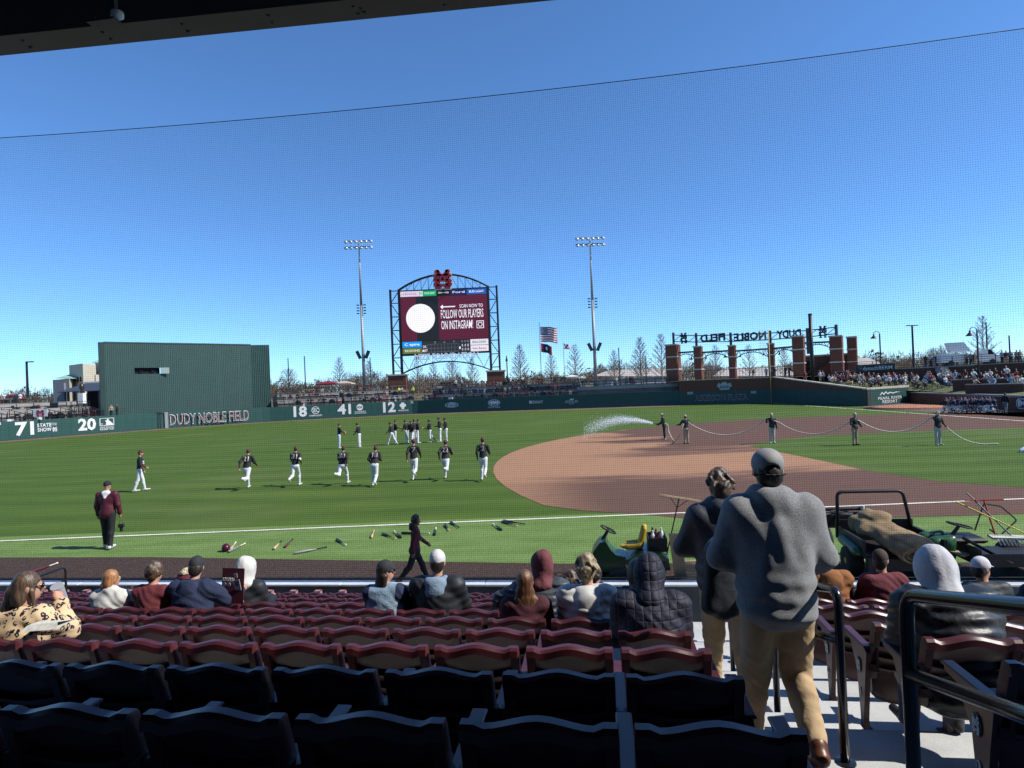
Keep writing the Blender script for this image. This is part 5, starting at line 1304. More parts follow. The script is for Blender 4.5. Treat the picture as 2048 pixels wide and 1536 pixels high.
for u0, u1, v0, v1 in ((1364, 1377, 666, 687), (1641, 1657, 652, 676)):
    a, b = GP(u0), GP(u1); c = (a + b) / 2; z0 = at(u0, v1, c.y).z; z1 = at(u0, v0, c.y).z; w = (b - a).length; mb = MB()
    for q in MS_polys():
        mb.prism([(c.x - gdir.x * (x - .5) * w, c.y - gdir.y * (x - .5) * w, z0 + y * (z1 - z0)) for x, y in q], (gdir.y * .2, -gdir.x * .2, 0))
    mb.build('truss_crest', M_steel, gw)
for i, (u, d_) in enumerate(((1395, 0), (1464, 0), (1543, 0))):     # gooseneck lamps on the pillars
    c, zt = Pl[i + 1]
    for sg in (-1, 1):
        mb = MB(); x = sg * 1.0; mb.tube([(c.x + sg * .6, c.y - .2, 8.3), (c.x + sg * 1.0, c.y - .2, 8.9), (c.x + sg * 1.4, c.y - .2, 8.4)], .05, 5); mb.lathe([(.35, -.5), (.1, -.1), (.08, 0)], (c.x + sg * 1.4, c.y - .2, 8.4), 8); mb.build('wall_lamp', M_black, gw)
# fence between the pillars
fo = []
for i, (a, b) in enumerate(zip(Pl[:4], Pl[1:5])):
    p, q = a[0], b[0]; o = thing('picket_fence', 'black picket fence between gateway pillars, %s from the left' % ORD[i + 1], 'fence'); L = (q - p).length; mb = MB()
    for z in (PZ + .2, PZ + 1.9): mb.bar((p.x, p.y, z), (q.x, q.y, z), .06, .06)
    mb.build('rail', M_black, o); n = int(L / .55); mb = MB()
    for j in range(1, n): c = p.lerp(q, j / n); mb.bar((c.x, c.y, PZ), (c.x, c.y, PZ + 2.1), .05, .05)
    mb.build('pickets', M_black, o)['kind'] = 'stuff'
# brick house block right of the gate, behind pillars
c = GP(1640) + Vector((-gdir.y, gdir.x)) * 5; bh = thing('brick_block', 'low brick building joined behind the right gateway pillars', 'building', (c.x, c.y, 0), grz)
zt = at(1640, 709, c.y).z; wv = 125 / CAM_F * c.y * .75
mb = MB(); mb.box(-wv / 2, wv / 2, 0, 6, 2, zt - .3); mb.build('wall', M_brick, bh); mb = MB(); mb.box(-wv / 2 - .15, wv / 2 + .15, -.15, 6.15, zt - .3, zt); mb.build('cap', M_stone, bh)
mb = MB(); mb.bar((-3.4, -.6, 4), (1.2, -.6, zt - .6), .2, .35); mb.bar((-3.4, -.6, 5), (1.2, -.6, zt + .4), .06, .06); mb.build('stair', M_black, bh)
mb = MB(); mb.box(-4.3, -2.3, -.05, .3, 4, 6.6); mb.build('doorway', M_dark, bh)
# tall black pole and yellow foul pole
a = XY(1626, 765, 95); zt = at(1622, 630, 95).z; o = thing('black_mast', 'thick tall black mast in front of the brick gateway', 'mast', (a.x, a.y, 0)); mb = MB(); mb.cyl((0, 0, 1), (0, 0, zt), .29, .27, 14); mb.build('pole', M_black, o, True); mb = MB(); mb.lathe([(.3, 0), (.3, .15), (.12, .25)], (0, 0, zt), 14); mb.build('cap', M_black, o)
a = RFW[1]; fpz = at(1521, 658, 97).z; fp = thing('foul_pole', 'slim yellow foul pole with mesh wing at the right field wall', 'foul pole', (a.x - .5, a.y, 0))
mb = MB(); mb.cyl((0, 0, 0), (0, 0, fpz), .065, n=10); mb.build('pole', mat('foul_yellow', (.5, .38, .16), .5), fp, True)
mb = MB()
for i in range(7): mb.bar((-.2 - i * .22, 0, 4.5), (-.2 - i * .22, 0, fpz - .1), .02, .02)
for i in range(18): z = lerp(4.5, fpz - .1, i / 17); mb.bar((-.2, 0, z), (-1.52, 0, z), .025, .025)
mb.build('mesh_wing', mat('wing_grey', (.45, .42, .32), .6), fp)['kind'] = 'stuff'
# ================================================================ BERM ON THE RIGHT
M_bermgrass = mat('berm_grass', (.10, .11, .04), .95, .3, .6)
RET = [XY(1668, 745, 96), XY(1790, 742, 90), XY(1950, 736, 83), XY(2140, 730, 76)]     # retaining wall line
RZt = [4.35, 4.4, 4.5, 4.55]
front = [RFW[1] + Vector((.8, -1)), RFW[2] + Vector((.9, .6)), RFW[3] + Vector((.6, .3)), RFW[4] + Vector((.7, 0)), RFW[5] + Vector((.7, 0))]
fz = [3.3, 1.7, 1.5, 1.2, 1.3]
mb = MB(); N = 24
def pline(P, Z, t):
    L = seg_cum(P); s = t * L[-1]
    for i in range(len(P) - 1):
        if s <= L[i + 1] + 1e-6: q = (s - L[i]) / (L[i + 1] - L[i]); return P[i].lerp(P[i + 1], q), lerp(Z[i], Z[i + 1], q)
BF = [front[0], front[1], front[2], front[4]]; BFz = [3.3, 1.75, 1.4, 1.3]
RETb = [2.95, 2.85, 2.8, 2.7]
def berm_pt(t, s):
    a, za = pline([RFW[1] + Vector((1.5, 0)), Vector((47.5, 80.9)), Vector((52.2, 82.8)), Vector((47.5, 58)), Vector((44, 43))], [3.0, 1.9, 1.5, 1.25, 1.3], t); b, zb = pline(RET, RETb, t); p = a.lerp(b, s); return Vector((p.x, p.y, lerp(za, zb, s) + .06 * math.sin(t * 40) * s * (1 - s)))
v = []; f = []; ns = 8
for i in range(N + 1):
    for j in range(ns + 1): v.append(berm_pt(i / N, j / ns))
for i in range(N):
    for j in range(ns): f.append((i * (ns + 1) + j, (i + 1) * (ns + 1) + j, (i + 1) * (ns + 1) + j + 1, i * (ns + 1) + j + 1))
mb.add(v, f); struct(mb.build('berm', M_bermgrass, None, True))
rt = thing('retaining_wall', 'long brick retaining wall behind the grass berm', 'wall')
for i in range(3): wall_seg('brick_wall', RET[i], RET[i + 1], 1, RZt[i], RZt[i + 1], .5, M_brick_shaded, rt); wall_seg('cap', RET[i], RET[i + 1], RZt[i], RZt[i] + .1, RZt[i + 1] + .1, .6, MATS['grey_cap'], rt, -.05)
mb = MB(); mb.add([(RET[i].x, RET[i].y, RZt[i] + .02) for i in range(4)] + [(150, 76, 4.4), (190, 190, 4.4), (60, 170, 4.2), (55, 100, 4.3)], [(0, 1, 2, 3, 4, 5, 6, 7)]); struct(mb.build('upper_concourse', M_conc))
for i in range(3):
    a, b = RET[i], RET[i + 1]; rail_run('concourse_railing', 'black metal railing on top of the retaining wall, %s stretch from left' % ORD[i + 1], [(a.x, a.y + .2, RZt[i] + .1), (b.x, b.y + .2, RZt[i + 1] + .1)], 1.25, posts=2.2, bars=(0, .25, .5, .75, 1.0))
# berm sign
c0, c1 = XY(1713, 735, 93.2), XY(1791, 735, 89.6); bs = thing('berm_sign', 'dark sign reading dyatech BERM above the retaining wall', 'sign')
wall_seg('panel', c0, c1, at(1750, 742.5, 91).z, at(1750, 728, 91).z, at(1750, 728, 91).z, .1, mat('sign_dark', (.018, .02, .028), .5), bs, -.25)
BS = [c0, c1]; wtext(bs, BS, 'dyatech', 1727, 1757, 733, 740.5, m=M_gw, bold=.01, nm='lettering', off=.3); wtext(bs, BS, 'BERM', 1759, 1786, 731.5, 738.5, m=M_gw, bold=.01, nm='lettering', off=.3); disc(bs, BS, 1719, 1725, 732, 738, M_gw, ring=True, off=.3)
# steps and low brick walls on the berm
st_ = thing('berm_stairs', 'concrete stairs with handrail cutting down the berm', 'stairs')
P0, P1 = XY(1878, 738, 86), XY(1905, 760, 78)
for i in range(8):
    t = i / 8; p = P0.lerp(P1, t); z = lerp(4.4, 1.9, t); mb = MB(); mb.box(p.x - .5, p.x + .5, p.y - 1.1, p.y, z - .6, z); mb.build('step', MATS['grey_cap'], st_)
mb = MB(); mb.bar((P0.x - .9, P0.y, 5.3), (P1.x - .9, P1.y, 2.8), .06, .06); mb.build('handrail', M_black, st_)
for i, (u0, u1, v, d, lab) in enumerate(((1930, 2048, 772, 68, 'lower'), (1905, 2020, 762, 74, 'upper'))):
    a, b = XY(u0, v, d), XY(u1, v, d - 5); o = thing('berm_terrace_wall', '%s low brick terrace wall on the right part of the berm' % lab, 'wall'); z = at((u0 + u1) / 2, v - 3, d - 2).z; wall_seg('brick_wall', a, b, .8, z, z, .4, M_brick_shaded, o); wall_seg('cap', a, b, z, z + .1, z + .1, .55, MATS['grey_cap'], o, -.05)
lamp_post('gooseneck lamp beside the brick gateway', 1762, 668, 735, 97, 'goose', .12); lamp_post('gooseneck lamp in front of the white truck', 1957, 661, 735, 80, 'goose', .11)
lamp_post('tall black pole with flat top behind the berm sign', 1828, 650, 738, 92, 'T', .16); lamp_post('tall dark pole behind the bare tree', 1976, 644, 735, 96, 'none', .12); lamp_post('tall dark pole at the right edge of the concourse', 2021, 671, 735, 92, 'none', .12); lamp_post('short pole with flat top left of the concourse lamp', 1753, 706, 735, 100, 'arm', .1); lamp_post('short pole behind the concourse crowd', 1907, 707, 735, 98, 'T', .1)
# white truck on the concourse
p = at(1965, 735, 86); tr = thing('white_truck', 'white utility truck with angled boom parked on the right concourse', 'truck', (p.x - 1.2, 87, 4.42), -.25)
mb = MB(); mb.prism([(-3.6, -1, .6), (1.2, -1, .6), (1.2, -1, 1.5), (-3.6, -1, 1.9)], (0, 2, 0)); mb.build('body', M_white, tr)
mb = MB(); mb.prism([(1.25, -1, .5), (3.6, -1, .5), (3.6, -1, 1.3), (2.9, -1, 1.4), (2.4, -1, 2.2), (1.25, -1, 2.2)], (0, 2, 0)); cabo = mb.build('cab', M_white, tr)
mb = MB(); mb.prism([(2.0, -1.02, 1.45), (2.75, -1.02, 1.45), (2.35, -1.02, 2.1), (2.0, -1.02, 2.1)], (0, .02, 0)); mb.build('window', M_dark, cabo)
mb = MB(); mb.prism([(-2.2, -.6, 2.0), (.2, -.6, 2.0), (-.6, -.6, 3.3), (-2.6, -.6, 3.3)], (0, 1.2, 0)); mb.build('boom', M_white, tr)
for x in (-2.4, 2.5):
    for y in (-1.02, .82): mb = MB(); mb.cyl((x, y, .42), (x, y + .2, .42), .42, n=14); mb.build('wheel', M_black, tr)
# far low roofs
for lab, u0, u1, v0, v1, d in (('wide pale low roof beyond the plaza trees', 1185, 1345, 737, 752, 230), ('pale roof behind the gateway arches', 1425, 1600, 733, 752, 210), ('long pale roof left of the concourse lamps', 1690, 1790, 713, 738, 190)):
    a, b = at(u0, v1, d), at(u1, v1, d); zt = at((u0 + u1) / 2, v0, d).z; o = thing('low_building', lab, 'building'); m1 = (a.x * .72 + b.x * .28)
    mb = MB(); mb.add([(a.x, d, a.z), (b.x, d, b.z), (b.x, d + 14, zt), (m1, d + 14, zt)], [(0, 1, 2, 3)]); mb.build('roof', mat('pale_roof', (.36, .33, .30), .7, .08, .1), o); mb = MB(); mb.box(a.x + 1, b.x, d + 1, d + 13, 1, min(a.z, b.z) - .1); mb.build('wall', mat('pale_wall', (.30, .29, .28), .8), o)
# ================================================================ TREES
M_bark = mat('grey_bark', (.16, .145, .13), .9, .2, .8); M_twig = mat('grey_twigs', (.20, .175, .16), .9, .2, .4)
def bare_tree_mesh(seed, h=12.0, conical=True, dens=1.0):
    r = random.Random(seed); T = MB(); B = MB()
    pts = [Vector((0, 0, 0))]
    for i in range(1, 9): pts.append(Vector((r.uniform(-.06, .06) * i * .3, r.uniform(-.06, .06) * i * .3, h * i / 8)))
    T.tube(pts, [lerp(.2, .02, i / 8) for i in range(9)], 6)
    nb = int(60 * dens)
    for i in range(nb):
        t = .14 + .84 * (i / nb) + r.uniform(-.01, .01); z = h * min(t, .99); an = i * 2.4 + r.uniform(-.4, .4)
        if conical: Lb = h * .36 * (1 - t) ** .75 + .25
        else: Lb = h * .42 * math.sin(min(1, t * 1.1) * PI) ** .6 * .8 + .3
        up = .55 + .5 * t if conical else .5 + .6 * t
        dv = Vector((math.cos(an), math.sin(an), up)).normalized(); p0 = Vector((0, 0, z)); p1 = p0 + dv * Lb * .5; p2 = p1 + (dv + Vector((0, 0, .25))).normalized() * Lb * .5
        B.cyl(p0, p1, .06 * (1 - t) + .02, .03, 3, caps=False); B.cyl(p1, p2, .03, .014, 3, caps=False)
        for q in range(int(6 + Lb * 4.5)):
            s = r.uniform(.2, 1); b = p0.lerp(p2, s); dd = Vector((dv.x + r.uniform(-.9, .9), dv.y + r.uniform(-.9, .9), dv.z + r.uniform(-.3, .7))).normalized(); l = r.uniform(.3, .9) * (.5 + .5 * (1 - t)); e = b + dd * l
            B.cyl(b, e, .022, .012, 3, caps=False)
            for _ in range(2):
                b2 = b.lerp(e, r.uniform(.3, .9)); B.cyl(b2, b2 + (dd + Vector((r.uniform(-1, 1), r.uniform(-1, 1), r.uniform(-.5, .8)))).normalized() * l * .5, .016, .010, 3, caps=False)
    tm = bpy.data.meshes.new('trunk'); tm.from_pydata(T.v, [], T.f); tm.materials.append(M_bark); tm.update()
    bm_ = bpy.data.meshes.new('crown'); bm_.from_pydata(B.v, [], B.f); bm_.materials.append(M_twig); bm_.update(); return tm, bm_
TM = [bare_tree_mesh(1), bare_tree_mesh(2, 12, True, 1.2), bare_tree_mesh(3, 12, True, .9), bare_tree_mesh(4, 11, False, 1.3)]
def tree(label, u, vt, d, k, z0=None, vb=768):
    p = at(u, vb, d); zt = at(u, vt, d).z; z0 = 3.0 if z0 is None else z0; sc = (zt - z0) / (12.0 if k < 3 else 11.6)
    o = thing('bare_tree', label, 'tree', (p.x, p.y, z0), R.uniform(0, 6), 'bare winter trees'); o.scale = (sc, sc, sc)
    c = link('trunk', TM[k][0], o); c = link('crown', TM[k][1], o)
for u, vt, d, k, lab in ((578, 733, 165, 3, 'spreading bare tree just right of the green screen'), (680, 715, 160, 0, 'conical bare tree left of the left light tower'), (739, 722, 165, 1, 'bare tree directly behind the left light tower'),
        (835, 718, 150, 2, 'bare tree under the left side of the scoreboard'), (868, 722, 158, 0, 'bare tree under the scoreboard left of centre'), (905, 719, 152, 3, 'spreading bare tree under the scoreboard centre'), (945, 716, 150, 1, 'bare tree under the right side of the scoreboard'),
        (1042, 690, 150, 1, 'conical bare tree between scoreboard and national flag'), (1104, 706, 152, 0, 'bare tree behind the national flag'), (1152, 689, 148, 2, 'conical bare tree behind the shorter flagpole'), (1230, 700, 150, 0, 'slim bare tree right of the right light tower'),
        (1283, 675, 140, 1, 'large conical bare tree left of the gateway'), (1325, 668, 138, 2, 'tall bare tree touching the left gateway pillar'), (1433, 690, 150, 0, 'bare tree seen through the second gateway arch'), (1500, 690, 152, 2, 'bare tree seen through the third gateway arch'), (1570, 694, 150, 1, 'bare tree seen through the fourth gateway arch'),
        (1970, 632, 105, 2, 'conical bare tree above the concourse at right'), (1870, 692, 190, 3, 'small round bare tree beyond the concourse'), (1885, 690, 200, 0, 'thin bare tree beyond the concourse railing')): tree(lab, u, vt, d, k)
# far woods: one mass, brown with darker evergreens
def woods(name, label, n, seed, m, hmin, hmax, size, dmin, dmax, pines=False):
    r = np.random.RandomState(seed); V = []; F = []
    for i in range(n):
        d = r.uniform(dmin, dmax); u = r.uniform(-350, 2400); x = (u - 1024) / CAM_F * d; h = r.uniform(hmin, hmax) * (1 + .25 * math.sin(u * .011) + .15 * math.sin(u * .037)); w = h * (.28 if pines else .36)
        q = 60 if pines else 46
        ph = r.uniform(0, 6.28, q); rr = np.sqrt(r.uniform(0, 1, q)); zz = r.uniform(.25 if not pines else .35, 1, q)
        prof = np.sin(np.clip((zz - .15) / .85, 0, 1) * PI) ** .6
        cx = x + np.cos(ph) * rr * w * prof; cy_ = d + np.sin(ph) * rr * w * prof; cz = zz * h + 1
        for a in range(q):
            if pines:
                o = len(V); s = size * r.uniform(.6, 1.3); D = r.normal(size=(3, 3)) * s * .5; V.extend((D + (cx[a], cy_[a], cz[a])).tolist()); F.append((o, o + 1, o + 2))
            else:
                o = len(V); dx, dy, dz = r.normal(0, .5) * size, r.normal(0, .3) * size, abs(r.normal(1, .4)) * size; t = .05 * size
                V.extend([(cx[a] - t, cy_[a], cz[a]), (cx[a] + t, cy_[a], cz[a]), (cx[a] + dx + t * .5, cy_[a] + dy, cz[a] + dz), (cx[a] + dx - t * .5, cy_[a] + dy, cz[a] + dz)]); F.append((o, o + 1, o + 2, o + 3))
    me = bpy.data.meshes.new(name); me.from_pydata(V, [], F); me.materials.append(m); me.update(); return stuff(link(name, me), label, 'woods')
woods('bare_woods', 'brown bare winter woods along the whole horizon', 3000, 5, mat('brown_twigs', (.17, .115, .078), .95, .35, .08), 6, 9.5, 1.3, 250, 420)
woods('pine_woods', 'dark green pines rising among the far bare woods', 130, 8, mat('pine_green', (.035, .05, .022), .9, .4, .1), 8, 12, 1.1, 300, 430, True)
# ================================================================ PEOPLE ON THE FIELD AND FAR AWAY
SKIN = mat('skin', (.42, .23, .16), .6, .06, 20); SKIN2 = mat('skin_tanned', (.26, .13, .085), .6, .06, 20); HAIR = mat('dark_hair', (.025, .017, .012), .6, .2, 60)
JERSEY = mat('black_jersey', (.014, .012, .014), .75, .15, 6); WHITEP = mat('white_trousers', (.62, .62, .62), .8, .05, 9); SHOE = mat('pale_shoe', (.5, .5, .48), .6, .1); SHOEB = mat('black_shoe', (.02, .02, .02), .5, .1); CAPM = mat('maroon_cap', (.085, .012, .022), .7, .08); UNDER = mat('maroon_sleeve', (.075, .01, .02), .7, .08); TRIM = mat('white_trim', (.6, .6, .6), .7, .03)
KHAKI = mat('khaki_cloth', (.36, .27, .17), .85, .1, 12); NAVYJ = mat('navy_black_jacket', (.012, .013, .017), .7, .15, 8); CAPT = mat('tan_cap', (.4, .36, .29), .8, .08)
def field_player(name, J, loc, rz, label, mats, h=.022, cap=None, number=None, group=None, sleeve='short', sock=None, g=1.0, capdir=0.0):
    """mats: skin, hair, top, trousers, shoes, undersleeve, trim, sock"""
    o = thing(name, label, 'person', loc, rz, group); S = Sdf()
    add_head(S, J, 0); add_torso(S, J, 2, .012, g)
    R_ = head_R(J); S.ell(hp_(J, 0, -.03, .02), (.08, .085, .1), 1, R_)
    for sd in 'lr':
        add_arm(S, J, sd, 2, 5 if sleeve == 'short' else 2, .012, .002 if sleeve == 'short' else .012, g)
        if sleeve == 'short': e, w = J[sd + 'el'], J[sd + 'sh']; S.cone(e * .95 + w * .05, e * .82 + w * .18, .058, .06, 6)
        add_hand(S, J, sd, 0, True); add_leg(S, J, sd, 3, sock, .010, g); add_foot(S, J, sd, 4)
    S.ell(J['pelvis'] + (0, -.015, -.03), (.165 * g, .125 * g, .125), 3)
    S.mesh('body', mats, h, .025, None, o)
    if cap is not None: cap_sdf(J, capdir).mesh('cap', cap, .014, .015, None, o)
    if number:
        up = (J['neck'] - J['pelvis']); up /= np.linalg.norm(up); n = np.cross((1, 0, 0), up); c = J['chest'] + up * .03 + n * (-.128 * g) * J['sc']
        if n[1] < 0: c = J['chest'] + up * .03 + n * (.128 * g) * J['sc']
        Mx = face_M(Vector(c), (1, 0, 0), Vector(up))
        text('jersey_number', number, .30, TRIM, Mx, o, bold=.035, ext=.03, sx=.95); Mx2 = Mx @ Matrix.Translation((0, 0, .012)); text('jersey_number_fill', number, .30, CAPM, Mx2, o, bold=-.004, ext=.03, sx=.95)
    return o
PM = [SKIN, HAIR, JERSEY, WHITEP, SHOE, UNDER, TRIM, SHOEB]
def gp(u, v): p = gr(u, v); return (p.x, p.y, .01)
def run_pose(ph, lean=.22, h=1.85, el=1.3):
    a = math.sin(ph)
    LL = (.55 * a + .1, .35 + .9 * max(0, -a) + .15, .5 if a < 0 else 0); RL = (-.55 * a + .1, .35 + .9 * max(0, a) + .15, .5 if a > 0 else 0)
    return skel(h=h, lean=lean, LA=(-.7 * a, .22, el, .1), RA=(.7 * a, .22, el, .1), LL=LL, RL=RL, nod=-.1)
runners = [('21', 495, 978, 1.2, .28, 1.85), ('31', 592, 972, -.7, .22, 1.8), ('38', 686, 969, -1.4, .3, 1.8), ('18', 750, 972, .35, .42, 1.78), ('7', 829, 962, .8, .14, 1.92), ('22', 892, 959, 1.45, .26, 1.86), ('2', 968, 961, .55, .08, 1.9)]
NUMW = {'21': 'twenty-one', '31': 'thirty-one', '38': 'thirty-eight', '18': 'eighteen', '7': 'seven', '22': 'twenty-two', '2': 'two'}
for i, (n, u, v, ph, ln, h) in enumerate(runners):
    field_player('person', run_pose(ph, ln, h, (.7, 1.5, 1.1, 1.7, .5, 1.2, .9)[i]), gp(u, v), -.08 + .05 * math.sin(i * 2.1), 'ballplayer wearing number %s in black jersey running away across the outfield' % NUMW[n], PM, cap=CAPM, number=n, group='players running across the outfield', g=(1.06, .97, 1.08, 1.12, .98, 1.03, 1.0)[i])
# the warm-up group in the outfield (facing is degrees clockwise from straight away)
std = [(679, 897, 60, 'player alone at far left of the standing group, facing right with a glove', 'a', 1.86), (719, 895, -80, 'player second from left in the standing group, facing left and pointing', 'b', 1.86), (784, 890, -75, 'player striding left at the front of the standing group', 'c', 1.8), (791, 888, 70, 'player behind the striding one, holding a yellow ball', 'a', 1.86),
       (814, 887, -60, 'player at the left of the tight cluster, facing left', 'b', 1.84), (824, 888, 190, 'player in the tight cluster with legs apart', 'c', 1.86), (830, 886, -30, 'player at the back of the tight cluster', 'd', 1.84), (836, 887, 80, 'player at the right of the tight cluster facing right', 'd', 1.86),
       (861, 885, -80, 'player in short white trousers and black socks, facing left', 'e', 1.78), (881, 884, -95, 'tall player second from right of the standing group', 'd', 1.92), (893, 883, -100, 'player at far right of the standing group, hand at face', 'f', 1.86)]
for u, v, deg, lab, k, h in std:
    kw = dict(a=dict(LA=(.5, .1, 1.1, .3), RA=(.5, .1, 1.0, .3)), b=dict(LA=(.3, .15, .5, 0), RA=(.6, .1, .9, .1), nod=.25), c=dict(LA=(.3, .15, .6, 0), RA=(.2, .1, .8, 0), LL=(.4, .1), RL=(-.35, .25), nod=.2), d=dict(LA=(.3, .12, 1.2, .4), RA=(.3, .12, 1.2, .4), LL=(.05, .05)), e=dict(LA=(.4, .15, .9, .2), RA=(.3, .15, .7, .1), RL=(-.2, .5, .4)), f=dict(LA=(.6, .2, 2.1, .3), RA=(.1, .12, .5, 0)))[k]
    J = skel(h=h, lean=.06, **kw)
    o = field_player('person', J, gp(u, v), -math.radians(deg), lab, PM, h=.028, cap=CAPM, group='players standing in the outfield', sock=7 if k == 'e' else None)
p = gp(281, 983); field_player('person', skel(h=1.87, lean=.05, LA=(.15, .12, .9, .35), RA=(.1, .25, .35, 0), LL=(.25, .1), RL=(-.2, .15), turn=-.2), p, -1.0, 'coach in black jersey with white lettering walking right on the outfield grass', PM, cap=CAPM)
text('jersey_lettering', 'State', .2, TRIM, face_M((0, .155, 1.32), (-1, 0, 0)), bpy.data.objects[[q.name for q in COL.objects if q.get('label', '').startswith('coach in black')][0]], bold=.03, ext=.03)
gl = thing('baseball_glove', 'tan baseball glove on the hand of the leftmost standing player', 'glove', Vector(gp(679, 897)) + Vector((.42, .1, 1.12))); S = Sdf(); S.ell((0, 0, 0), (.09, .06, .12)); S.cone((0, 0, .05), (.05, 0, .16), .035, .025); S.cone((0, 0, .05), (-.05, 0, .16), .035, .025); S.mesh('leather', mat('glove_tan', (.3, .2, .08), .6), .02, .03, None, gl)
# hooded coach at the near left
MAROONJ = mat('maroon_jacket', (.075, .009, .020), .6, .15, 5, bump=.2, bscale=14)
o = thing('person', 'man in maroon jacket over white hood and black trousers holding a black camera', 'person', gp(218, 1097), .12)
J = skel(h=1.86, lean=.02, LA=(.0, .16, .2, 0), RA=(.0, .2, .25, 0), LL=(.12, .1), RL=(-.12, .15), turn=-.3, width=1.12); S = Sdf(); add_head(S, J, 0); add_torso(S, J, 2, .0, 1.1)
for sd in 'lr': add_arm(S, J, sd, 2, 2, 0, 0, 1.1); add_hand(S, J, sd, 0); add_leg(S, J, sd, 1, None, .012, 1.1); add_foot(S, J, sd, 3)
BLACKC = mat('black_cloth', (.011, .011, .013), .8, .15, 10)
S.mesh('body', [SKIN, BLACKC, MAROONJ, SHOE], .02, .025, None, o)
S = Sdf(); add_torso(S, J, 0, .03, 1.12, .06)
for sd in 'lr': add_arm(S, J, sd, 0, 0, .024, .022, 1.1)
S.mesh('jacket', MAROONJ, .018, .04, lambda X, Y, Z: _noise(X, Y, Z, .010, 26, 3, (1, 1, .5)), o)
S = Sdf(); S.ell(J['neck'] + (0, -.055, .0), (.13, .09, .075)); S.cone(J['neck'] + (-.05, -.1, 0), J['neck'] + (0, -.15, -.12), .05, .03); S.cone(J['neck'] + (.05, -.1, 0), J['neck'] + (0, -.15, -.12), .05, .03); S.mesh('hood', TRIM, .016, .03, None, o)
S = Sdf(); S.ell(J['pelvis'] + (0, 0, -.02), (.2, .16, .05)); S.mesh('shirt_hem', TRIM, .02, .02, None, o)
cap_sdf(J).mesh('cap', BLACKC, .012, .015, None, o)
cm = thing('camera', 'black camera hanging from the hand of the man in maroon jacket', 'camera', Vector(gp(218, 1097)) + Vector((.36, .02, .62)), .1); mb = MB(); mb.box(-.07, .07, -.045, .045, -.05, .05, bev=.01); mb.build('body', BLACKC, cm); mb = MB(); mb.cyl((0, 0, -.05), (0, 0, -.16), .042, .038, 12); mb.build('lens', BLACKC, cm); mb = MB(); mb.tube([(-.06, 0, .05), (-.03, 0, .14), (.03, 0, .14), (.06, 0, .05)], .006, 5); mb.build('strap', BLACKC, cm)
# ground crew with the hose
GMt = [SKIN, HAIR, NAVYJ, KHAKI, SHOEB, NAVYJ, NAVYJ, SHOEB]; GM2 = [SKIN, HAIR, NAVYJ, mat('grey_trousers', (.4, .38, .34), .8, .08), SHOE, NAVYJ, NAVYJ, SHOEB]; GM3 = [SKIN, HAIR, NAVYJ, BLACKC, SHOE, NAVYJ, NAVYJ, SHOEB]
crew = [(1329, 880, -80, GM3, dict(LA=(.5, .1, .6, .2), RA=(.5, .1, .7, .2), lean=.12), 'ground crew man in dark clothes spraying water from the hose nozzle', 0), (1373, 888, 0, GMt, dict(LA=(.2, .6, 1.3, -.2), RA=(.2, .7, 1.3, -.2)), 'ground crew man in khaki trousers second along the hose', 1), (1545, 887, 190, GM2, dict(LA=(.1, .15, .3, 0), RA=(.9, .5, 1.6, .1)), 'ground crew man in pale grey trousers third along the hose', 2),
        (1711, 891, 170, GMt, dict(LA=(.1, .3, .9, .2), RA=(.2, .3, 1.2, .2)), 'ground crew man with hands at waist fourth along the hose', 3), (1877, 891, 178, GM2, dict(LA=(.3, .2, .5, 0), RA=(1.2, .4, 1.7, .2)), 'ground crew man with hand at chin nearest the hose end', 4)]
CP = []
for u, v, deg, mm, kw, lab, i in crew:
    kw = dict(kw); lean = kw.pop('lean', .03); q = gp(u, v); field_player('person', skel(h=1.82, lean=lean, **kw), q, -math.radians(deg), lab, mm, h=.026, cap=CAPT, sleeve='long', group='ground crew carrying the hose'); CP.append(Vector(q))
hs = []
def sag(a, b, s, n=14): return [a.lerp(b, i / n) - Vector((0, 0, s * 4 * (i / n) * (1 - i / n))) for i in range(n + 1)]
sh = [c + Vector((0, .02, 1.5)) for c in CP]
noz = CP[0] + Vector((-.38, -.05, 1.12)); path = [noz, CP[0] + Vector((.2, -.12, 1.08)), CP[0] + Vector((.28, -.25, .5))] + [CP[0].lerp(CP[1], .45) + Vector((0, -.2, .06))] + [CP[1] + Vector((-.35, -.05, .75))] + sag(sh[1], sh[2] + Vector((-.3, 0, 0)), .95) + sag(sh[2] + Vector((.12, 0, .02)), sh[3], .9)[1:] + sag(sh[3] + Vector((.12, 0, 0)), sh[4] + Vector((-.3, 0, 0)), .75)[1:] + [sh[4] + Vector((.1, 0, 0))]
e_ = Vector(gp(1985, 890)); path += [sh[4].lerp(e_, t) - Vector((0, 0, .55 * math.sin(PI * t) * (1 - t * .3))) for t in (.15, .3, .45, .6, .75, .88)] + [e_ + Vector((0, 0, .06)), e_ + Vector((.25, -.1, .05))]
def smooth_path(P, n=4):
    out = []; P = [Vector(p) for p in P]
    for i in range(len(P) - 1):
        p0, p1, p2, p3 = P[max(i - 1, 0)], P[i], P[i + 1], P[min(i + 2, len(P) - 1)]
        for k in range(n):
            t = k / n; out.append(.5 * ((2 * p1) + (p2 - p0) * t + (2 * p0 - 5 * p1 + 4 * p2 - p3) * t * t + (3 * p1 - p0 - 3 * p2 + p3) * t ** 3))
    out.append(P[-1]); return out
hz = thing('hose', 'long pale hose sagging between the ground crew to the spray nozzle', 'hose'); mb = MB(); mb.tube(smooth_path(path), .032, 7); mb.build('tube', mat('pale_hose', (.52, .47, .38), .6, .08), hz, True); mb = MB(); d_ = Vector((-1, .1, .1)).normalized(); mb.cyl(noz, noz + d_ * .3, .035, .02, 8); mb.build('nozzle', M_black, hz)
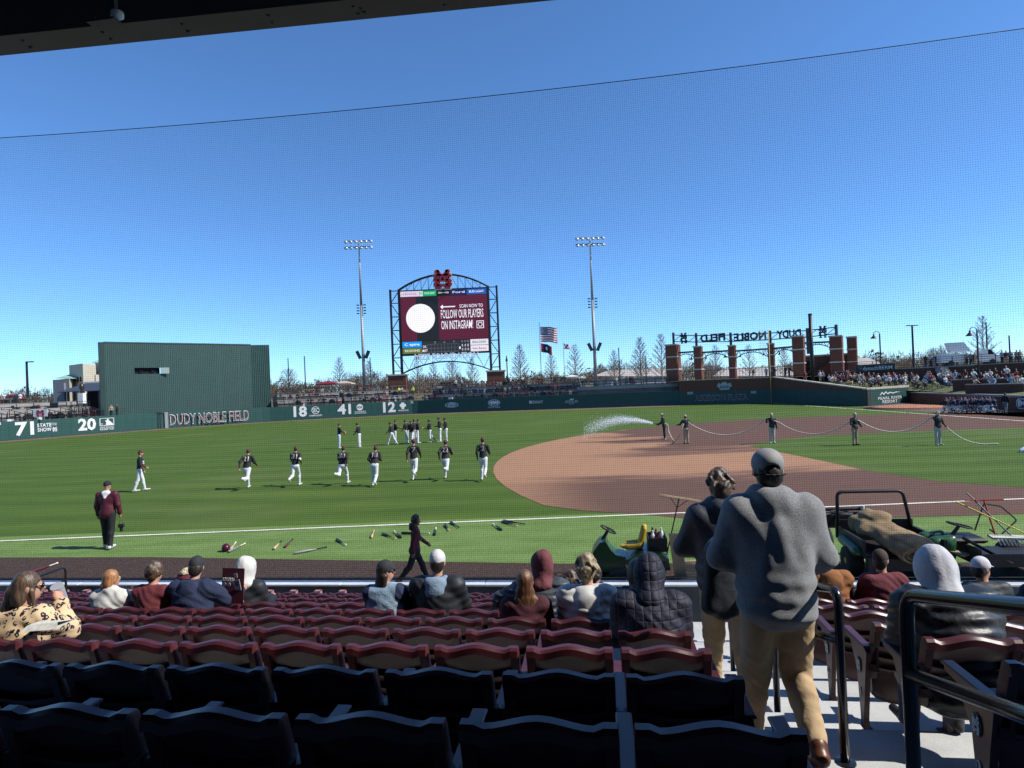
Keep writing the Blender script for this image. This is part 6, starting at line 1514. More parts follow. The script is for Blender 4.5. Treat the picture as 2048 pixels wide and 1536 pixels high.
# water spray: a cloud of droplets as a scattering volume in a flared plume
n0 = np.array(noz + d_ * .3)
wsp = thing('water_spray', 'white misty water spray fanning left from the hose nozzle', 'water')
R2 = np.random.RandomState(4); V = []; F = []
for i in range(9000):
    q = R2.beta(1.15, 1.5) * 1.15; c = n0 + np.array((-.1 - 4.2 * q, .5 * q + R2.normal(0, .05 + .4 * q), .05 + .45 * math.sin(q * 2.4) - .5 * q * q + R2.normal(0, .03 + .23 * q))); s = R2.uniform(.004, .011); o_ = len(V)
    if c[2] < .03: continue
    V += [(c[0] - s * 2, c[1], c[2]), (c[0] + s, c[1] - s, c[2] - s), (c[0] + s, c[1] + s, c[2] - s), (c[0] + s, c[1], c[2] + s)]; F += [(o_, o_ + 1, o_ + 2), (o_, o_ + 2, o_ + 3), (o_, o_ + 3, o_ + 1), (o_ + 1, o_ + 3, o_ + 2)]
mb = MB(); mb.add(V, F); mb.build('droplets', mat('droplet_white', (.85, .88, .9), .4, 0), wsp)['kind'] = 'stuff'
# ---- far spectators: shared bodies, clothes set per person
def far_mesh(J, h=.045, g=1.05):
    S = Sdf(); add_head(S, J, 0, False); S.ell(hp_(J, 0, -.03, .03), (.085, .09, .1), 1, head_R(J)); add_torso(S, J, 2, .015, g)
    for sd in 'lr': add_arm(S, J, sd, 2, 2, .015, .012, g); add_hand(S, J, sd, 0, False); add_leg(S, J, sd, 3, None, .012, g); add_foot(S, J, sd, 4)
    S.ell(J['pelvis'] + (0, 0, -.03), (.17, .13, .12), 3); o = S.mesh('person', [SKIN, HAIR, JERSEY, KHAKI, SHOEB], h, .03); me = o.data; bpy.data.objects.remove(o); return me
SITG = dict(lean=-.05, LL=(1.15, 1.75), RL=(1.2, 1.7), LA=(.7, .2, .5, .2), RA=(.7, .2, .5, .2))
FM = {'stand': [far_mesh(skel(LA=(.1, .15, .4, .1), RA=(.3, .15, 1.0, .2))), far_mesh(skel(LA=(.5, .1, 1.3, .4), RA=(.5, .1, 1.3, .4), lean=.08)), far_mesh(skel(LA=(.1, .2, .2, 0), RA=(.1, .2, .2, 0), LL=(.2, .05), RL=(-.2, .1)))],
      'sit': [far_mesh(skel(**SITG)), far_mesh(skel(lean=.25, LL=(1.3, 1.9), RL=(1.3, 1.9), LA=(.9, .2, .6, .3), RA=(.9, .2, .6, .3))), far_mesh(skel(lean=-.1, LL=(1.45, .5), RL=(1.4, .9), LA=(-.3, .3, .1, 0), RA=(.6, .2, .8, .2)))],
      'kneel': [far_mesh(skel(lean=.2, LL=(1.4, 1.5), RL=(-.1, 1.55, 1.2), LA=(.8, .7, .5, 0), RA=(.8, .7, .5, 0), nod=.4), .04), far_mesh(skel(lean=.3, LL=(.1, 1.6, 1.2), RL=(1.4, 1.5), LA=(.8, .9, .3, 0), RA=(.8, .9, .3, 0), nod=.5), .04)]}
CL = {'white': mat('cloth_white', (.5, .5, .5), .8, .06), 'grey': mat('cloth_grey', (.18, .18, .19), .8, .1), 'black': BLACKC, 'maroon': mat('cloth_maroon', (.09, .012, .024), .8, .1), 'navy': mat('cloth_navy', (.015, .02, .05), .8, .1), 'tan': mat('cloth_tan', (.32, .25, .17), .8, .1), 'red': mat('cloth_red', (.26, .03, .03), .8, .1), 'light blue': mat('cloth_blue', (.2, .28, .38), .8, .1), 'yellow': mat('cloth_yellow', (.5, .33, .03), .8, .1), 'neon': mat('cloth_neon', (.5, .6, .05), .8, .05)}
HR = [HAIR, mat('brown_hair', (.06, .035, .02), .6, .2, 40), mat('blond_hair', (.28, .19, .09), .6, .2, 40), CL['white'], CAPM, CAPT]
PT = [KHAKI, BLACKC, mat('denim', (.05, .07, .12), .85, .1), CL['grey'], CL['navy']]
def far_person(kind, loc, rz, top, label, group, pants=None, hair=None, sc=1.0, r=R, near=False):
    o = link('person', r.choice(FM[kind]), None, loc, (0, 0, rz)); o.scale = (sc, sc, sc)
    for i, m in ((1, hair or r.choice(HR)), (2, CL[top]), (3, pants or r.choice(PT))): o.material_slots[i].link = 'OBJECT'; o.material_slots[i].material = m
    return tag(o, label, 'person', group)
TOPS = ['white', 'grey', 'black', 'maroon', 'navy', 'tan', 'red', 'light blue']
r6 = random.Random(21)
def facing_home(p): return math.atan2(HOME.y - p[1], HOME.x - p[0]) - PI / 2
def berm_z(x, y):
    best = None
    for i in range(0, 41):
        for j in range(0, 11):
            q = berm_pt(i / 40, j / 10); d = (q.x - x) ** 2 + (q.y - y) ** 2
            if best is None or d < best[0]: best = (d, q.z)
    return best[1]
cnt = 0
BG = [berm_pt(i / 60, j / 14) for i in range(61) for j in range(15)]
def nearest_bz(x, y): return min(BG, key=lambda q: (q.x - x) ** 2 + (q.y - y) ** 2).z
def berm_person(u0, u1, s0, s1, n, where, seed, sparse=False):
    r = random.Random(seed); k = 0; tries = 0; pts = []
    while k < n and tries < 3000:
        tries += 1; q = berm_pt(r.random(), r.uniform(s0, s1)); pu = 1024 + CAM_F * (q.x / q.y * math.cos(CAM_ROLL) - math.sin(CAM_ROLL) * (q.z - CAM_H) / q.y)
        if not (u0 < pu < u1) or any((q - w).length < .75 for w in pts): continue
        pts.append(q); k += 1; top = r.choices(TOPS, (7, 4, 6, 4, 3, 3, 1, 3))[0]
        far_person('sit', (q.x, q.y, q.z - .02), facing_home(q) + r.uniform(-.5, .5), top, 'seated spectator in %s clothes %s' % (top, where), 'spectators in %s %s' % (top, where), r=r, sc=r.uniform(.92, 1.08))
berm_person(1655, 1838, .12, .8, 52, 'on the berm left of the stairs', 31); berm_person(1845, 2055, .25, .95, 40, 'on the berm right of the stairs', 32)
for i, u in enumerate((1852, 1862, 1874, 1889, 1900, 1915, 1934, 1943, 1951, 2005, 2013, 2022, 2034, 2041)):
    t = (u - 1668) / (2140 - 1668); q, z = pline(RET, RZt, min(1, max(0, t))); r = r6; top = r.choice(TOPS); d = q.y + 1.2; p = at(u, 735, d)
    far_person('stand', (p.x, d, 4.44), facing_home((p.x, d)) + r.uniform(-.4, .4), top, 'spectator in %s standing at the concourse rail, %s from left' % (top, ORD[i + 1]), 'spectators at the concourse rail', r=r)
for i, (u, d, top) in enumerate(((1693, 92, 'maroon'), (1696, 93, 'red'), (1610, 96, 'red'), (1640, 95, 'white'), (1645, 95, 'grey'))):
    p = at(u, 752, d); far_person('stand', (p.x, d, nearest_bz(p.x, d)), facing_home((p.x, d)), top, ('spectator in maroon standing at the top left of the berm', 'spectator in red standing at the top left of the berm', 'spectator in red beside the pillar right of the foul pole', 'spectator in white beside the black mast', 'spectator in grey beside the black mast')[i], 'spectators by the gateway', r=r6)
# plaza, terrace and wall-top people
spots = [(100 + 121, 97, 2.2, 'tan', 'person in tan jacket standing on the terrace beside the green screen'), (232, 98.5, 2.2, 'black', 'person in black standing on the terrace beside the green screen'), (798, 122, 3.3, 'neon', 'steward in neon vest on the terrace left of the scoreboard'), (804, 122.5, 3.3, 'tan', 'person in tan beside the neon-vested steward'), (826, 122, 3.3, 'neon', 'steward in neon vest just under the scoreboard'),
         (912, 127, 4.4, 'white', 'person in white leaning on the upper rail under the scoreboard'), (924, 127, 4.4, 'light blue', 'person in light blue on the upper tier under the scoreboard'), (1022, 126, 4.4, 'white', 'person in white by the right scoreboard pier'), (1046, 125, 4.4, 'white', 'person in white left of the national flag'), (1166, 118, 3.5, 'black', 'person in dark clothes by the white cart'), (1233, 117, 3.5, 'white', 'person in white right of the right light tower'), (1262, 116, 3.5, 'maroon', 'person in maroon on the plaza ledge'), (1266, 115.5, 3.5, 'black', 'person in black on the plaza ledge'), (1290, 113, 2.0, 'white', 'person in white seated near the end of the plaza ledge'),
         (1508, 114, PZ, 'black', 'person in black behind the fence under the foul pole'), (1534, 110, PZ, 'grey', 'person in grey left of the fourth gateway pillar'), (1542, 110, PZ, 'white', 'person in white beside the fourth gateway pillar'), (1551, 110, PZ, 'navy', 'person in navy right of the fourth gateway pillar'), (1572, 107, PZ, 'black', 'person in black left of the fifth gateway pillar'), (1580, 107, PZ, 'maroon', 'person in maroon left of the fifth gateway pillar')]
for u, d, z, top, lab in spots: p = at(u, 780, d); far_person('stand', (p.x, d, z), facing_home((p.x, d)) + r6.uniform(-.6, .6), top, lab, 'people on the far terraces', r=r6)
for i in range(9):
    u = 3 + i * 5.2 + r6.uniform(-2, 2); d = 96 + r6.uniform(-1, 1); p = at(u, 800, d); top = r6.choice(['maroon', 'black', 'maroon', 'navy', 'white', 'grey']); far_person('stand', (p.x, d, 4.6), facing_home((p.x, d)), top, 'spectator in %s on the upper left terrace, %s from left' % (top, ORD[i + 1]), 'spectators on the upper left terrace', r=r6)
# kneeling visiting team beside the bullpen wall
for i in range(22):
    u = 1896 + i * 4.6 + r6.uniform(-1.5, 1.5); d = 57.5 + (i % 3) * .8 + r6.uniform(-.3, .3); p = gr(u, 828 - (i % 3) * 1.2); top = 'navy' if i % 4 else 'black'
    far_person('kneel', (p.x, p.y, .02), r6.uniform(-.7, .7) + .3, top, 'kneeling player in dark %s top in the team huddle' % top, 'players kneeling in the huddle in %s' % top, pants=r6.choice([WHITEP, CL['grey'], CL['white']]), hair=CL['navy'], r=r6)
p = gr(1991, 829); far_person('stand', (p.x + 1.2, p.y + .4, .02), -.9, 'black', 'coach in black leaning over the right end of the huddle', 'people by the huddle', pants=CL['grey'], hair=HAIR, r=r6)
# ================================================================ THINGS BY THE FIELD WALL
M_jd = mat('mower_green', (.014, .075, .022), .35, .1, 3, coat=.3); M_jy = mat('mower_yellow', (.55, .33, .02), .45, .08, 4); M_tyre = mat('tyre_rubber', (.015, .015, .015), .85, .1); M_plas = mat('black_plastic', (.014, .014, .015), .55, .15, 4); M_burlap = mat('burlap', (.22, .155, .085), .95, .25, 7, bump=.5, bscale=90); M_ply = mat('plywood', (.34, .25, .16), .85, .25, 3); M_tarp = mat('pale_board', (.5, .48, .42), .8, .1)
def wheel(parent, c, r, w, hub=None):
    mb = MB(); mb.lathe([(r * .5, -w / 2), (r * .93, -w / 2), (r, -w * .3), (r, w * .3), (r * .93, w / 2), (r * .5, w / 2)], c, 18, M=Matrix.Rotation(PI / 2, 3, 'X')); o = mb.build('wheel', M_tyre, parent, True)
    mb = MB(); mb.lathe([(.02, -w * .52), (r * .5, -w * .48), (r * .5, w * .48), (.02, w * .52)], c, 14, M=Matrix.Rotation(PI / 2, 3, 'X')); mb.build('rim', hub or M_jy, o)
def steer(parent, c, r, tilt, post):
    M_ = Matrix.Translation(c) @ Matrix.Rotation(tilt, 4, 'Y'); mb = MB(); mb.tube([M_ @ Vector((math.cos(2 * PI * i / 20) * r, math.sin(2 * PI * i / 20) * r, 0)) for i in range(20)], .016, 6, closed=True); o = mb.build('steering_wheel', M_plas, parent, True)
    mb = MB()
    for a in (0, 2.1, 4.2): mb.bar(M_ @ Vector((0, 0, 0)), M_ @ Vector((math.cos(a) * r, math.sin(a) * r, 0)), .025, .012)
    mb.build('spokes', M_plas, o); mb = MB(); mb.cyl(Vector(c), Vector(post), .03, .045, 8); mb.build('column', M_plas, parent)
def smoothbox(S, x0, x1, y0, y1, z0, z1, r, m=0):
    for x in (x0 + r, x1 - r):
        for y in (y0 + r, y1 - r): S.cone((x, y, z0 + r), (x, y, z1 - r), r, r, m)
# --- field groomer with the yellow seat (faces left)
p = at(1252, 1150, 13.55); q = unSF(p); fg = thing('field_groomer', 'small green ride-on field groomer with yellow seat parked by the wall', 'groomer', SF(q.x, q.y, .01), STAND_RZ)
mb = MB(); prof = [(-.72, .20), (-.74, .33), (-.66, .58), (-.52, .76), (-.40, .78), (-.30, .60), (-.20, .50), (.0, .46), (.0, .24), (-.4, .14)]
mb.prism([(x, -.3, z) for x, z in prof][::-1], (0, .6, 0)); o = mb.build('hood', M_jd, fg)
mb = MB(); mb.prism([(-.05, -.36, .42), (.86, -.36, .46), (.9, -.36, .2), (.1, -.36, .16)][::-1], (0, .72, 0)); mb.build('frame', M_jd, fg)
mb = MB(); mb.prism([(.05, -.5, .47), (.3, -.5, .58), (.7, -.5, .57), (.86, -.5, .46), (.86, -.5, .42), (.05, -.5, .42)][::-1], (0, 1.0, 0)); mb.build('fender', M_jd, fg)
S = Sdf(); S.ell((.14, 0, .62), (.24, .23, .05)); S.cone((.33, -.14, .66), (.42, -.13, 1.0), .055, .05); S.cone((.33, .14, .66), (.42, .13, 1.0), .055, .05); S.cone((.33, 0, .66), (.42, 0, 1.02), .06, .06); S.cone((.05, -.17, .64), (.3, -.19, .66), .045, .05); S.cone((.05, .17, .64), (.3, .19, .66), .045, .05); S.mesh('seat', M_jy, .016, .05, None, fg)
steer(fg, (-.33, 0, .97), .17, .5, (-.47, 0, .74)); wheel(fg, (-.5, 0, .2), .2, .26); wheel(fg, (.55, -.42, .25), .25, .24); wheel(fg, (.55, .42, .25), .25, .24)
mb = MB(); mb.box(.48, .86, -.3, .3, .56, .6); mb.box(.48, .5, -.3, .3, .6, .84); mb.box(.84, .86, -.3, .3, .6, .84); mb.box(.5, .84, -.3, -.28, .6, .84); mb.box(.5, .84, .28, .3, .6, .84); mb.build('crate', M_plas, fg)
for i, (x, y, m_) in enumerate(((.58, -.15, M_white), (.66, .0, M_maroon), (.74, -.18, M_grey), (.6, .15, M_black), (.78, .1, M_white))): mb = MB(); mb.lathe([(.045, .6), (.045, .86), (.02, .92), (.02, .97)], (x, y, 0), 10); tag(mb.build('bottle', m_), ['white bottle at the front of the groomer crate', 'maroon bottle in the groomer crate', 'grey bottle at the rear of the groomer crate', 'black bottle in the groomer crate', 'white bottle at the back corner of the groomer crate'][i], 'bottle', 'bottles in the groomer crate').matrix_world = fg.matrix_basis @ Matrix.Identity(4)
for i in range(4): mb = MB(); y = -.42 + i * .09; mb.box(-.03, .03, 0, .05, 0, 1.0, M=Matrix.Translation((1.0 + i * .06, -.45, .05)) @ Matrix.Rotation(-.12, 4, 'Y') @ Matrix.Rotation(.25, 4, 'X')); mb.build('drag_slat', M_ply, fg)
for i in range(7): mb = MB(); mb.box(-.28, .28, -.04, .04, 0, .035, M=Matrix.Translation((1.35 + .01 * i, -.4 + .05 * i, .02 + .045 * i)) @ Matrix.Rotation(.25 + .1 * (i % 3), 4, 'Z') @ Matrix.Rotation(.12 * (i % 2), 4, 'Y')); mb.build('drag_slat', M_ply, fg)
# --- upright infield rake
a, b = at(1333, 1112, 13.35), at(1358, 997, 13.25); rk = thing('infield_rake', 'wide wooden infield rake standing upright behind the groomer', 'rake'); mb = MB(); mb.cyl(a, b, .014, n=8); mb.build('handle', M_black, rk)
h0, h1 = at(1318, 989, 13.2), at(1401, 1002, 13.3); d_ = (h1 - h0); mb = MB(); mb.bar(h0, h1, .03, .035); mb.build('head', mat('rake_wood', (.5, .34, .2), .7, .1), rk); mb = MB()
for i in range(26): c = h0.lerp(h1, (i + .5) / 26); mb.bar(c, c - Vector((0, 0, .055)), .009, .009)
mb.build('teeth', MATS['rake_wood'], rk)['kind'] = 'stuff'; mb = MB(); cc = a.lerp(b, .84); mb.bar(cc, h0.lerp(h1, .25), .012, .012); mb.bar(cc, h0.lerp(h1, .72), .012, .012); mb.build('braces', M_black, rk)
# --- utility cart with roll cage
p = at(1783, 1140, 12.9); q = unSF(p); uc = thing('utility_cart', 'green utility cart with black roll cage and cargo bed, seen from behind', 'cart', SF(q.x, q.y, .01), STAND_RZ)
mb = MB(); mb.tube(bend([(-.74, .75, .65), (-.70, .80, 1.53), (.62, .80, 1.53), (.76, .75, .65)], .12), .036, 10); mb.build('roll_bar', M_plas, uc, True)
mb = MB(); mb.prism([(-.76, .78, .55), (-.5, .78, .42), (.55, .78, .42), (.79, .78, .6), (.79, .78, .93), (-.76, .78, .93)], (0, .05, 0)); mb.build('cab_panel', M_plas, uc)
mb = MB(); mb.tube(bend([(-.95, 1.45, .72), (-.92, 1.5, 1.02), (.2, 1.5, 1.02), (.25, 1.45, .75)], .1), .04, 8); mb.build('dashboard_bar', M_plas, uc, True); mb = MB(); mb.box(-.95, .3, 1.42, 1.6, .6, .95, bev=.05); mb.build('dashboard', M_plas, uc)
steer(uc, (-.5, 1.25, 1.0), .19, .0, (-.5, 1.45, .85)); mb = MB(); mb.cyl((.05, 1.45, 1.0), (.05, 1.45, 1.1), .04, n=10); mb.build('cup', M_white, uc)
mb = MB(); mb.box(-.72, .78, -.55, .72, .45, .5); mb.box(-.74, -.68, -.55, .72, .5, .8); mb.box(.74, .8, -.55, .72, .5, .8); mb.build('cargo_bed', M_plas, uc); mb = MB(); mb.box(-.7, .76, -.7, -.56, .25, .48); mb.build('tailgate', M_plas, uc)
for x in (-.62, .66): wheel(uc, (0, 0, 0), .3, .26) if 0 else None
for x in (-.78, .84):
    for y in (-.1, 1.55): 
        mb = MB(); mb.lathe([(.15, -.13), (.28, -.13), (.3, -.08), (.3, .08), (.28, .13), (.15, .13)], (x, y, .3), 18, M=Matrix.Rotation(PI / 2, 3, 'Y')); o = mb.build('wheel', M_tyre, uc, True); mb = MB(); mb.lathe([(.02, -.135), (.15, -.12), (.15, .12), (.02, .135)], (x, y, .3), 14, M=Matrix.Rotation(PI / 2, 3, 'Y')); mb.build('rim', M_jy, o)
S = Sdf(); S.cone((-.78, -.4, .55), (-.78, .35, .62), .11, .1); S.mesh('fender', M_jd, .03, .05, None, uc)
# burlap roll lying over the bed
S = Sdf(); ax0 = np.array((-.28, .55, .92)); ax1 = np.array((.22, -.72, .60))
for i in range(9):
    t = i / 8; c = ax0 * (1 - t) + ax1 * t + np.array((0, 0, .05 * math.sin(t * PI))); S.ell(c, (.33 + .12 * t, .2, .20 + .02 * t))
S.ell((-.1, .35, 1.05), (.28, .2, .14)); S.cone((-.45, .1, .85), (-.2, .55, 1.05), .12, .14)
S.ell(ax1 + np.array((.06, -.14, -.02)), (.36, .26, .15), 0, None, True)
br = thing('burlap_roll', 'big rolled brown burlap tarp lying over the cart bed', 'tarp', uc.location, STAND_RZ); S.mesh('roll', M_burlap, .022, .08, lambda X, Y, Z: _noise(X, Y, Z, .03, 13, 9, (1, .6, 1.6)), br)
S = Sdf()
for k_ in range(2):
    for i in range(16):
        t0, t1 = 2 * PI * i / 16, 2 * PI * (i + 1) / 16; rr_ = (.40 - .1 * k_, .165 - .05 * k_); f_ = lambda t: ax1 + np.array((.02 + math.cos(t) * rr_[0], -.16 + .04 * k_, -.02 + math.sin(t) * rr_[1])); S.cone(f_(t0), f_(t1), .018, .018)
S.mesh('rolled_edge', M_burlap, .016, .02, None, br)
for i, (x0, y0, z0, L, wd, rz_, rx_, m_) in enumerate(((.55, -.35, .70, 1.0, .28, .55, -.25, M_tarp), (.78, -.5, .62, 1.1, .22, .6, -.28, M_ply), (.62, -.85, .42, .7, .3, .7, -.3, MATS['plywood']))):
    o = thing('board', ('pale board lying on the right of the cart bed', 'plywood board sloping off the right of the cart bed', 'short plywood board lowest at the cart tailgate')[i], 'board', uc.location, STAND_RZ); mb = MB(); mb.box(-wd / 2, wd / 2, -L / 2, L / 2, -.012, .012, M=Matrix.Translation((x0, y0 + .3, z0)) @ Matrix.Rotation(rz_, 4, 'Z') @ Matrix.Rotation(-rx_ * .6, 4, 'X')); mb.build('plank', m_, o)
# --- second green cart at the right edge
p = at(1905, 1130, 12.6); q = unSF(p); c2 = thing('green_cart', 'green cart with steering wheel and black tool tray at the right edge', 'cart', SF(q.x, q.y, .01), STAND_RZ)
S = Sdf(); smoothbox(S, -.5, -.05, -.35, .35, .35, .78, .12); S.cone((-.42, -.2, .72), (-.1, -.2, .76), .1, .1); S.cone((-.42, .2, .72), (-.1, .2, .76), .1, .1); S.mesh('hood', M_jd, .022, .08, None, c2)
wheel(c2, (-.42, -.42, .28), .28, .22); wheel(c2, (-.42, .42, .28), .28, .22); steer(c2, (.16, 0, 1.0), .22, .25, (.0, 0, .78)); mb = MB(); mb.box(-.08, .5, -.3, .3, .7, .8, bev=.04); mb.build('console', M_plas, c2)
mb = MB(); mb.box(.1, 1.9, -.75, .6, .38, .43); mb.box(.1, 1.9, -.77, -.73, .43, .62); mb.box(.1, .15, -.73, .6, .43, .7); mb.build('tool_tray', M_plas, c2); mb = MB(); mb.bar((.0, -.4, .85), (.62, -.8, .45), .05, .05); mb.build('side_bar', M_plas, c2)
mb = MB(); mb.tube(bend([(.75, .6, .75), (1.0, .7, 1.28), (1.32, .7, 1.22), (1.55, .6, .95), (1.2, .5, .7)], .05), .016, 6); mb.build('windshield_frame', M_plas, c2)
wheel(c2, (1.4, -.5, .28), .28, .24); wheel(c2, (1.4, .6, .28), .28, .24)
def tool(name, label, a, b, r, m, head=None):
    o = thing(name, label, 'tool', c2.location, STAND_RZ); mb = MB(); mb.cyl(a, b, r, n=8); mb.build('handle', m, o); 
    if head: mb = MB(); head(mb, Vector(b)); mb.build('head', head.m, o)
def hd(m, f): f.m = m; return f
tool('rake', 'yellow-handled rake slanting across the tool tray', (.22, .2, 1.42), (1.35, -.5, .78), .015, mat('tool_yellow', (.6, .5, .05), .5), hd(M_jy, lambda mb, b: [mb.bar(b + Vector((-.16, 0, 0)), b + Vector((.16, -.05, 0)), .03, .03)] + [mb.bar(b + Vector((-.15 + i * .05, 0, 0)), b + Vector((-.15 + i * .05, -.02, -.07)), .012, .012) for i in range(7)]))
tool('push_handle', 'red T-handled tool standing in the tool tray', (.75, -.1, .8), (.68, .1, 1.45), .018, mat('tool_red', (.4, .06, .03), .5), hd(MATS['tool_red'], lambda mb, b: mb.bar(b + Vector((-.35, .0, .02)), b + Vector((.35, 0, .02)), .03, .025)))
tool('pole', 'dark blue pole leaning in the tool tray', (.42, .2, 1.6), (1.05, -.3, .7), .014, mat('tool_blue', (.03, .04, .09), .4)); tool('pole', 'black pole with grip leaning in the tool tray', (.6, -.2, .95), (.95, .2, .75), .016, M_black)
o = thing('wide_rake', 'wide pale rake head with teeth lying on the tool tray', 'rake', c2.location, STAND_RZ); mb = MB(); mb.box(0, .95, -.02, .25, .80, .84, M=Matrix.Translation((.55, -.35, 0)) @ Matrix.Rotation(-.18, 4, 'Z')); mb.build('board', M_tarp, o)
for i in range(15): mb = MB(); mb.bar(Vector((.62 + i * .06, -.40 - i * .011, .81)), Vector((.62 + i * .06, -.50 - i * .011, .72)), .018, .012); mb.build('tooth', M_tarp, o)
# --- bats and helmet on the turf
def bat(label, a, b, col, grip):
    A = gr(*a); B = gr(*b); d = (B - A); d.z = 0; d.normalize(); c = (A + B) / 2; o = thing('baseball_bat', label, 'bat', (c.x, c.y, .045), math.atan2(d.y, d.x), 'bats scattered on the turf')
    Rm = Matrix.Rotation(PI / 2, 3, 'Y'); mb = MB(); mb.lathe([(.024, -.44), (.034, -.42), (.034, -.2), (.028, -.05), (.016, .1), (.0135, .16)], n=10, M=Rm); mb.build('barrel', mat('bat_' + col, {'grey': (.2, .21, .22), 'black': (.02, .02, .022), 'wood': (.5, .36, .2), 'maroon': (.1, .02, .03)}[col], .35, .1), o, True)
    mb = MB(); mb.lathe([(.0145, .16), (.014, .40), (.026, .415), (.026, .43), (.01, .435)], n=10, M=Rm); mb.build('grip', mat('grip_' + grip, {'white': (.6, .58, .52), 'black': (.02, .02, .02), 'tan': (.5, .33, .2)}[grip], .7, .1), o, True)
for i, (a, b, c, g, lab) in enumerate((((462, 1104), (486, 1092), 'grey', 'white', 'bat beside the maroon helmet'), ((463, 1100), (470, 1090), 'wood', 'white', 'short-looking bat just behind the maroon helmet'), ((549, 1100), (562, 1086), 'wood', 'black', 'wooden bat left of the maroon-barrelled bat'), ((571, 1096), (585, 1082), 'maroon', 'black', 'maroon-barrelled bat lying left of the long grey bat'), ((592, 1109), (650, 1098), 'grey', 'black', 'long grey bat lying nearest the wall'), ((673, 1081), (692, 1093), 'black', 'white', 'black bat right of the long grey bat'), ((743, 1078), (748, 1064), 'wood', 'tan', 'upright-looking wooden bat left of the walking woman'), ((765, 1070), (791, 1080), 'black', 'tan', 'black bat with orange grip left of the walking woman'), ((802, 1077), (789, 1066), 'black', 'white', 'black bat with white grip left of the walking woman'), ((810, 1069), (853, 1070), 'black', 'white', 'bat passing behind the walking woman'), ((870, 1073), (872, 1058), 'black', 'white', 'bat pointing away right of the walking woman'), ((890, 1051), (898, 1064), 'black', 'tan', 'black bat in the middle of three right of the woman'), ((902, 1047), (917, 1057), 'black', 'black', 'black bat near the foul line right of the woman'), ((1003, 1062), (986, 1051), 'black', 'white', 'bat with white grip nearest the green groomer'), ((1006, 1046), (1032, 1054), 'black', 'tan', 'left bat of the pair beside the foul line'), ((1012, 1045), (1044, 1050), 'black', 'black', 'right bat of the pair beside the foul line'), ((76, 1143), (99, 1135), 'maroon', 'white', 'bat with pale grip on the warning track at far left'))): bat(lab, a, b, c, g)
p = gr(452, 1103); o = thing('batting_helmet', 'maroon batting helmet on the turf beside a bat', 'helmet', (p.x, p.y, .01), .6); S = Sdf(); S.ell((0, 0, .09), (.11, .13, .115)); S.ell((0, 0, -.08), (.2, .2, .09), 0, None, True); S.mesh('shell', mat('helmet_maroon', (.07, .008, .018), .25, .05), .012, .02, None, o); S = Sdf(); [S.cone((x, .1, .06), (x * .8, .21 - abs(x) * .4, .035), .01, .008) for x in (-.07, -.035, 0, .035, .07)]; S.mesh('brim', MATS['helmet_maroon'], .008, .02, None, o)
# folded pale tarp near the mound
p = gr(2046, 905); o = thing('folded_tarp', 'pale blue-white folded tarp on the infield at the right edge', 'tarp', (p.x + .3, p.y, .02)); S = Sdf(); S.cone((-.4, 0, .05), (.2, .1, .32), .1, .1); S.cone((.2, .1, .32), (.9, 0, .1), .1, .12); S.ell((.3, 0, .1), (.6, .4, .12)); S.mesh('sheet', mat('tarp_pale', (.5, .55, .62), .6, .1), .05, .1, None, o)
# ================================================================ PEOPLE IN THE STAND
def hair_mat(name, c1, c2):
    def f(t, n, L, b):
        tc = n.new('ShaderNodeTexCoord'); z = noise_n(t, mapping(t, tc.outputs['Object'], (70, 70, 7)), 1.0, 4, .6)
        L.new(ramp(t, z, [(.3, c1), (.7, c2)]), b.inputs['Base Color']); bump(t, b, z, .5, .01)
    return nodes_mat(name, f, .45, .5)
H_brown = hair_mat('hair_brown', (.03, .018, .011), (.12, .075, .045)); H_dark = hair_mat('hair_black', (.008, .006, .005), (.04, .028, .02)); H_red = hair_mat('hair_ginger', (.16, .06, .02), (.42, .2, .08)); H_blond = hair_mat('hair_streaked', (.06, .04, .02), (.38, .29, .17)); H_chest = hair_mat('hair_chestnut', (.035, .014, .007), (.2, .09, .04)); H_white = hair_mat('hair_white', (.35, .34, .32), (.62, .61, .58))
def cloth(name, c, bumpv=.25, bs=40, rough=.85, var=.12, sheen=.0): return mat(name, c, rough, var, 14, bump=bumpv, bscale=bs, sheen=sheen)
def f_leo(t, n, L, b):
    tc = n.new('ShaderNodeTexCoord'); v = n.new('ShaderNodeTexVoronoi'); v.inputs['Scale'].default_value = 25; v.inputs['Randomness'].default_value = .85
    nz = n.new('ShaderNodeTexNoise'); nz.inputs['Scale'].default_value = 26; L.new(tc.outputs['Object'], nz.inputs['Vector']); mx = n.new('ShaderNodeMix'); mx.data_type = 'RGBA'; mx.blend_type = 'ADD'; mx.inputs[0].default_value = .035; L.new(tc.outputs['Object'], mx.inputs[6]); L.new(nz.outputs['Color'], mx.inputs[7]); L.new(mx.outputs[2], v.inputs['Vector'])
    d = v.outputs['Distance']; ring = mth(t, 'MULTIPLY', sstep(t, d, .47, .42), sstep(t, d, .17, .24)); gap = noise_n(t, tc.outputs['Object'], 22, 2); ring = mth(t, 'MULTIPLY', ring, sstep(t, gap, .36, .42)); inner = sstep(t, d, .2, .12)
    c = mixc(t, inner, (.56, .41, .25), (.36, .33, .36)); c = mixc(t, ring, c, (.012, .011, .02)); L.new(c, b.inputs['Base Color'])
LEO = nodes_mat('leopard_print', f_leo, .85, .2)
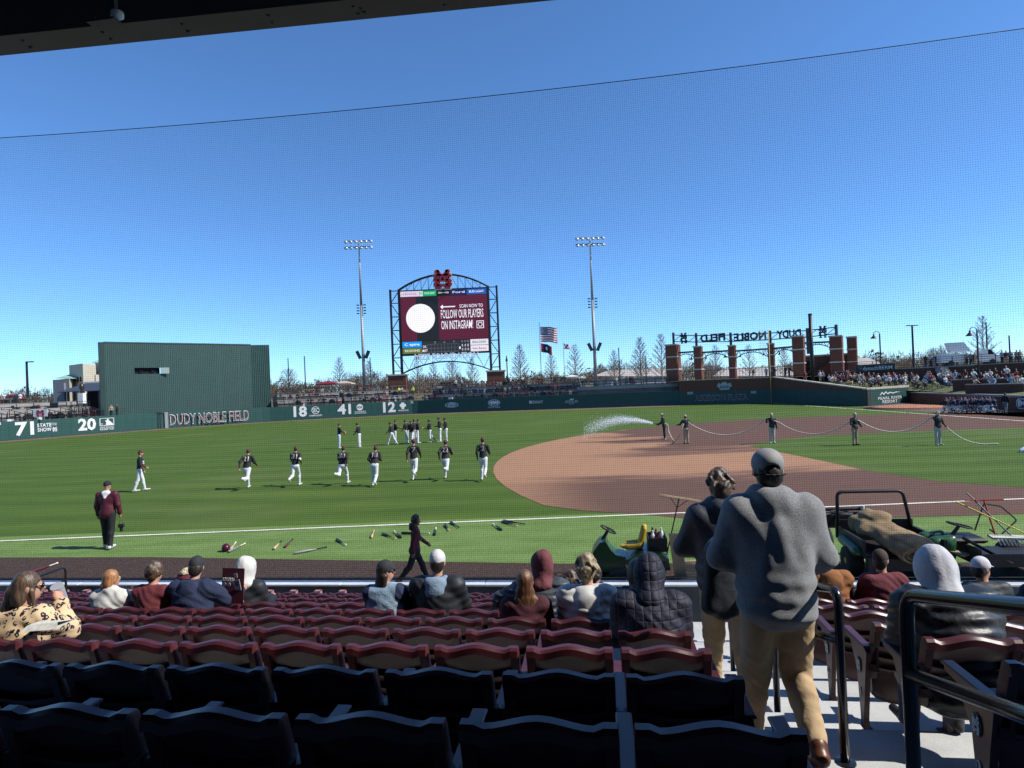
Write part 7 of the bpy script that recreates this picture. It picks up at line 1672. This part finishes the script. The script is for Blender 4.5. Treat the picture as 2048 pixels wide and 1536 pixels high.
def f_quilt(t, n, L, b):
    tc = n.new('ShaderNodeTexCoord'); s = xyz(t, tc.outputs['Object']); a = mth(t, 'SINE', mth(t, 'MULTIPLY', s[0], 52.0)); c = mth(t, 'SINE', mth(t, 'MULTIPLY', s[2], 52.0)); h = mth(t, 'MINIMUM', mth(t, 'POWER', mth(t, 'ABSOLUTE', a), .35), mth(t, 'POWER', mth(t, 'ABSOLUTE', c), .35)); nz = noise_n(t, tc.outputs['Object'], 30, 4)
    bump(t, b, mth(t, 'ADD', h, mth(t, 'MULTIPLY', nz, .9)), .55, .012); L.new(ramp(t, nz, [(.3, (.010, .011, .022)), (.7, (.02, .022, .038))]), b.inputs['Base Color'])
QUILT = nodes_mat('navy_quilted', f_quilt, .65, .3)
def f_fleece(t, n, L, b):
    tc = n.new('ShaderNodeTexCoord'); f = noise_n(t, tc.outputs['Object'], 160, 4, .7); g = noise_n(t, tc.outputs['Object'], 7, 3)
    L.new(mixc(t, mth(t, 'MULTIPLY', g, .25), ramp(t, f, [(.3, (.10, .105, .113)), (.55, (.21, .215, .225)), (.75, (.42, .43, .44))]), (.2, .205, .21)), b.inputs['Base Color']); bump(t, b, f, .5, .006); b.inputs['Sheen Weight'].default_value = .25
FLEECE = nodes_mat('grey_fleece', f_fleece, .95, .1)
NAVYK = cloth('navy_knit', (.014, .022, .055)); BLKS = cloth('black_softshell', (.012, .014, .018), .2, 25, .6); PUFG = cloth('slate_puffer', (.045, .052, .062), .2, 30, .5); WHP = cloth('white_puffer', (.50, .49, .46), .15, 25, .6); MARS = cloth('maroon_shirt', (.12, .022, .028)); DENIMS = cloth('washed_denim', (.17, .24, .31), .4, 60); MARH = cloth('maroon_hood', (.13, .035, .04)); BRNH = cloth('rust_hoodie', (.22, .085, .025)); GREYH = cloth('grey_hoodie', (.42, .43, .47), .2, 50); BLKP = cloth('black_puffer', (.011, .012, .016), .2, 30, .45); NVJ = cloth('navy_shell', (.022, .026, .036), .2, 25, .55); TANP = mat('khaki_chinos', (.40, .285, .165), .85, .1, 9, bump=.3, bscale=22); LEATH = mat('brown_leather', (.10, .032, .016), .4, .25, 14); WHM = cloth('white_mesh', (.5, .5, .52)); GRC = cloth('grey_cap', (.085, .075, .082)); TANC = cloth('tan_camo', (.28, .23, .16), .2, 30, .85, .35); BRC = cloth('brown_cap', (.045, .026, .018)); DKC = cloth('charcoal_cap', (.022, .023, .026)); JEAN = cloth('blue_jean', (.04, .055, .1)); SUNG = mat('dark_lens', (.008, .008, .008), .15, 0); LIP = mat('lip', (.30, .09, .08), .5, .05); EYEW = mat('eye_white', (.6, .58, .55), .4, 0)
def seat_pos(k, j, right=False, low=None):
    D, z = ROWS[k] if low is None else LOW[low]
    if right: return (1.60 + .06 * k + .27 + (j - 1) * SEAT_W, D + .2, z - SEAT_H)
    return (.58 - .2475 - .022 - (j - 1) * SEAT_W, D, z - SEAT_H)
SITK = .925
def sit_J(h=1.75, lean=-.05, turn=0, nod=0, LA=(.55, .12, 1.0, .25), RA=(.55, .12, 1.0, .25), width=1.0, sway=0): return skel(h=h * SITK, lean=lean, LL=(1.5, 1.5), RL=(1.5, 1.5), LA=LA, RA=RA, turn=turn, nod=nod, width=width, stance=.14, sway=sway)
def hair_sdf(J, kind):
    S = Sdf(); R_ = head_R(J); k = J['sc']
    if kind == 'undercap':
        S.ell(hp_(J, 0, -.02, .0), (.083 * k, .093 * k, .085 * k), 0, R_); S.ell(hp_(J, 0, -.058, -.035), (.074 * k, .05 * k, .07 * k), 0, R_); S.ell(hp_(J, 0, .12, -.045), (.085 * k, .1 * k, .1 * k), 0, R_, True); return S
    e = lambda x, y, z, r: S.ell(hp_(J, x, y, z), tuple(q * k for q in r), 0, R_)
    e(0, -.018, .03, (.09, .1, .103)); e(0, -.06, -.03, (.078, .055, .075))
    if kind in ('long', 'lob', 'pony', 'braid'):
        e(0, -.055, -.07, (.085, .06, .09))
    if kind == 'long':
        for i in range(8): t = i / 7; e(.01 * math.sin(i), -.075 - .085 * t, -.1 - .56 * t, (.105 + .10 * math.sin(t * 2.4), .05 + .02 * t, .085))
        for i in range(11): a = -.14 + i * .028; S.cone(hp_(J, a, -.16, -.5), hp_(J, a * 1.15, -.175, -.74 - .05 * math.sin(i * 2)), .024, .007)
    if kind == 'lob':
        for i in range(4): t = i / 3; e(-.01, -.06 - .02 * t, -.1 - .16 * t, (.095 - .01 * t, .055, .06))
        for x in (-.08, .07): S.cone(hp_(J, x, -.03, -.05), hp_(J, x * 1.2, -.05, -.28), .032, .012)
        for i in range(4): S.cone(hp_(J, -.06, -.08, -.12 - .03 * i), hp_(J, -.17 - .03 * (i % 2), -.09, -.13 - .045 * i), .024, .005)
    if kind == 'pony':
        S.cone(hp_(J, -.02, -.1, -.02), hp_(J, -.06, -.13, -.16), .045, .04); S.cone(hp_(J, -.06, -.13, -.16), hp_(J, -.07, -.11, -.3), .04, .015); S.cone(hp_(J, .075, .02, -.03), hp_(J, .085, .04, -.17), .018, .008)
    if kind == 'braid':
        for i in range(9): t = i / 8; e(-.045 + .014 * (1 if i % 2 else -1) * .6 - .01 * t, -.095 - .03 * math.sin(t * 2), -.07 - .30 * t, (.03 - .012 * t, .03 - .01 * t, .026))
        for x in (-.06, .06): S.cone(hp_(J, x, -.02, -.02), hp_(J, -.03, -.09, -.08), .03, .03)
    if kind == 'curly':
        r = random.Random(2)
        for i in range(60):
            a, b_ = r.uniform(0, 6.28), r.uniform(-.55, 1.5); q = (.098 * math.cos(b_) * math.cos(a), .108 * math.cos(b_) * math.sin(a) - .02, .03 + .105 * math.sin(b_))
            if q[1] > .06 and q[2] < .07: continue
            S.cone(hp_(J, *q), hp_(J, q[0] * 1.1 + .012 * math.cos(a + 1), q[1] * 1.08, q[2] + .02), .022, .012)
    if kind == 'tousled':
        r = random.Random(5)
        for i in range(46):
            a, b_ = r.uniform(0, 6.28), r.uniform(-.3, 1.45); q = (.096 * math.cos(b_) * math.cos(a), .104 * math.cos(b_) * math.sin(a) - .02, .035 + .106 * math.sin(b_))
            if q[1] > .05 and q[2] < .06: continue
            S.cone(hp_(J, *q), hp_(J, q[0] + .035 * math.sin(i), q[1] - .02, q[2] - .035), .02, .008)
    if kind == 'short':
        r = random.Random(7)
        for i in range(70):
            a, b_ = r.uniform(0, 6.28), r.uniform(-.5, 1.45); q = (.091 * math.cos(b_) * math.cos(a), .1 * math.cos(b_) * math.sin(a) - .02, .032 + .103 * math.sin(b_))
            if q[1] > .05 and q[2] < .07: continue
            S.cone(hp_(J, *q), hp_(J, q[0] * 1.04 + .01 * math.sin(i), q[1] * 1.02 - .008, q[2] - .03), .012, .005)
    S.ell(hp_(J, 0, .12, -.045), (.075 * k, .085 * k, .1 * k), 0, R_, True)
    return S
def face_bits(J, o, shades=False):
    for sd in (-1, 1):
        S = Sdf(); S.ell(hp_(J, sd * .031, .083, .008), (.013, .008, .007)); S.mesh('eye', EYEW, .004, .004, None, o)
    S = Sdf(); S.cone(hp_(J, -.02, .088, -.062), hp_(J, .02, .088, -.062), .006, .006); S.mesh('mouth', LIP, .004, .004, None, o)
    if shades:
        S = Sdf(); [S.ell(hp_(J, sd * .034, .098, .006), (.03, .008, .02), 0, head_R(J)) for sd in (-1, 1)]; S.cone(hp_(J, -.03, .1, .012), hp_(J, .03, .1, .012), .005, .005); [S.cone(hp_(J, sd * .06, .09, .01), hp_(J, sd * .08, -.01, .012), .005, .004) for sd in (-1, 1)]; S.mesh('sunglasses', SUNG, .005, .006, None, o)
def npc(label, pos, J, top, pants=JEAN, shoes=SHOEB, skin=SKIN, hair=None, hairm=H_brown, cap=None, infl=.03, noise=(.008, 24), puff=0, hood=None, hoodm=None, face=False, shades=False, rz=0.0, g=1.0, gh=.014, sleeve_m=None, capkw={}, world=None, collar=None, short=False, hem=.03):
    loc = SF(pos[0], pos[1] + .21, pos[2] + .003) if world is None else world
    o = thing('person', label, 'person', loc, STAND_RZ + rz); S = Sdf(); add_head(S, J, 0); add_torso(S, J, 1, 0, g)
    for sd in 'lr': add_arm(S, J, sd, 1, 1 if not short else 0, 0, 0, g); add_hand(S, J, sd, 0); add_leg(S, J, sd, 2, None, .012, g); add_foot(S, J, sd, 3)
    S.ell(J['pelvis'] + (0, -.01, -.03), (.165 * g, .13 * g, .12), 2); S.mesh('body', [skin, top, pants, shoes], .017, .025, None, o)
    S = Sdf(); add_coat(S, J, 0, infl, g, hem)
    for sd in 'lr': add_arm(S, J, sd, 1 if sleeve_m else 0, 1 if sleeve_m else 0, infl * .8, infl * .7, g, .96)
    if collar: S.cone(J['neck'] + (-.03, -.02, -.02), J['neck'] + (.03, -.02, .035), .075, .07); S.ell(J['neck'] + (0, .0, .075), (.062, .07, .06), 0, None, True)
    sd_ = int(abs(pos[0]) * 97 + pos[1] * 31) if world is None else 77
    up = (J['neck'] - J['pelvis']); up = up / np.linalg.norm(up)
    def nz(X, Y, Z):
        f = _noise(X, Y, Z, noise[0] * .55, noise[1] * 1.7, sd_, (.7, .7, 1.2)) + .003 * np.sin(70 * (Z + .5 * X) + 6 * np.sin(9 * X + sd_))
        if puff: f = f + .006 * np.cos((Z * up[2] + Y * up[1]) * 2 * PI / puff)
        return f
    S.mesh('jacket' if infl > .025 else 'shirt', [top, sleeve_m or top], gh, .04, nz, o)
    if hood == 'down':
        S = Sdf(); n_ = J['neck']; S.ell(n_ + (0, -.075, -.015), (.125, .075, .075)); S.ell(n_ + (0, -.125, -.09), (.105, .05, .10)); S.cone(n_ + (-.09, -.02, .02), n_ + (-.06, .06, -.02), .04, .03); S.cone(n_ + (.09, -.02, .02), n_ + (.06, .06, -.02), .04, .03); S.mesh('hood', hoodm or top, .013, .04, lambda X, Y, Z: _noise(X, Y, Z, .008, 34, 5), o)
    if hood == 'up':
        S = Sdf(); R_ = head_R(J); S.ell(hp_(J, 0, -.02, .02), (.115, .13, .14), 0, R_); S.ell(hp_(J, 0, -.055, .1), (.07, .075, .075), 0, R_); S.ell(J['neck'] + (0, -.035, .0), (.135, .11, .06)); S.cone(hp_(J, 0, -.03, -.04), J['neck'] + (0, -.03, .01), .098, .105); S.ell(hp_(J, 0, .15, -.01), (.085, .12, .12), 0, R_, True); S.mesh('hood', hoodm or top, .013, .04, lambda X, Y, Z: _noise(X, Y, Z, .006, 42, 6, (1, 1, .6)) + .004 * np.exp(-(X / .012) ** 2), o)
    if hair == 'short' and cap: hair = 'undercap'
    if hair: hair_sdf(J, hair).mesh('hair', hairm, .0095, .02, lambda X, Y, Z: _noise(X, Y, Z, .004, 90, 8, (1, 1, .25)), o)
    if cap: cap_sdf(J, **capkw).mesh('cap', cap, .009, .012, None, o)
    if face: face_bits(J, o, shades)
    return o, J
# --- left block, back to front
o, J = npc('woman in leopard print blouse with brown ponytail raising a cup at far left', (seat_pos(2, 9)[0] + .02, *seat_pos(2, 9)[1:]), sit_J(1.62, .02, -.75, .05, LA=(.4, .15, 1.2, .3), RA=(.9, .12, 2.15, .5), sway=.06), LEO, hair='pony', hairm=H_brown, infl=.035, noise=(.012, 22), face=True, shades=True)
w_ = o.matrix_basis @ Vector(J['rhd']); cp = thing('drink_cup', 'grey cup held to the face of the woman in leopard print', 'cup', w_ + Vector((-.02, .04, .0))); mb = MB(); mb.lathe([(.03, -.07), (.042, .06)], n=14, M=Matrix.Rotation(.5, 3, 'X')); mb.build('cup', mat('grey_cup', (.3, .31, .34), .4), cp)
q_ = seat_pos(2, 9); pp = thing('folded_paper', 'folded white programme resting on the seat beside the woman in leopard print', 'paper', SF(q_[0] + .36, q_[1] + .06, q_[2] + .87), STAND_RZ); mb = MB(); mb.add([(-.12, -.06, 0), (.12, -.03, .01), (.13, .1, .025), (-.11, .08, .02), (-.1, -.02, .03), (.1, .0, .045)], [(0, 1, 2, 3), (0, 1, 5, 4), (4, 5, 2, 3)]); mb.build('sheet', mat('newsprint', (.5, .49, .45), .9, .2, 40), pp)
npc('girl with ginger braid in a white coat in the left group', (seat_pos(5, 12)[0] + .16, *seat_pos(5, 12)[1:]), sit_J(1.58, .05, -.35), WHP, hair='braid', hairm=H_red, infl=.04, face=True, collar=True)
npc('youth with dark brown hair in a maroon long-sleeved shirt', (seat_pos(5, 11)[0] + .12, *seat_pos(5, 11)[1:]), sit_J(1.68, .1, -.15), MARS, hair='short', hairm=H_brown, infl=.024, sleeve_m=None)
npc('man in navy hooded sweatshirt and black backwards cap reading a schedule', (seat_pos(5, 10)[0] + .06, *seat_pos(5, 10)[1:]), sit_J(1.76, .12, .3, .1, RA=(.9, .35, .9, 0), width=1.1), NAVYK, hair='short', hairm=H_dark, cap=DKC, capkw=dict(brim=False), infl=.04, hood='down', g=1.15)
s_, D_, z_ = seat_pos(5, 10); sg = thing('schedule_poster', 'maroon schedule poster with a white player figure held in the left group', 'poster', SF(s_ + .43, D_ + .42, z_ + .93), STAND_RZ - .1); mb = MB(); mb.box(-.14, .14, -.003, .003, -.19, .19, M=Matrix.Rotation(-.12, 4, 'X')); mb.build('sheet', mat('poster_maroon', (.09, .015, .025), .6), sg); text('lettering', 'SCHEDULE', .05, M_white, Matrix.Translation((-.045, -.012, .07)) @ Matrix.Rotation(PI / 2 - .12, 4, 'X'), sg, width=.15, bold=.02, ext=.002)
mb = MB(); [mb.prism([(x, -.014 - z * .12, z) for x, z in pl_], (0, .003, 0)) for pl_ in ([(.02, .06), (.1, .08), (.11, -.03), (.03, -.04)], [(.03, -.04), (.075, -.04), (.05, -.11), (.0, -.18), (-.03, -.18), (.015, -.1)], [(.075, -.04), (.11, -.03), (.125, -.18), (.09, -.18)], [(.04, .09), (.08, .1), (.08, .15), (.035, .14)], [(.02, .06), (.03, .0), (-.02, .05)])]; mb.build('figure', M_white, sg)
text('number', '33', .06, M_black, Matrix.Translation((.068, -.024, .03)) @ Matrix.Rotation(PI / 2 - .12, 4, 'X'), sg, ext=.002, bold=.03); mb = MB(); [mb.lathe([(.022, 0), (.022, .003)], (x, -.008, .015), 12, M=Matrix.Rotation(PI / 2, 3, 'X')) for x in (-.1, -.045)]; mb.build('badges', M_white, sg)
o, J = npc('small child in maroon knit hat with cream pompom in the left group', (seat_pos(5, 10)[0] - .27, seat_pos(5, 10)[1] + .35, seat_pos(5, 10)[2]), sit_J(1.38, .05, .5), BLKS, hair=None, infl=.02)
S = Sdf(); S.ell(hp_(J, 0, -.01, .035), (.1, .11, .105), 0, head_R(J)); S.ell(hp_(J, 0, .02, -.1), (.15, .2, .09), 0, head_R(J), True); S.mesh('knit_hat', cloth('knit_maroon', (.10, .012, .02), .6, 60), .01, .02, None, o); S = Sdf(); S.ell(hp_(J, 0, -.06, .15), .055); S.mesh('pompom', mat('pompom_cream', (.5, .42, .28), .95, .3, 60, bump=1, bscale=90), .008, .02, lambda X, Y, Z: _noise(X, Y, Z, .012, 150, 4), o)
npc('person with white hood raised beyond the man in navy', (seat_pos(5, 10)[0] + .22, seat_pos(5, 9)[1] + .8, seat_pos(5, 9)[2] - .2), sit_J(1.7, .05, -.3), BLKS, hood='up', hoodm=WHP, infl=.035)
npc('woman in charcoal cap and washed denim vest with dark hair blowing left', (seat_pos(5, 6)[0] + .1, *seat_pos(5, 6)[1:]), sit_J(1.7, .03, -1.0, .0), DENIMS, hair='lob', hairm=H_dark, cap=DKC, infl=.036, noise=(.012, 26), sleeve_m=NAVYK, face=True, shades=True, skin=SKIN)
npc('man in white mesh cap and black softshell jacket', (seat_pos(5, 5)[0] + .12, *seat_pos(5, 5)[1:]), sit_J(1.84, .02, .1, .05, width=1.12), BLKS, hair='short', hairm=H_dark, cap=WHM, infl=.04, noise=(.007, 22), hood='down', hoodm=DENIMS, g=1.12)
npc('man in slate puffer jacket with maroon hood up over a cap, arm along seats', (seat_pos(5, 3)[0] + .12, *seat_pos(5, 3)[1:]), sit_J(1.78, .05, .5, .0, LA=(.35, 1.05, .35, 0), width=1.12), PUFG, hood='up', hoodm=MARH, cap=DKC, infl=.05, puff=.062, g=1.12)
npc('woman with very long chestnut hair in a dark maroon top', (seat_pos(4, 3)[0] + .06, *seat_pos(4, 3)[1:]), sit_J(1.60, -.02, .05, -.05), cloth('dark_maroon_top', (.05, .01, .016)), hair='long', hairm=H_chest, infl=.028)
npc('woman with short streaked blond hair in a white hooded puffer', (seat_pos(4, 2)[0] + .06, *seat_pos(4, 2)[1:]), sit_J(1.74, .02, -.05, .05), WHP, hair='tousled', hairm=H_blond, infl=.05, puff=.075, hood='down', g=1.08)
npc('person in navy quilted jacket with its hood up beside the aisle', (seat_pos(3, 1)[0] + .0, *seat_pos(3, 1)[1:]), sit_J(1.68, .22, .25, .2, width=1.15), QUILT, hood='up', infl=.055, noise=(.010, 20), g=1.15)
npc('person in dark quilted hood seated beyond the navy quilted jacket', (seat_pos(5, 1)[0] + .02, seat_pos(5, 1)[1] + .1, seat_pos(5, 1)[2] - .1), sit_J(1.74, .1, -.3), BLKP, hood='up', infl=.045, puff=.06)
npc('child with dark hair and maroon scarf beyond the white puffer', (seat_pos(5, 2)[0] + .10, seat_pos(5, 1)[1] + .75, seat_pos(5, 1)[2] - .14), sit_J(1.5, .05, -.6), MARS, hair='short', hairm=H_dark, infl=.03, face=True)
npc('person in black cap and dark jacket near the wall beyond the white puffer', (-.25, 9.6, LOW[0][1] - SEAT_H), sit_J(1.76, .05, -.4), BLKS, hair='short', hairm=H_dark, cap=DKC, infl=.035)
npc('child with brown hair beside the slate puffer jacket', (seat_pos(5, 2)[0] - .18, seat_pos(5, 1)[1] + .8, seat_pos(5, 1)[2] - .12), sit_J(1.36, .1, .2), WHP, hair='tousled', hairm=H_brown, infl=.03)
# --- right block
npc('man in tan camouflage cap, sunglasses and rust brown hoodie', (2.44, ROWS[6][0] + .2, ROWS[6][1] - SEAT_H), sit_J(1.78, .1, -.9, .05), BRNH, hair='short', hairm=H_dark, cap=TANC, infl=.035, hood='down', face=True, shades=True)
npc('person in brown and tan cap and maroon sweatshirt right of the aisle', (3.0, ROWS[6][0] + .2, ROWS[6][1] - SEAT_H), sit_J(1.74, .08, -.55), MARS, hair='short', hairm=H_dark, cap=BRC, infl=.035)
npc('person with pale grey hood up and black puffer vest right of the aisle', (seat_pos(2, 1, True)[0] + .05, seat_pos(2, 1, True)[1] + .0, seat_pos(2, 1, True)[2]), sit_J(1.66, .36, -.1, .1, width=1.18), BLKP, hood='up', hoodm=GREYH, infl=.075, puff=.075, g=1.28, hem=.1)
npc('person with white hair beyond the pale grey hood', (seat_pos(4, 4, True)[0] - .12, seat_pos(4, 4, True)[1], seat_pos(4, 4, True)[2]), sit_J(1.66, .05, .2), NAVYK, hair='tousled', hairm=H_white, infl=.035)
npc('person in white and black cap beyond the pale grey hood', (seat_pos(5, 4, True)[0] - .22, seat_pos(5, 4, True)[1], seat_pos(5, 4, True)[2]), sit_J(1.62, .1, -1.2), BLKS, hair='short', hairm=H_dark, cap=WHM, infl=.035)
# --- the two men on the steps
def walker(label, base, J, top, infl, noise, cap, hairk, hairm, rz=0.0, g=1.0, pn=.006, shoe=LEATH, capkw={}, hem=.05, collar=True, gh=.012):
    o = thing('person', label, 'person', base, STAND_RZ + rz); S = Sdf(); add_head(S, J, 0); add_torso(S, J, 1, 0, g)
    for sd in 'lr': add_arm(S, J, sd, 1, 1, 0, 0, g); add_hand(S, J, sd, 0); add_leg(S, J, sd, 2, None, .0, g)
    for sd in 'lr': S.cone(J[sd + 'heel'], J[sd + 'toe'], .052, .043, 3); S.cone(J[sd + 'an'] + (0, 0, .03), J[sd + 'heel'] * .6 + J[sd + 'toe'] * .4, .052, .048, 3)
    S.ell(J['pelvis'] + (0, -.01, -.03), (.155 * g, .12 * g, .12), 2); S.mesh('body', [SKIN, top, TANP, shoe], .014, .022, None, o)
    S = Sdf()
    for sd in 'lr':
        kn, an = J[sd + 'kn'], J[sd + 'an']; S.cone(J[sd + 'hp'] + (0, -.01, 0), kn, .098 * g + .02, .07 * g + .016, 0); S.cone(kn, kn * .12 + an * .88, .07 * g + .014, .064, 0); S.ell(kn * .7 + an * .3 - np.array((0, .02, 0)), (.068, .072, .11), 0)
    S.ell(J['pelvis'] + (0, -.02, -.03), (.178 * g, .135 * g, .14)); S.ell(J['pelvis'] + (0, 0, .06), (.165 * g, .12 * g, .10))
    def nz(X, Y, Z):
        low = np.clip((J['pelvis'][2] - .05 - Z) / .5, 0, 1)
        return _noise(X, Y, Z, pn, 22, 12, (.7, .7, 1.5)) * (.4 + .6 * low) + 0.0018 * np.sin(Z * 80 + 7 * np.sin(X * 17 + Z * 6) + 20 * Y) * (.3 + low)
    S.mesh('trousers', TANP, gh, .03, nz, o)
    S = Sdf(); add_coat(S, J, 0, infl, g, hem)
    for sd in 'lr':
        add_arm(S, J, sd, 0, 0, infl * .95, infl * .85, g, .97); c = J[sd + 'sh'] * .6 + J[sd + 'el'] * .4
    pv = J['pelvis']
    if collar:
        for i in range(12): a = 2 * PI * i / 12; b = 2 * PI * (i + 1) / 12; S.cone(J['neck'] + (.082 * math.cos(a), .075 * math.sin(a) + .0, .05), J['neck'] + (.082 * math.cos(b), .075 * math.sin(b), .05), .022, .022); S.cone(J['neck'] + (.088 * math.cos(a), .08 * math.sin(a), -.0), J['neck'] + (.088 * math.cos(b), .08 * math.sin(b), -.0), .03, .03)
    S.mesh('jacket', top, gh, .07, lambda X, Y, Z: _noise(X, Y, Z, noise * .45, 26, 41, (1.5, 1, .4)) + noise * .32 * np.sin(38 * X + 3 * np.sin(7 * Z + 2) + 1.2 * np.sin(15 * X)) * np.clip((Z - J['waist'][2]) / .3, 0, 1) + noise * .4 * np.sin(60 * Z + 8 * X) * np.clip((J['waist'][2] + .12 - Z) / .15, 0, 1), o)
    S = Sdf(); S.cone(pv + (-.17 * g, 0, -.02), pv + (.17 * g, 0, -.02), .01, .01); 
    if hairk: hair_sdf(J, hairk).mesh('hair', hairm, .008, .02, lambda X, Y, Z: _noise(X, Y, Z, .004, 80, 8, (1, 1, .3)), o)
    if cap: cap_sdf(J, **capkw).mesh('cap', cap, .007, .012, None, o)
    return o
p = at(1552, 1180, 3.78)
J = skel(h=1.83, lean=.06, LA=(.30, .30, 1.15, .35), RA=(.22, .30, 1.25, .38), LL=(.22, .10), RL=(.2, .95, .55), turn=.02, nod=.0, width=1.02, stance=.13)
gm = walker('large man in grey fleece, khaki trousers and grey cap walking down the aisle steps', Vector((p.x, p.y, 1.80)), J, FLEECE, .034, .012, None, 'undercap', H_dark, g=1.02)
S = Sdf(); R_ = head_R(J); S.ell(hp_(J, 0, -.008, .04), (.093, .112, .094), 0, R_); S.ell(hp_(J, 0, .03, -.075), (.16, .2, .1), 0, R_, True); S.ell(hp_(J, 0, -.12, .0), (.05, .06, .042), 0, R_, True); [S.cone(hp_(J, x, .085, .03), hp_(J, x * .9, .165 - abs(x) * .5, .015), .007, .005) for x in (-.05, -.025, 0, .025, .05)]; S.mesh('cap', GRC, .007, .012, None, gm)
S = Sdf(); [S.cone(hp_(J, .095 * math.cos(a), .108 * math.sin(a) - .008, -.02), hp_(J, .095 * math.cos(a + .35), .108 * math.sin(a + .35) - .008, -.02), .005, .005) for a in [PI + .15 + i * .35 for i in range(8)]]; S.mesh('sunglasses_strap', BLACKC, .006, .01, None, gm)
c0 = gm.location + Matrix.Rotation(STAND_RZ, 3, 'Z') @ Vector(J['lwr']); ct = thing('folded_coat', 'black coat hanging over the left arm of the man in grey fleece', 'coat', c0); S = Sdf(); S.cone((-.06, .0, .02), (-.02, .1, .02), .06, .06); S.cone((-.08, .02, 0), (-.1, .0, -.34), .05, .07); S.cone((.0, .05, 0), (.05, .03, -.38), .05, .06); S.cone((-.03, .03, 0), (-.03, .02, -.40), .05, .06); S.mesh('cloth', BLKS, .014, .06, lambda X, Y, Z: _noise(X, Y, Z, .014, 20, 4, (1, 1, .3)), ct)
p = at(1450, 1180, 5.15)
J2 = skel(h=1.78, lean=.05, LA=(.35, .35, 1.1, .3), RA=(.35, .2, 1.1, .3), LL=(.12, .05), RL=(-.22, .3, .3), turn=.25, nod=.15, width=1.03)
o2 = walker('man with curly brown hair in navy jacket and khakis ahead on the steps', Vector((p.x, p.y, 1.52)), J2, NVJ, .036, .010, None, 'tousled', H_brown, g=1.0)
# --- woman walking on the warning track
q = SF(0, 13.12); r_ = ray(830, 1100); tt = (13.12) / (r_.x * E2.x + r_.y * E2.y); w = Vector((r_.x * tt, r_.y * tt, .012))
wk = thing('person', 'woman with curly dark hair and lanyard in maroon top walking along the track', 'person', w, -1.25)
J = skel(h=1.45, lean=.05, LA=(.55, .12, .35, 0), RA=(-.3, .12, .3, 0), LL=(.42, .1), RL=(-.4, .35, .4), turn=-.15, width=.9); S = Sdf(); add_head(S, J, 0); add_torso(S, J, 1, .015, .92)
for sd in 'lr': add_arm(S, J, sd, 1, 1, .014, .012); add_hand(S, J, sd, 0); add_leg(S, J, sd, 2, None, .012); add_foot(S, J, sd, 3)
S.ell(J['pelvis'] + (0, -.01, -.03), (.16, .125, .12), 2); S.mesh('body', [SKIN2, CL['maroon'], BLACKC, SHOEB], .016, .025, None, wk); hs_ = hair_sdf(J, 'curly')
for i in range(26): a = i * 2.4; hs_.cone(hp_(J, .07 * math.cos(a), -.07 + .03 * math.sin(a), -.05 - .005 * i), hp_(J, .1 * math.cos(a), -.14 - .05 * math.sin(a * 3), -.09 - .006 * i), .03, .012)
hs_.mesh('hair', H_dark, .011, .02, None, wk); face_bits(J, wk); mb = MB(); cz = J['chest']; mb.box(-.04, .04, .13, .135, float(cz[2]) - .12, float(cz[2]) - .02); mb.tube([(-.05, .08, float(cz[2]) + .18), (0, .135, float(cz[2]) - .02), (.05, .08, float(cz[2]) + .18)], .005, 4); mb.build('lanyard', TRIM, wk)
# ---------------------------------------------------------------- look-alikes are told apart by their place from left to right
bpy.context.view_layer.update()
same = {}
for o in COL.objects:
    if o.parent is None and o.get('category') and o.get('kind') is None: same.setdefault(o['label'], []).append(o)
for lab, L in same.items():
    if len(L) > 1:
        L.sort(key=lambda o: o.location.x / max(o.location.y, .1))
        for i, o in enumerate(L):
            if i < len(ORD) - 1: o['label'] = '%s, %s from left' % (lab, ORD[i + 1])
